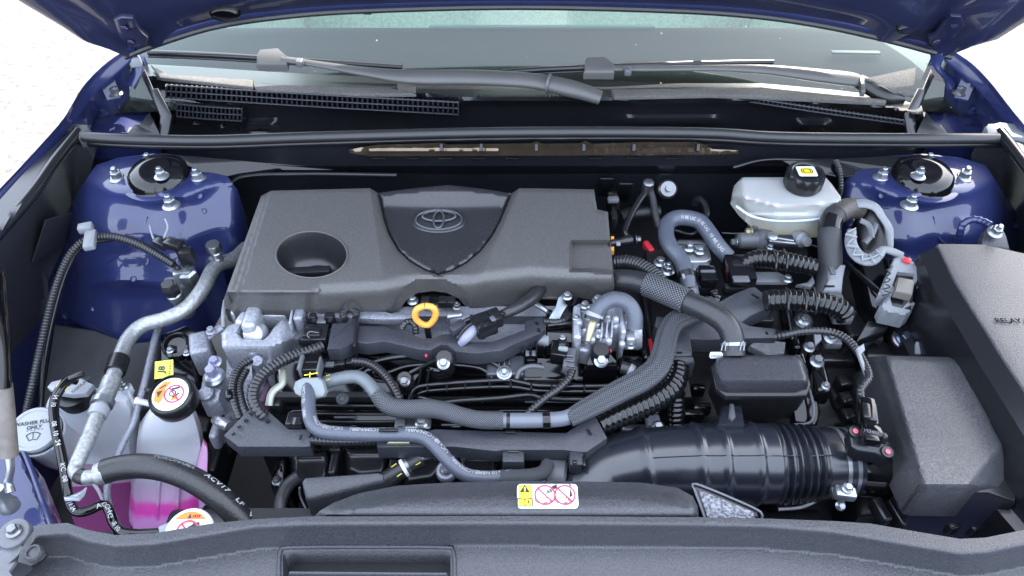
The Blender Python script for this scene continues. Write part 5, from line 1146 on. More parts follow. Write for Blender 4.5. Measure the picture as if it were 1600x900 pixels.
# dark pieces right of the manifold
for x, y, w, h in ((985, 578, 40, 26), (1005, 545, 14, 50)): bx(mf, 'side_cover', 'gloss', x, y, .835, w, h, .03, 0, .006)
jo = thing('hose', 'short black hose with white band between the valve body and the flat braided loom', 'hose', W(990, 585, .84)); o, P = tube([(972, 574, .868), (984, 578, .868), (994, 588, .862), (998, 602, .85)], 10, K['rubber'], 'tube', jo, 14); band(P, .25, .38, K['cap'], 'band', jo, 1.08)
# runners low in front, catching the sky
def bulge(par, out, ztop, fall, mt, nm):
    return sheet(out, lambda x, y, d: ztop - rnd(d, 14, .02) - fall * (y - out[0][1]), mt if not isinstance(mt, str) else K[mt], nm, par, 5, .06, angle=70)
for out in ([(452, 706), (512, 704), (520, 725), (514, 760), (470, 766), (452, 750)], [(536, 700), (604, 700), (612, 718), (604, 748), (560, 752), (536, 740)], [(624, 706), (690, 702), (700, 730), (680, 756), (630, 764)], [(712, 706), (780, 706), (782, 760), (715, 760)]):
    bulge(mf, out, .79, .0006, 'satin', 'runner')
bulge(mf, [(436, 716), (450, 712), (452, 762), (440, 776), (424, 762), (424, 738)], .78, .0004, 'gloss', 'runner_end')
for x in (524, 616):
    bx(mf, 'runner_tie', 'satin', x, 722, .778, 12, 40, .02, 0, .003); bx(mf, 'runner_tie', 'black', x, 704, .79, 16, 4, .008, 0, .001)
for (x, y) in ((433, 752), (418, 812)): bolt(x, y, .775, 8, K['dsteel'], mf)

# ================================================================== hoses over the manifold
kh = thing('coolant_hose', 'grey pipe that turns into a braided black hose across the manifold', 'hose', W(640, 640, .83))
o, P = tube([(502, 600, .868), (520, 594, .872), (545, 589, .876), (562, 590, .878), (576, 600, .876), (588, 616, .873), (598, 630, .87)], 10.5, mat('grey_green_pipe', (.105, .12, .13), .4, grain=(200, .08, .1)), 'grey_pipe', kh, 18)
m = MB(); hose_text(P, 'll', P.L * .1, .012, K['yellow'], kh, .7, bold=.02, m=m); m.build('yellow_mark', K['yellow'], kh)
o, P = tube([(590, 616, .874, 13), (600, 628, .872, 14), (616, 637, .872, 14.5), (640, 639, .873, 14.5), (668, 638, .874, 14.5), (694, 642, .875, 14.5), (720, 650, .876, 14), (750, 656, .876, 14), (786, 657, .876, 14)], 14, K['braid'], 'braided_sleeve', kh, 24, wob=.015)
o, P = tube([(780, 657, .876), (820, 657, .876), (860, 656, .876), (884, 653, .876), (900, 645, .876)], 12, mat('pale_grey_pipe', (.12, .13, .155), .36), 'grey_pipe', kh, 20)
band(P, .13, .16, K['black'], 'ring', kh, 1.02); band(P, .585, .68, K['gloss'], 'clip', kh, 1.12)
m = MB(); m.add(*g_prism(PP([(836, 644, .868), (868, 642, .868), (868, 650, .866), (836, 652, .866)]), .006, .001)); m.build('clip_back', K['satin'], kh)
fl = thing('flat_loom', 'wide flat braided loom sweeping from the manifold up to the right', 'wiring loom', W(1020, 570, .84))
FL = [(888, 655, .878, 14), (905, 645, .880, 16), (935, 629, .882, 18), (970, 610, .884, 19), (1005, 592, .886, 19.5), (1028, 572, .888, 19.5), (1037, 548, .890, 19), (1044, 520, .892, 18), (1056, 502, .893, 17.5), (1078, 492, .894, 16), (1100, 485, .893, 13), (1112, 470, .89, 12)]
tube(FL, 18, K['braid2'], 'braided_sleeve', fl, 40, flat=.62, lobes=(8, .16))
nh = thing('hose', 'grey blue hose with white printing bending from the pale grommet along the wiring guard', 'hose', W(600, 690, .82))
o, P = tube([(482, 600, .880), (482, 622, .880), (483, 644, .878), (488, 662, .876), (502, 673, .874), (530, 677, .873), (580, 679, .873), (630, 679, .873), (658, 682, .873), (674, 691, .872), (690, 708, .868), (708, 728, .862), (726, 741, .858), (748, 746, .856), (775, 746, .855), (800, 744, .855)], 11, K['hose'], 'tube', nh, 20)
m = MB(); L = P.L; s = L * .03; i = 0
for s, tx in ((.03, '@1CSM'), (.125, '@1CSM/NBR('), (.255, 'UCx10'), (.345, '@1CSM/NBR('), (.46, 'UCx10'), (.55, '@1CSM/NBR('), (.665, 'UCx10'), (.75, '@1CSM/NBR('), (.87, 'UCx10 NBR(')):
    hose_text(P, tx, L * s, .0068, K['print_w'], nh, .72, flip=True, bold=.0, m=m)
m.build('printed_lettering', K['print_w'], nh)
o, P = tube([(782, 746, .855, 12), (806, 746, .855, 12.5), (830, 744, .853, 12), (848, 738, .848, 11), (856, 726, .842, 11)], 12, K['braid2'], 'braided_sleeve', nh, 24)
m = MB(); m.add(*g_box(W(607, 672, .885), (.022, .004, .003), bev=.001)); m.build('clip_slot', K['black'], nh)
gr_ = thing('grommet', 'pale grey rounded rubber grommet plate round the printed hose', 'grommet', W(488, 612, .87))
m = MB(); m.add(*g_prism(PP([(457, 607, .884), (460, 596, .888), (472, 590, .891), (496, 589, .892), (504, 595, .890), (509, 612, .883), (505, 620, .880), (490, 624, .877), (470, 621, .879), (460, 615, .882)]), .012, .004, dirv=(0, .6, -.8))); m.build('plate', K['foam'], gr_)
c6 = conn('tall black plug standing behind the pale grommet, yellow tick on it', [(486, 577, .876, 34, 26, .03, 0, 'gloss'), (472, 572, .886, 6, 22, .02, 0, 'midgrey'), (500, 577, .884, 4, 24, .02, 0, 'midgrey'), (486, 566, .890, 22, 3, .003, 0, 'satin')])
flat(Frame(W(486, 585, .8945), n=(0, -.3, 1)), [barq(-.008, -.001, .008, .002, .0012), barq(-.001, -.004, -.0015, .003, .001)], 0, K['yellow'], 'yellow_tick', c6)
hk = thing('hook_bracket', 'pale zinc hook bracket between the ribbed loom and the grommet', 'bracket', W(425, 620, .84)); tube([(441, 576, .866), (442, 588, .864), (441, 600, .862), (430, 608, .86), (423, 618, .858), (420, 634, .852)], 6, mat('pale_zinc', (.36, .38, .32), .4, .4, mott=.2), 'hook', hk, 12, flat=.5)
bx(hk, 'stop', 'black', 432, 634, .84, 20, 14, .02, 0, .003)

# ================================================================== lower wiring guards
lg = thing('wiring_guard', 'flat grained black wiring guard plate with five small slots at the left end', 'wiring guard', W(420, 680, .82), 'wiring guards')
guard([(349, 680), (387, 641), (418, 641), (451, 670), (485, 670), (485, 697), (478, 698), (372, 698)], lambda x, y: .862 - .0002 * (y - 640), .02, 'plate', lg)
slots(lg, [(392, 647, 7, 3, -40), (384, 657, 6, 3, 40), (374, 667, 6, 3, 40), (365, 678, 6, 3, 40), (418, 658, 6, 3.5, 40), (470, 683, 4, 6, 0)], .8605)
bx(lg, 'latch', 'satin', 462, 658, .858, 26, 18, .014, 0, .002); bx(lg, 'latch_slot', 'dark', 462, 658, .8655, 14, 10, .002, 0, 0); bx(lg, 'latch_tongue', 'midgrey', 460, 658, .867, 4, 9, .002, 0, 0)
rb = thing('ribbed_tube', 'straight ribbed tube joining the two lower wiring guards', 'wiring loom', W(540, 690, .83), 'ribbed wiring tubes'); tube([(484, 687, .848), (520, 689, .848), (560, 689, .848), (594, 688, .848)], 8, K['loom'], 'ribs', rb, 14, corr=(.0048, .16))
lg2 = thing('wiring_guard', 'long grained black wiring guard below the braided hose, widening to the right', 'wiring guard', W(770, 690, .82), 'wiring guards')
guard([(589, 683), (640, 681), (679, 670), (740, 672), (800, 674), (884, 676), (926, 648), (932, 652), (949, 684), (917, 706), (905, 706), (880, 703), (846, 703), (786, 703), (775, 705), (711, 698), (589, 699)], lambda x, y: .860 - .0001 * (y - 670), .022, 'plate', lg2)
slots(lg2, [(921, 675, 4, 8, 25), (604, 689, 5, 4, 0)], .8612)
bx(lg2, 'clip', 'black', 797, 675, .862, 16, 4, .004, 0, .001); bx(lg2, 'stay', 'satin', 622, 700, .83, 30, 22, .02, 0, .003)
m = MB(); m.add(*g_prism(PP([(604, 687, .862), (640, 687, .862), (640, 693, .860), (604, 693, .860)]), .006, .0015)); m.build('brass_clip', K['brass'], lg2); bx(lg2, 'brass_tongue', 'brass', 622, 698, .848, 13, 9, .006, 0, .001)
bp = thing('pipe_bracket', 'dark steel bracket with a washered bolt above the bend of the printed hose', 'bracket', W(655, 662, .84)); bx(bp, 'plate', 'dsteel', 652, 663, .850, 44, 18, .008, 0, .006); bolt(659, 660, .856, 11, K['steel'], bp, (0, -.2, 1)); bx(bp, 'tab', 'midgrey', 625, 665, .852, 16, 18, .008, 0, .002); bx(bp, 'tab_slot', 'dark', 625, 668, .8565, 8, 3, .001, 0, 0)
bh2 = thing('hose', 'black hose end with yellow marks and white spring clip on a bright steel pipe', 'hose', W(640, 730, .8))
o, P = tube([(575, 772, .80), (602, 752, .815), (624, 736, .822), (644, 724, .826), (658, 716, .828)], 14, K['rubber'], 'tube', bh2, 18); band(P, .70, .84, K['paper'], 'clip', bh2, 1.08, 22); band(P, .76, .79, K['dsteel'], 'clip_wire', bh2, 1.12)
for s_ in (.58, .9):
    m = MB(); hose_text(P, 'l', P.L * s_, .016, K['yellow'], bh2, .35, bold=.16, m=m); m.build('yellow_mark', K['yellow'], bh2)
tube([(650, 720, .828), (668, 712, .830), (690, 708, .830), (720, 708, .828), (752, 712, .825)], 6.5, K['steel'], 'pipe', bh2, 14)
lugm = thing('mounting_lug', 'pale alloy lug with a dark bolt in it beside the printed hose', 'lug', W(697, 738, .80)); c = W(697, 736, .822); k = MPP(c)
m = MB(); m.add(*g_lathe([(16 * k, -.008), (16 * k, .002), (14 * k, .004), (10 * k, .004), (9 * k, .001), (.001, .0)], c, (0, -.3, 1), 24)); m.build('lug', K['alu2'], lugm); bolt(697, 735, .826, 7, K['dsteel'], lugm, (0, -.3, 1)); bx(lugm, 'arm', 'alu2', 708, 722, .818, 16, 22, .008, 25, .003)
c7 = conn('black plug under the long wiring guard, wires dropping from it', [(802, 716, .842, 34, 24, .022, 0, 'trough'), (802, 706, .853, 20, 4, .004, 0, 'black'), (800, 732, .83, 22, 8, .014, 0, 'gloss')])
for i in range(4): tube([(792 + i * 6, 728, .836), (791 + i * 6, 738, .832), (794 + i * 6, 748, .82)], 2.2, K['gloss'], 'wire', c7, 8)
c8 = conn('small black plug beside the mouth of the big intake duct', [(900, 722, .845, 22, 20, .02, 0, 'trough'), (898, 722, .857, 8, 5, .003, 0, 'black'), (912, 724, .85, 5, 14, .012, 0, 'satin')])
bx(c8, 'clip', 'gloss', 898, 743, .82, 18, 10, .012, 0, .002)
al = thing('pump_housing', 'grey curved pump housing with bright edges under the long wiring guard', 'pump', W(865, 735, .77))
m = MB(); c = W(852, 742, .815); k = MPP(c); m.add(*g_lathe([(26 * k, 0), (30 * k, .003), (30 * k, .022), (26 * k, .025)], c, (1, -.15, 0), 32)); m.build('drum', K['midgrey'], al)
m = MB(); c = W(848, 742, .815); m.add(*g_lathe([(32 * k, 0), (32 * k, .004)], c, (1, -.15, 0), 32)); m.build('rim', K['alu2'], al); bx(al, 'ear', 'alu2', 843, 746, .842, 8, 16, .014, 0, .003)
tube([(820, 712, .83), (838, 706, .835), (852, 702, .838)], 8, K['braid2'], 'braided_lead', al, 16)

# ================================================================== left end: silver engine mount and looms
mo = thing('engine_mount', 'cast aluminium engine mount bracket with a notched top at the left end of the engine', 'engine mount', W(400, 560, .76))
MO = [(346, 521), (357, 509), (374, 503), (381, 504), (376, 512), (372, 520), (378, 529), (395, 531), (412, 531), (420, 524), (428, 512), (440, 500), (450, 499), (461, 506), (466, 520), (461, 540), (440, 548), (423, 553), (353, 553), (347, 542)]
def moz(x, y, d): return .868 - .0011 * max(0, y - (540 - .35 * max(0, x - 422))) * ss(0, 6, y - (540 - .35 * max(0, x - 422))) - .0007 * max(0, x - 440) - rnd(d, 4, .004)
sheet(MO, moz, K['alu'], 'bracket', mo, 4, .035, angle=40)
m = MB(); m.add(*g_prism(PP([(352, 546, .835), (392, 546, .835), (392, 560, .835), (398, 640, .79), (348, 655, .78)]), .05, .006)); m.build('web', K['alu2'], mo)
bx(mo, 'stud_block', 'alu', 398, 512, .855, 22, 34, .05, 0, .006); bx(mo, 'side_block', 'alu', 384, 508, .850, 14, 24, .04, -12, .005); bx(mo, 'ledge', 'alu', 424, 496, .848, 60, 16, .03, 0, .005); bx(mo, 'ledge', 'alu', 375, 494, .848, 20, 14, .03, 0, .004)
m = MB(); c = W(398, 522, .858); k = MPP(c); m.add(*g_lathe([(18 * k, -.012), (19 * k, 0), (15 * k, .008), (.001, .010)], c, (0, -.6, .6), 24)); m.build('bushing', K['alu'], mo)
bx(mo, 'rib', 'alu', 459, 500, .86, 4, 34, .03, 5, .002); bx(mo, 'post', 'alu2', 474, 502, .852, 16, 32, .05, 0, .005)
for x, y, w, h, z in ((404, 560, 18, 22, .83), (430, 570, 10, 46, .815), (410, 600, 26, 40, .79), (450, 575, 16, 30, .80), (398, 628, 34, 50, .765)): bx(mo, 'casting_rib', 'alu2', x, y, z, w, h, .05, 0, .006)
m = MB(); c = W(405, 565, .84); k = MPP(c); m.add(*g_lathe([(11 * k, -.02), (12 * k, .0), (8 * k, .008), (.001, .008)], c, (0, -.5, .8), 20)); m.build('boss', K['alu2'], mo)
bx(mo, 'violet_seal', mat('dull_violet', (.10, .05, .09), .6), 418, 618, .79, 10, 34, .03, 0, .003)
ml_ = thing('engine_support', 'rounded grey mount arm with a big flanged bolt at the far left of the engine', 'engine mount', W(322, 610, .76))
m = MB(); m.add(*g_prism(PP([(316, 585, .845), (322, 570, .850), (338, 566, .850), (348, 576, .846), (346, 604, .840), (342, 624, .834), (328, 632, .830), (314, 628, .832), (310, 614, .836), (314, 598, .842)]), .03, .006)); m.build('arm', K['alu2'], ml_)
c = W(334, 588, .853); k = MPP(c); m = MB(); m.add(*g_lathe([(17 * k, -.004), (17 * k, 0), (13 * k, .003)], c, (0, -.2, 1), 28)); m.build('washer', K['steel'], ml_)
m = MB(); m.add(*g_bolt(W(334, 586, .857), 13 * k, (0, -.2, 1), False, .014)); m.build('bolt', mat('violet_tinted_zinc', (.33, .33, .45), .3, .6), ml_, 30)
m = MB(); m.add(*g_bolt(W(336, 566, .846), 11 * k, (0, -.2, 1))); m.build('bolt', bpy.data.materials['violet_tinted_zinc'], ml_, 30)
c = W(322, 615, .842); m = MB(); m.add(*g_lathe([(12 * k, -.004), (12 * k, .002), (9 * k, .004), (.001, .004)], c, (0, -.2, 1), 24)); m.build('stud_cap', K['alu2'], ml_)
tube([(346, 512, .85), (330, 522, .85), (318, 534, .848), (312, 548, .845)], 7, K['alu2'], 'strut', ml_, 12, flat=.6); bx(ml_, 'casting', 'alu2', 318, 552, .83, 30, 34, .05, 20, .006); bolt(330, 518, .856, 8, K['alu2'], ml_)
tube([(352, 470, .86), (349, 490, .86), (349, 512, .85)], 3.5, K['ltgrey'], 'dip_tube', ml_, 10)
for pts, r_, lab in (([(503, 541, .872), (486, 548, .874), (462, 555, .876), (436, 567, .878), (413, 583, .878), (399, 602, .876), (395, 622, .872), (402, 640, .866), (414, 652, .858)], 9.5, 'thick ribbed loom sweeping from the plug block down to the slotted guard plate'),
                     ([(392, 562, .862), (376, 572, .864), (366, 588, .866), (362, 610, .866), (366, 632, .862), (374, 654, .854)], 6.5, 'outer thin ribbed loom in front of the silver mount'),
                     ([(384, 578, .858), (374, 600, .860), (376, 622, .860), (382, 640, .858), (390, 656, .852)], 6.5, 'inner thin ribbed loom in front of the silver mount')):
    t_ = thing('ribbed_tube', lab, 'wiring loom', W(*pts[4]), 'ribbed wiring tubes'); tube(pts, r_, K['loom'], 'ribs', t_, 14, corr=(.0050 if r_ > 8 else .0042, .16))
bx(t_, 'tape', 'gloss', 358, 618, .868, 12, 14, .012, 20, .004)
ft_ = thing('foil_wrap', 'crumpled foil wrapped lead end left of the slotted guard plate', 'lead end', W(345, 662, .83)); tube([(336, 656, .842, 7), (346, 660, .846, 9), (358, 666, .848, 8)], 8, mat('crumpled_foil', (.25, .25, .27), .3, .8, grain=(160, 1.0, .6)), 'wrap', ft_, 12, wob=.2)
lowr = thing('mount_lug', 'grey alloy lug low between the coolant bottle and the slotted guard plate', 'lug', W(340, 672, .78)); bx(lowr, 'lug', 'alu2', 340, 680, .80, 14, 24, .03, 0, .005)
# dark parts low between the coolant bottle and the runners
bx(eng, 'dark_duct', 'dark', 342, 720, .70, 26, 60, .06, 0, .006); bx(eng, 'dark_duct', 'black', 352, 690, .73, 20, 20, .03, 0, .004); bx(eng, 'dark_duct', 'dark', 330, 660, .70, 30, 60, .06, 0, .006)
tube([(470, 742, .80), (452, 756, .79), (440, 778, .78), (436, 812, .77)], 10, K['rubber'], 'breather_hose', ai, 16)
# radiator fan shroud
m = MB(); m.add(*g_box((-.02, .44, .64), (.80, .05, .24), bev=.01)); m.build('fan_shroud', K['black'], rc)

# ================================================================== right of the engine: hoses and terminals
bt = thing('hose', 'thick black hose from the engine cover through a braided sleeve down to the resonator lid', 'hose', W(1080, 480, .86))
o, P = tube([(950, 437, .885, 14), (970, 437, .900, 16), (1000, 441, .908, 17), (1040, 456, .914, 17.5), (1080, 474, .918, 17.5), (1110, 488, .918, 18), (1132, 504, .914, 18), (1144, 526, .905, 18), (1146, 556, .89, 18)], 17, K['rubber'], 'tube', bt, 22)
i0, i1 = int(.30 * len(P.c)), int(.585 * len(P.c)); m = MB(); v, f, uv = g_tube(P, 24, scale=1.14, i0=i0, i1=i1, wob=.015); m.add(v, f); m.uv = uv; m.build('braided_sleeve', K['braid'], bt)
band(P, .93, .96, K['steel'], 'clamp', bt, 1.08)
for x in (1130, 1159):
    tube([(x - 3, 548, .905), (x, 536, .912), (x + 4, 534, .912), (x + 3, 548, .905)], 1.0, K['alu2'], 'clamp_ear', bt, 8)
rl = thing('ribbed_tube', 'wide ribbed black tube running above the thick black hose', 'wiring loom', W(1000, 420, .86), 'ribbed wiring tubes'); tube([(962, 410, .895), (980, 409, .90), (1000, 414, .904), (1020, 426, .906), (1036, 442, .906)], 11, K['loom'], 'ribs', rl, 16, corr=(.0048, .15))
uh = thing('coolant_hose', 'grey hose bent in a hook with white printing in front of the brake fluid reservoir', 'hose', W(1070, 400, .86))
o, P = tube([(1077, 452, .885), (1073, 432, .893), (1064, 406, .900), (1048, 386, .905), (1041, 368, .907), (1043, 350, .908), (1056, 341, .909), (1076, 341, .909), (1094, 347, .908), (1108, 364, .904), (1122, 384, .898), (1138, 402, .888)], 12.5, K['hose'], 'tube', uh, 20)
m = MB()
for s, tx in ((.58, '10 8E UG'), (.71, '10 8E UG'), (.84, '10 8E UG')): hose_text(P, tx, P.L * s, .0068, K['print_w'], uh, .1, bold=.0, m=m)
m.build('printed_lettering', K['print_w'], uh); band(P, .07, .10, K['black'], 'ring', uh, 1.1)
tube([(1072, 428, .893), (1080, 450, .885), (1084, 470, .875)], 10.5, K['midgrey'], 'spigot', uh, 16); bx(uh, 'mark', 'cap', 1068, 432, .908, 4, 7, .002, 0, 0)
bk = thing('cable', 'black cable pair rising behind the right edge of the engine cover', 'cable', W(1000, 330, .85))
tube([(1012, 288, .90), (1008, 300, .90), (996, 318, .896), (984, 340, .89), (976, 362, .885), (982, 372, .88)], 5.5, K['satin'], 'tube', bk, 14); tube([(1014, 292, .90), (1020, 312, .89), (1024, 336, .88), (1030, 356, .87)], 5.5, K['tape'], 'tube_taped', bk, 12)
m = MB(); c = W(1012, 292, .905); k = MPP(c); m.add(*g_lathe([(8 * k, -.012), (8 * k, .010), (6 * k, .012)], c, (0, -.2, 1), 24, knurl=(7 * k, .08, 3))); m.build('collar', K['dsteel'], bk)
c9 = conn('black plug with grey cap at the right rear corner of the engine cover', [(958, 320, .90, 16, 22, .03, 5, 'gloss'), (958, 312, .918, 18, 8, .008, 5, 'midgrey'), (958, 345, .885, 10, 22, .03, 0, 'satin')])
jn = thing('joint_pipe', 'dark joint pipe with a steel tip plugged into the orange grommet', 'pipe', W(975, 378, .88)); tube([(955, 380, .90, 6), (968, 378, .902, 6), (978, 376, .902, 8), (986, 374, .902, 8)], 6, K['satin'], 'pipe', jn, 14); bolt(994, 374, .90, 7, K['dsteel'], jn, (1, 0, .2)); m = MB(); m.add(*g_box(W(966, 381, .908), (.006, .006, .004), bev=.001)); m.build('mark', K['cap'], jn)
tube([(968, 340, .87), (990, 334, .87), (1030, 332, .87)], 12, K['dark'], 'crossing_pipe', eng, 14)
for pts, r_ in (([(1086, 318, .87), (1090, 310, .87), (1100, 318, .868), (1104, 334, .862), (1098, 348, .855)], 6), ([(1055, 360, .86), (1080, 366, .86), (1098, 354, .86)], 3)):
    tube(pts, r_, K['satin'], 'vacuum_pipe', eng, 12)
tk = thing('terminal_block', 'silver terminal bracket with two bolts beside the grey hooked hose', 'terminal', W(1085, 400, .86))
m = MB(); m.add(*g_prism(PP([(1058, 378, .890), (1106, 378, .890), (1112, 404, .884), (1104, 410, .882), (1062, 410, .882)]), .006, .002)); m.build('plate', K['steel'], tk); m = MB(); m.add(*g_prism(PP([(1058, 374, .894), (1106, 374, .894), (1106, 380, .893), (1058, 380, .893)]), .01, .002)); m.build('rear_bar', K['dsteel'], tk)
bx(tk, 'lower_block', 'alu2', 1085, 424, .866, 44, 22, .03, 0, .004)
bolt(1076, 388, .890, 10, K['steel'], tk); bolt(1093, 393, .889, 9, K['steel'], tk)
for x, y, w, h in ((1013, 388, 10, 18), (1042, 390, 14, 8), (1110, 424, 6, 14)): bx(tk, 'red_guard', 'red', x, y, .872, w, h, .014, 20, .003)
tb = thing('terminal_bolts', 'black terminal carrier with two zinc bolts under the grey hooked hose', 'terminal', W(1038, 415, .85)); bx(tb, 'carrier', 'black', 1034, 414, .866, 50, 40, .02, 0, .004)
bolt(1031, 411, .878, 10, K['steel'], tb); bolt(1043, 424, .878, 11, K['steel'], tb, stud=True)
c10 = conn('black plug left of the slanted trough arch, ribbed lead curling from it', [(1104, 436, .886, 26, 26, .026, 0, 'gloss'), (1106, 424, .900, 24, 4, .004, 0, 'midgrey'), (1094, 450, .876, 34, 14, .02, 0, 'satin'), (1092, 436, .88, 8, 24, .02, 0, 'black')])
tube([(1116, 458, .884), (1120, 466, .886), (1114, 474, .886), (1102, 478, .884)], 8, K['gloom'], 'ribbed_lead', c10, 14, corr=(.006, .25))
c11 = conn('rounded black plug cover at the left end of the upper shiny ribbed tube', [(1154, 428, .892, 40, 42, .03, 0, 'gloss'), (1156, 412, .906, 26, 10, .006, 0, 'satin'), (1158, 436, .909, 26, 10, .003, 0, 'midgrey'), (1152, 452, .882, 44, 10, .016, 0, 'satin')])
gA = thing('ribbed_tube', 'shiny thick ribbed tube, the upper of two below the brake fluid reservoir', 'wiring loom', W(1225, 410, .86), 'shiny ribbed tubes'); tube([(1158, 414, .903, 9), (1172, 406, .906, 13), (1190, 404, .907, 15), (1215, 406, .907, 15.5), (1245, 412, .904, 15), (1272, 418, .90, 14.5)], 15, K['gloom'], 'ribs', gA, 22, corr=(.0068, .13))
for x in (1209, 1226): tube([(x - 1, 390, .918), (x + 3, 402, .926), (x + 4, 416, .924), (x + 2, 424, .915)], 1.8, K['black'], 'tie', gA, 8)
gB = thing('ribbed_tube', 'shiny thick ribbed tube, the lower of two, ending in a grey holder', 'wiring loom', W(1255, 475, .86), 'shiny ribbed tubes'); tube([(1196, 470, .898), (1225, 468, .900), (1260, 470, .900), (1292, 475, .898), (1314, 484, .892), (1322, 494, .884)], 17, K['gloom'], 'ribs', gB, 22, corr=(.0070, .13))
for x in (1228, 1256, 1272): tube([(x, 450, .915), (x + 3, 464, .922), (x + 4, 480, .918), (x + 2, 490, .908)], 1.8, K['black'], 'tie', gB, 8)
bx(gB, 'holder', 'midgrey', 1308, 482, .872, 30, 44, .012, 0, .003)
mb = thing('support_bracket', 'grey stepped bracket with a bolt under the upper shiny ribbed tube', 'bracket', W(1205, 430, .85)); m = MB(); m.add(*g_prism(PP([(1170, 424, .876), (1215, 424, .876), (1232, 432, .874), (1232, 440, .872), (1176, 440, .872)]), .006, .002)); m.build('plate', K['ltgrey'], mb); bolt(1230, 437, .879, 8, K['steel'], mb); m = MB(); m.add(*g_prism(PP([(1262, 440, .88), (1270, 430, .882), (1274, 440, .88), (1268, 448, .878), (1244, 444, .878)]), .006, .002)); m.build('clip', K['midgrey'], mb)
# transmission top, dark
tx_ = thing('gearbox', 'black gearbox housing under the right-hand hoses', 'gearbox', W(1180, 520, .55)); m = MB(); m.add(*g_prism([Vector(p) for p in ((.24, .50, .76), (.62, .50, .76), (.62, .93, .80), (.24, .93, .80))], .3, .01)); m.build('housing', K['dark'], tx_)
for x, y, z, w, h, hz, a, mt in ((1235, 510, .83, 14, 90, .03, -8, 'gloss'), (1215, 500, .80, 70, 60, .03, 0, 'black'), (1320, 480, .80, 50, 120, .04, 0, 'dark'), (1010, 500, .82, 14, 120, .03, -3, 'satin'), (985, 470, .80, 50, 60, .04, 0, 'dark'), (1310, 600, .76, 60, 90, .04, 0, 'black'), (1300, 560, .78, 60, 30, .03, 0, 'satin'), (1335, 640, .74, 40, 60, .04, 0, 'dark')): bx(tx_, 'casting', mt, x, y, z, w, h, hz, a, .006)
bx(tx_, 'bright_rib', 'midgrey', 1233, 500, .848, 3, 60, .004, -8, .001)
c = W(1256, 501, .865); k = MPP(c); m = MB(); m.add(*g_lathe([(14 * k, -.02), (14 * k, 0), (11 * k, .003), (.001, .003)], c, (0, -.3, 1), 24)); m.build('boss', K['dsteel'], tx_); bolt(1256, 500, .869, 10, K['steel'], tx_, (0, -.3, 1))
bolt(1298, 527, .85, 12, K['steel'], tx_, (0, -.3, 1)); bx(tx_, 'sensor_base', 'midgrey', 1300, 535, .84, 26, 14, .012, 0, .003)
for x, y, r_ in ((1264, 543, 9), (1276, 565, 11), (1290, 603, 7)): bolt(x, y, .858, r_, K['steel'], tx_, (0, -.2, 1))
m = MB(); m.add(*g_prism(PP([(1242, 552, .862), (1256, 550, .862), (1284, 640, .83), (1276, 668, .82), (1240, 660, .82)]), .02, .004)); m.build('bracket', K['gloss'], tx_); tube([(1248, 556, .866), (1262, 600, .85), (1272, 640, .838), (1266, 660, .83), (1240, 664, .828)], 2.4, K['midgrey'], 'bracket_edge', tx_, 8)
bx(tx_, 'bracket', 'gloss', 1276, 590, .842, 24, 60, .03, -6, .005)
m = MB(); m.add(*g_prism(PP([(1272, 518, .862), (1282, 512, .862), (1284, 530, .86), (1274, 540, .858)]), .004, .001)); m.build('tab', K['ltgrey'], tx_)
m = MB(); m.add(*g_prism(PP([(1170, 540, .856), (1180, 532, .858), (1200, 530, .858), (1228, 534, .856), (1226, 552, .852), (1200, 556, .850)]), .01, .002)); m.build('paper_wrap', mat('torn_grey_wrap', (.07, .075, .08), .5, grain=(150, .6, .5)), tx_)

# wiring trough, right
rt = thing('wiring_guard', 'grained black wiring trough with a slanted arch to the right of the flat loom', 'wiring guard', W(1130, 505, .84), 'wiring guards')
guard([(1026, 494), (1056, 497), (1083, 494), (1105, 492), (1123, 472), (1148, 458), (1178, 446), (1203, 467), (1206, 478), (1190, 485), (1172, 494), (1160, 503), (1172, 509), (1212, 513), (1213, 528), (1150, 529), (1110, 531), (1083, 530), (1060, 528), (1040, 520), (1022, 510)], lambda x, y: .878 - .012 * ss(496, 515, y) + .012 * ss(500, 470, y), .024, 'top', rt)
slots(rt, [(1180, 463, 4, 9, 40)], .8985); slots(rt, [(1198, 521, 4, 4, 0)], .8665)
m = MB(); m.add(*g_prism(PP([(1040, 516, .872), (1078, 520, .872), (1082, 546, .866), (1082, 556, .864), (1046, 556, .864)]), .03, .003)); m.build('side_box', K['trough'], rt); m = MB(); m.add(*g_prism(PP([(1044, 556, .866), (1084, 556, .866), (1086, 566, .862), (1048, 570, .862)]), .03, .003)); m.build('end_box', K['trough'], rt)
bx(rt, 'inner_step', 'black', 1190, 500, .85, 30, 18, .02, 0, .003); tube([(1165, 498, .866), (1172, 490, .866), (1178, 488, .866)], 2, K['midgrey'], 'inner_edge', rt, 8); bx(rt, 'tab', 'dark', 1062, 551, .866, 8, 2, .001, 0, 0)
bx(rt, 'under_wall', 'satin', 1140, 535, .842, 110, 12, .03, 0, .004)
for x, y in ((1015, 548), (1018, 602)): bx(tb, 'red_guard', 'red', x, y, .83, 9, 26, .02, -6, .004)
gC = thing('ribbed_tube', 'very thick shiny ribbed tube rising from the lower guard to the right trough box', 'wiring loom', W(1010, 620, .83), 'shiny ribbed tubes'); tube([(936, 664, .850, 17), (960, 653, .852, 19), (990, 640, .853, 20), (1020, 626, .854, 20.5), (1046, 608, .855, 20), (1058, 588, .856, 18), (1060, 572, .856, 16)], 19, K['gloom'], 'ribs', gC, 24, corr=(.0075, .12))
gD = thing('ribbed_tube', 'shiny ribbed tube hanging straight down left of the resonator box', 'wiring loom', W(1056, 640, .78), 'shiny ribbed tubes'); tube([(1056, 614, .835), (1056, 640, .815), (1056, 672, .79)], 15, K['gloom'], 'ribs', gD, 20, corr=(.007, .13))
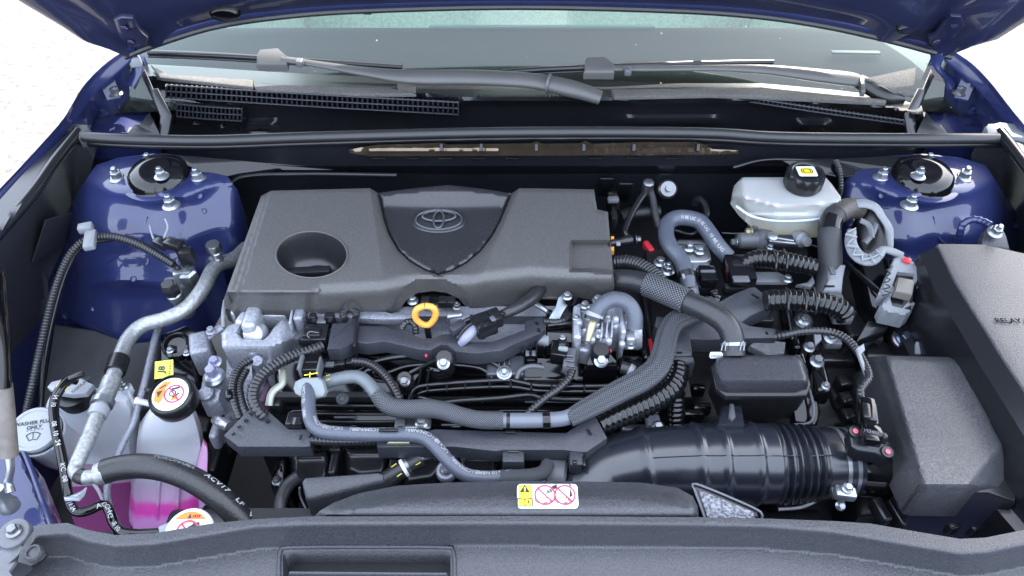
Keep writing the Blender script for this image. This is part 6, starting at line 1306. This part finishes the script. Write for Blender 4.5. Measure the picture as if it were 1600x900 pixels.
gE = thing('ribbed_tube', 'dark ribbed tube end showing between the flat loom and the shiny tube', 'wiring loom', W(985, 620, .8), 'shiny ribbed tubes'); tube([(1000, 606, .85), (988, 620, .846), (978, 640, .835)], 9, K['gloom'], 'ribs', gE, 14, corr=(.007, .2))
lg3 = thing('mounting_lug', 'grey lug with a dark bolt left of the hanging ribbed tube', 'lug', W(1028, 665, .78)); bx(lg3, 'lug', 'alu2', 1020, 660, .80, 22, 18, .015, 0, .004); bolt(1028, 667, .812, 10, K['dsteel'], lg3, (0, -.4, 1)); bx(lg3, 'base', 'dsteel', 990, 674, .79, 40, 10, .02, 0, .004)

# ================================================================== brake fluid reservoir
br = thing('brake_fluid_reservoir', 'milky white brake fluid reservoir under a black ribbed cap', 'reservoir', W(1235, 350, .85))
def brz(x, y, d):
    fe = pl([(1140, 300), (1160, 306), (1213, 320), (1262, 319), (1318, 312)], x)
    f_ = max(0, y - fe); z = .942 - .00125 * f_ * ss(-1, 7, f_)
    z += .0035 * ss(333, 337, y + (x - 1230) * .0) * (1 - ss(339, 343, y))
    lf = max(0, pl([(275, 1160), (345, 1168)], y) - x); z -= .0011 * lf * ss(0, 6, lf)
    return z - rnd(d, 4, .004) * (1 if y < 300 else 0)
BO = [(1160, 277), (1290, 277), (1300, 288), (1314, 308), (1313, 322), (1292, 340), (1284, 363), (1202, 364), (1182, 358), (1174, 344), (1156, 328), (1143, 310), (1147, 290)]
sheet(BO, brz, K['milk'], 'tank', br, 4.5, .01, angle=60)
tube([(1150, 322, .925), (1175, 338, .918), (1213, 345, .914), (1262, 344, .914), (1300, 338, .916)], 2.2, K['white'], 'seam', br, 8)
c = W(1253, 289, .945); k = MPP(c)
m = MB(); m.add(*g_lathe([(24 * k, -.006), (28 * k, 0), (30 * k, .004), (30 * k, .019), (27 * k, .024), (22 * k, .0245), (20 * k, .023), (.001, .023)], c, (0, -.04, 1), 72, knurl=(28.5 * k, -.05, 6))); m.build('cap', K['satin'], br)
fr = Frame(Vector(c) + Vector((0, -.001, .0245)), n=(0, -.04, 1)); s_ = 13 * k
flat(fr, [rrect(-s_ * 1.1, -s_ * .95, s_ * 1.1, s_ * .95, .003)], 0, K['paper'], 'cap_label', br); flat(fr, [ell(0, 0, .8 * s_, .7 * s_, 28)], .0005, K['yellow'], 'yellow_disc', br); flat(fr, ringq(0, 0, .45 * s_, .45 * s_, .1 * s_, 24) + ringq(0, 0, .68 * s_, .66 * s_, .1 * s_, 12, -50, 50) + ringq(0, 0, .68 * s_, .66 * s_, .1 * s_, 12, 130, 230), .001, K['print_k'], 'brake_sign', br)
mc = thing('master_cylinder', 'grey brake master cylinder with pipe unions below the milky reservoir', 'cylinder', W(1180, 385, .84))
m = MB(); c = W(1150, 376, .872); k = MPP(c); m.add(*g_lathe([(9 * k, 0), (13 * k, .004), (14 * k, .03), (18 * k, .034), (18 * k, .05), (14 * k, .052)], c, (1, .05, 0), 24)); m.build('barrel', K['midgrey'], mc); bolt(1150, 379, .874, 8, K['steel'], mc, (-1, 0, .1))
bx(mc, 'port', 'midgrey', 1182, 352, .882, 22, 20, .02, 0, .004); bolt(1173, 362, .885, 8, K['brass'], mc, (-1, 0, .2)); tube([(1128, 364, .88), (1150, 365, .882), (1172, 363, .884)], 2, K['gloss'], 'brake_pipe', mc, 8)
m = MB(); m.add(*g_prism(PP([(1194, 366, .888), (1238, 366, .888), (1248, 382, .882), (1204, 380, .882)]), .006, .002)); m.build('warning_bracket', mat('dark_metal_plate', (.05, .05, .055), .3, .6), mc)
for a, b in (((1202, 370), (1240, 376)), ((1202, 376), (1242, 380)), ((1200, 370), (1210, 378))): tube([(*a, .892), (*b, .888)], 1.6, K['steel'], 'plate_rib', mc, 6)
c = W(1207, 370, .892); m = MB(); m.add(*g_lathe([(8 * k, -.003), (8 * k, .002), (4 * k, .004)], c, (0, -.2, 1), 16)); m.build('stud', K['steel'], mc); bolt(1203, 387, .875, 6, K['steel'], mc)
m = MB(); c = W(1254, 375, .885); m.add(*g_lathe([(12 * k, -.02), (12 * k, 0), (8 * k, .003), (7 * k, .012), (.001, .012)], c, (.3, -.9, .4), 20)); m.build('level_sensor', K['ltgrey'], mc); tube([(1258, 380, .88), (1270, 384, .876), (1284, 388, .87)], 2, K['black'], 'sensor_wire', mc, 8)
bx(mc, 'booster_base', 'black', 1225, 400, .85, 70, 30, .02, -14, .005)
bc = thing('corrugated_cable', 'thin ribbed cable hanging beside the brake reservoir cap', 'cable', W(1312, 290, .88)); tube([(1306, 252, .94), (1312, 268, .935), (1314, 290, .92), (1312, 306, .90)], 4.5, K['loom'], 'ribs', bc, 12, corr=(.0042, .25))

# ================================================================== taped harness and lever plug
th = thing('taped_harness', 'thick tape wrapped harness hooking down from the grey lever plug', 'wiring loom', W(1300, 400, .84))
o, P = tube([(1342, 326, .920, 15), (1325, 326, .925, 16), (1310, 332, .925, 17), (1299, 346, .92, 17), (1296, 366, .912, 17.5), (1297, 390, .900, 18), (1297, 414, .888, 18), (1292, 436, .876, 17), (1286, 466, .86, 17)], 17, K['tape'], 'tube', th, 22, wob=.02)
band(P, .0, .26, mat('brown_black_tape', (.045, .038, .034), .5, grain=(200, .5, .4)), 'brown_wrap', th, 1.05); band(P, .34, .46, K['gloss'], 'tape_shine', th, 1.03)
m = MB(); m.add(*g_prism(PP([(1292, 411, .898), (1322, 413, .898), (1318, 434, .888), (1316, 455, .878), (1286, 455, .878), (1294, 436, .888)]), .012, .003)); m.build('holder', K['ltgrey'], th); bx(th, 'holder_latch', 'midgrey', 1300, 423, .901, 8, 12, .004, 0, .001); bx(th, 'holder_notch', 'dark', 1296, 447, .8835, 16, 2, .001, 0, 0)
lp = thing('lever_plug', 'large grey computer plug with a ribbed curved lever, standing beside the taped harness', 'plug', W(1380, 430, .86))
m = MB(); m.add(*g_prism(PP([(1336, 338, .905), (1352, 322, .925), (1372, 328, .928), (1386, 352, .915), (1390, 390, .895), (1376, 400, .888), (1346, 404, .884)]), .03, .005)); m.build('shell', K['black'], lp)
tube([(1338, 318, .935, 8), (1352, 318, .938, 8), (1368, 324, .937, 7), (1378, 338, .930, 6), (1389, 356, .92, 6), (1391, 376, .912, 5), (1391, 394, .905, 4)], 7, K['ltgrey'], 'shell_rim', lp, 12, flat=.5)
for pts in ([(1344, 344, .925), (1358, 352, .92), (1362, 372, .912)], [(1350, 380, .908), (1362, 366, .914), (1368, 350, .92)]): tube(pts, 5, K['midgrey'], 'inner_rib', lp, 8, flat=.6)
LV = [(1331, 360, .922), (1329, 376, .918), (1334, 392, .914), (1345, 403, .912), (1360, 406, .912), (1372, 398, .914), (1380, 390, .916), (1394, 393, .914), (1410, 400, .91)]
tube([(x, y, z, r_) for (x, y, z), r_ in zip(LV, (7, 9, 10.5, 11, 11, 9, 7, 7, 7))], 9, K['ltgrey'], 'lever', lp, 14, flat=.5)
for i in range(11):
    t_ = i / 10 * 5.2; a = int(t_); q = [lerp(LV[a][j], LV[a + 1][j], t_ - a) for j in range(3)]; bx(lp, 'lever_rib', 'cap', q[0], q[1], q[2] + .006, 2, 13, .004, 60 * (1 if i % 2 else -1) + 15 * a, 0.0006)
m = MB(); m.add(*g_prism(PP([(1340, 400, .885), (1400, 402, .89), (1384, 440, .875), (1374, 490, .85), (1360, 480, .85)]), .04, .005)); m.build('back_shell', K['gloss'], lp)
for i in range(5): bx(lp, 'back_rib', 'satin', 1348 + i * 8, 432 + i * 8, .888 - i * .003, 3, 60, .006, 25, .001)
# connector frame: tilted rounded frame with a window
FRM = [(1396, 404), (1412, 400), (1434, 414), (1444, 428), (1438, 440), (1426, 446), (1424, 470), (1430, 474), (1424, 488), (1414, 496), (1378, 488), (1374, 478), (1388, 462), (1372, 460), (1384, 432)]
WIN = [(1402, 424), (1428, 428), (1427, 444), (1420, 458), (1420, 470), (1410, 482), (1394, 478), (1391, 466), (1398, 452), (1394, 446)]
sheet(FRM, lambda x, y, d: .925 - .0004 * (y - 400) - rnd(d, 3, .003), K['ltgrey'], 'frame', lp, 4, .02, hole=[WIN], angle=40)
m = MB(); m.add(*g_prism(PP([(1398, 420, .912), (1432, 424, .912), (1424, 484, .892), (1388, 480, .892)]), .01, .001)); m.build('socket', K['black'], lp)
m = MB(); m.add(*g_prism(PP([(1404, 432, .925), (1430, 437, .923), (1426, 460, .915), (1399, 454, .917)]), .012, .002)); m.build('window_block', mat('tan_grey_plastic', (.12, .11, .095), .35), lp)
for i in range(5): tube([(1380 + i * 1.5 - 2, 462 - i * 10, .921), (1392, 458 - i * 10, .924), (1381 + i * 2, 454 - i * 10, .924)], 1.1, K['dark'], 'truss_mark', lp, 6)
m = MB(); m.add(*g_box(W(1417, 407, .924), (.010, .008, .004), RZ(-30), .001)); m.build('red_lock', K['red'], lp)
m = MB(); m.add(*g_prism(PP([(1440, 424, .915), (1447, 434, .912), (1438, 453, .905), (1433, 448, .906)]), .003, .0008)); m.build('paper_tab', K['midgrey'], lp)
m = MB(); m.add(*g_prism(PP([(1356, 500, .86), (1392, 505, .86), (1380, 520, .85), (1336, 536, .845)]), .01, .003)); m.build('support', K['satin'], lp)

# ================================================================== intake duct
it = thing('intake_duct', 'fat black rubber intake duct with bellows running to the air filter box', 'intake duct', W(1130, 740, .74))
o_pts = [(905, 800, .79, 44), (918, 772, .800, 52), (944, 745, .806, 55), (980, 732, .810, 56), (1020, 727, .812, 58), (1060, 725, .814, 59.5), (1100, 724, .815, 61), (1150, 724, .815, 62), (1190, 724, .815, 62), (1230, 724, .815, 60), (1280, 723, .815, 56), (1330, 722, .815, 52)]
P = path(o_pts, .0012)
def px_of(c):
    d = c - CAM; return 800 + FPX * d.x / d.dot(_f)
for i, c in enumerate(P.c):
    x = px_of(c); k = MPP(c); b = 0
    for x0, w_, h_ in ((1004, 7, 4), (1086, 6, 4.5), (1122, 6, 4.5), (1172, 6, 4)): b += h_ * math.exp(-((x - x0) / w_) ** 2)
    if 1203 < x < 1278: b += 4.2 * (math.cos((x - 1209) / 11.5 * 2 * math.pi) - .4) * ss(1203, 1209, x) * (1 - ss(1268, 1278, x))
    P.r[i] += b * k
m = MB(); v, f, uv = g_tube(P, 64); m.add(v, f); m.build('duct', K['duct'], it, 60)
L = P.L
def at_x(x): return min(range(len(P.c)), key=lambda i: abs(px_of(P.c[i]) - x))
for x in (1303, 1319):
    i = at_x(x); m = MB(); v, f, uv = g_tube(P, 48, scale=1.025, i0=i - 2, i1=i + 3); m.add(v, f); m.build('clamp_band', K['steel'], it)
scw = m = MB(); m.add(*g_box(W(1320, 771, .868), (.022, .014, .012), RZ(-8), .003)); m.build('clamp_block', K['steel'], it); bolt(1324, 763, .876, 9, K['steel'], it, (0, -.2, 1)); tube([(1316, 774, .862), (1314, 788, .852)], 4.5, K['steel'], 'clamp_screw', it, 12); bolt(1313, 790, .850, 8, K['steel'], it, (0, -.6, .8)); bx(it, 'clamp_end', 'dsteel', 1302, 770, .860, 6, 14, .008, 0, .002)
# mould seam along the duct
i0, i1 = at_x(1012), at_x(1300)
Q = []
for i in range(i0, i1, 6):
    n = (CAM - P.c[i]); n = (n - P.t[i] * n.dot(P.t[i])).normalized(); b = P.t[i].cross(n); a = .18 if b.dot(_u) > 0 else -.18
    Q.append(list(P.c[i] + (n * math.cos(a) + b * math.sin(a)) * (P.r[i] + .0001)) + [.0007])
P2 = path3(Q, .004, 2); m = MB(); v, f, _ = g_tube(P2, 6); m.add(v, f); m.build('mould_seam', K['duct'], it)
tube([(1215, 795, .78), (1250, 792, .78), (1275, 782, .785)], 4, K['dsteel'], 'stay', it, 10)
# air flow sensor housing
ah = thing('air_flow_housing', 'gloss black tube between the bellows duct and the air filter box', 'housing', W(1380, 740, .76))
P = path([(1322, 724, .815, 49), (1360, 727, .815, 49), (1420, 730, .815, 49)], .004); m = MB(); v, f, uv = g_tube(P, 48); m.add(v, f); m.build('tube', K['gloss'], ah); band(P, .04, .1, K['gloss'], 'bead', ah, 1.04, 48); band(P, .9, .98, K['satin'], 'bead', ah, 1.05, 48)
sn = thing('air_flow_sensor', 'black sensor plate with two red ringed screws on the gloss black tube', 'sensor', W(1362, 690, .87))
fr = Frame(W(1362, 690, .882), x=(1, -.25, 0), n=(0, -.35, 1))
m = MB(); m.add(*g_prism(PP([(1326, 672, .890), (1338, 666, .892), (1348, 676, .891), (1372, 680, .889), (1386, 686, .887), (1396, 694, .884), (1395, 708, .879), (1384, 716, .876), (1368, 708, .879), (1340, 704, .881), (1330, 696, .884)]), .018, .003)); m.build('plate', K['satin'], sn)
bx(sn, 'sensor_head', 'gloss', 1361, 676, .900, 26, 30, .02, -12, .003, -20); bx(sn, 'head_label', 'satin', 1361, 680, .9115, 20, 20, .002, -12, .0006, -20); bx(sn, 'latch', 'satin', 1379, 684, .897, 12, 10, .012, -12, .002, -20)
for x, y, z in ((1336, 674, .8935), (1387, 706, .882)):
    c = W(x, y, z); k = MPP(c); m = MB(); m.add(*g_lathe([(9 * k, -.002), (9 * k, .0005), (.001, .0005)], c, (0, -.3, 1), 24)); so_ = m.build('screw_boss', K['satin'], sn)
    f2 = Frame(c, n=(0, -.3, 1)); flat(f2, [ell(0, 0, 4 * k, 4 * k, 20)], .0012, mat('pale_red_paint', (.42, .30, .30), .5) if 'pale_red_paint' not in bpy.data.materials else bpy.data.materials['pale_red_paint'], 'screw_face', so_); flat(f2, ringq(0, 0, 4.6 * k, 4.6 * k, 1.2 * k, 20) + ringq(0, 0, 2 * k, 2 * k, .8 * k, 12), .0016, K['print_r'], 'red_ring', so_)
text(Frame(W(1361, 680, .9128), x=(1, -.22, 0), n=(0, -.36, 1)), '197400', .0055, K['midgrey'], sn, 0, .004, bold=0); text(Frame(W(1361, 680, .9128), x=(1, -.22, 0), n=(0, -.36, 1)), '5030', .0055, K['midgrey'], sn, 0, -.004, bold=0)
c12 = conn('black plug on the air flow sensor with a ribbed lead', [(1354, 646, .902, 22, 34, .02, -14, 'gloss'), (1354, 642, .914, 12, 22, .004, -14, 'satin'), (1366, 650, .903, 5, 30, .012, -14, 'midgrey'), (1345, 628, .900, 10, 16, .012, -14, 'satin')])
sl_ = thing('ribbed_tube', 'thin ribbed lead running from the air flow sensor up to the right trough', 'wiring loom', W(1300, 540, .86), 'ribbed wiring tubes')
tube([(1346, 622, .902), (1345, 610, .905), (1351, 600, .908), (1358, 590, .908), (1354, 574, .906), (1342, 552, .902), (1326, 532, .900), (1306, 521, .898), (1282, 517, .896), (1252, 518, .892), (1228, 523, .886), (1212, 526, .880)], 6.5, K['loom'], 'ribs', sl_, 12, corr=(.0046, .16))
m = MB(); m.add(*g_prism(PP([(1338, 544, .916), (1350, 536, .918), (1352, 546, .915), (1346, 552, .913), (1360, 592, .905), (1356, 596, .904)]), .004, .001)); m.build('clip', K['ltgrey'], sl_)

# resonator box
rb_ = thing('resonator_box', 'small black box with a rounded grained lid, fed by the thick hose', 'box', W(1195, 600, .80))
sheet([(1116, 570), (1120, 560), (1130, 555), (1246, 555), (1254, 560), (1264, 592), (1262, 604), (1250, 612), (1140, 613), (1124, 606)], lambda x, y, d: .896 - .0011 * max(0, y - 592) * ss(592, 602, y) * (1 if y > 592 else 0) - rnd(d, 7, .007), K['tex'], 'lid', rb_, 4.5, .008, angle=60)
m = MB(); m.add(*g_prism(PP([(1110, 572, .876), (1118, 560, .878), (1256, 560, .878), (1268, 600, .872), (1262, 618, .868), (1134, 618, .868), (1118, 606, .870)]), .008, .003)); m.build('rim', K['satin'], rb_)
m = MB(); m.add(*g_prism(PP([(1118, 575, .866), (1258, 570, .866), (1264, 606, .862), (1256, 616, .860), (1136, 616, .860)]), .05, .006)); m.build('body', K['black'], rb_)
m = MB(); m.add(*g_prism(PP([(1128, 632, .850), (1160, 632, .850), (1164, 662, .866), (1122, 662, .866)]), .012, .003)); m.build('foot', K['duct'], rb_); m = MB(); m.add(*g_prism(PP([(1141, 630, .856), (1147, 630, .856), (1150, 650, .866), (1144, 656, .868), (1139, 650, .866)]), .006, .002)); m.build('foot_pin', K['midgrey'], rb_)
m = MB(); m.add(*g_box(W(1119, 555, .890), (.016, .006, .008), bev=.002)); m.build('outlet_tag', K['paper'], rb_); text(Frame(W(1119, 556, .8945), n=(0, -.3, 1)), 'DENSO', .004, K['print_k'], rb_, bold=.02)
for x, y, w in ((1090, 610, 22), (1080, 650, 40), (1095, 640, 30)): bx(tx_, 'glint_rib', 'gloss', x, y, .79, w, 10, .02, 0, .004)

# ================================================================== air filter box
ab = thing('air_filter_box', 'black air filter box with slanted corners and dusty grained lid at the right front', 'air box', W(1480, 680, .70))
AB = [(1358, 558), (1395, 556), (1440, 557), (1488, 558), (1506, 565), (1518, 586), (1552, 660), (1578, 716), (1586, 764), (1588, 786), (1545, 770), (1449, 768), (1436, 764), (1400, 690)]
def abz(x, y, d):
    z = .905
    le = pl([(556, 1388), (752, 1446), (830, 1450)], y); l_ = max(0, le - x); z -= .0010 * l_ * ss(0, 10, l_)
    fe = pl([(1440, 754), (1545, 756), (1588, 772)], x); f_ = max(0, y - fe); z -= .00115 * f_ * ss(0, 10, f_)
    c_ = (x - 1545) * .75 + (y - 716) * .66; z -= .0007 * max(0, c_) * ss(0, 8, c_)
    return z - rnd(d, 9, .008) * (1 if y < 720 else 0)
sheet(AB, abz, K['sunbox'], 'lid', ab, 5, .05, lines=[[(1388, 560), (1447, 754)], [(1384, 560), (1442, 758)], [(1448, 755), (1543, 757)], [(1446, 762), (1546, 764)], [(1547, 757), (1577, 718)]], angle=45)
m = MB(); m.add(*g_prism(PP([(1404, 700, .86), (1440, 764, .872), (1448, 768, .876), (1545, 770, .876), (1588, 785, .872), (1584, 720, .88), (1480, 600, .88)]), .22, .003)); m.build('lower_box', K['black'], ab)
m = MB(); m.add(*g_prism(PP([(1330, 585, .80), (1366, 560, .82), (1420, 800, .78), (1340, 810, .76)]), .10, .006)); m.build('side_box', K['black'], ab)
for x, y, w, h in ((1375, 800, 16, 30), (1398, 806, 8, 34), (1485, 822, 20, 14), (1520, 825, 20, 14), (1556, 826, 16, 14)): bx(ab, 'rib', 'satin', x, y, .80, w, h, .02, 10, .003)
for i in range(4): bx(ab, 'side_rib', 'satin', 1316 + i * 4, 600 + i * 26, .79, 20, 16, .02, 10, .003)

# ================================================================== relay box
ry = thing('relay_box', 'big black relay box with a grained sloping lid lettered RELAY at the right edge', 'relay box', W(1560, 500, .75))
RO = [(1462, 384), (1466, 379), (1537, 380), (1600, 394), (1720, 420), (1720, 760), (1650, 690), (1590, 598), (1562, 556), (1533, 508), (1490, 440)]
m = MB(); m.add(*g_prism([W(q[0], q[1], .946) for q in RO], .012, .004, 3)); m.build('lid', K['sunbox'], ry, 40)
tr_w = [W(x, y, .946) for x, y in ((1464, 386), (1490, 442), (1533, 510), (1562, 558), (1590, 600), (1650, 692), (1720, 762))]
v = []; f = []
for p in tr_w: v += [p, p + Vector((-.018, 0, -.012)), p + Vector((-.022, 0, -.09)), p + Vector((-.034, 0, -.094)), p + Vector((-.035, 0, -.20))]
for i in range(len(tr_w) - 1):
    for j in range(4): f.append([i * 5 + j, i * 5 + j + 1, (i + 1) * 5 + j + 1, (i + 1) * 5 + j])
f.append([0, 4, 3, 2, 1]); v2 = W(1462, 384, .946)
m = MB(); m.add(v, f); m.build('side_wall', K['satin'], ry, 30)
m = MB(); m.add(*g_prism([p + Vector((.010, .0, -.006)) for p in PP(RO, .938)], .22, .002)); m.build('body', K['satin'], ry, 30)
tube([(1474, 428, .86), (1500, 480, .86), (1540, 560, .86), (1590, 640, .86)], 2, K['midgrey'], 'side_bead', ry, 8)
m = MB(); m.add(*g_prism(PP([(1440, 402, .90), (1462, 384, .925), (1470, 396, .92), (1452, 420, .89)]), .1, .004)); m.build('corner', K['satin'], ry)
text(Frame(W(1581, 502, .9465), x=(1, -.02, 0)), 'RELAY &', .0108, K['moulded'], ry, 0, 0, bold=.02, name='moulded_lettering', lift=.0012)

# fixings at the right inner wing
bl = thing('lug_plate', 'black rounded lug with a zinc bolt on the right blue strut tower', 'lug', W(1553, 365, .9)); m = MB(); m.add(*g_prism(PP([(1534, 378, .935), (1538, 358, .943), (1550, 350, .946), (1566, 352, .946), (1574, 368, .94), (1580, 390, .93), (1536, 384, .932)]), .02, .004)); m.build('plate', K['tex'], bl); bolt(1554, 363, .947, 12, K['steel'], bl, (0, -.3, 1), True)
pc = thing('painted_cable', 'blue painted ribbed cable looping on the right strut tower', 'cable', W(1515, 365, .88)); tube([(1499, 382, .905), (1500, 364, .925), (1505, 350, .938), (1520, 343, .945), (1536, 346, .948), (1548, 352, .95)], 6, K['paint'], 'ribs', pc, 12, corr=(.007, .12))
rf = thing('horn_bolt', 'dark flanged bolt and bracket low between the relay box and the air filter box', 'bolt', W(1412, 530, .82)); c = W(1412, 530, .842); k = MPP(c); m = MB(); m.add(*g_lathe([(18 * k, -.004), (18 * k, 0), (13 * k, .003), (.001, .003)], c, (.1, -.3, 1), 28)); m.build('washer', K['dsteel'], rf); bolt(1411, 529, .846, 12, mat('blued_steel', (.10, .12, .18), .35, .9), rf, (.1, -.3, 1)); m = MB(); m.add(*g_prism(PP([(1430, 538, .86), (1432, 533, .864), (1444, 534, .864), (1446, 555, .856), (1430, 552, .856)]), .003, .001)); m.build('tab', K['ltgrey'], rf)
tube([(1375, 530, .83), (1360, 528, .832), (1345, 540, .83)], 9, K['rubber'], 'grommet_hose', rf, 14); bx(rf, 'carrier', 'black', 1400, 550, .81, 110, 30, .02, 0, .006)
m = MB(); m.add(*g_prism(PP([(1330, 420, .80), (1460, 430, .80), (1500, 560, .76), (1340, 560, .76)]), .03, .006)); m.build('right_tray', K['dark'], body)
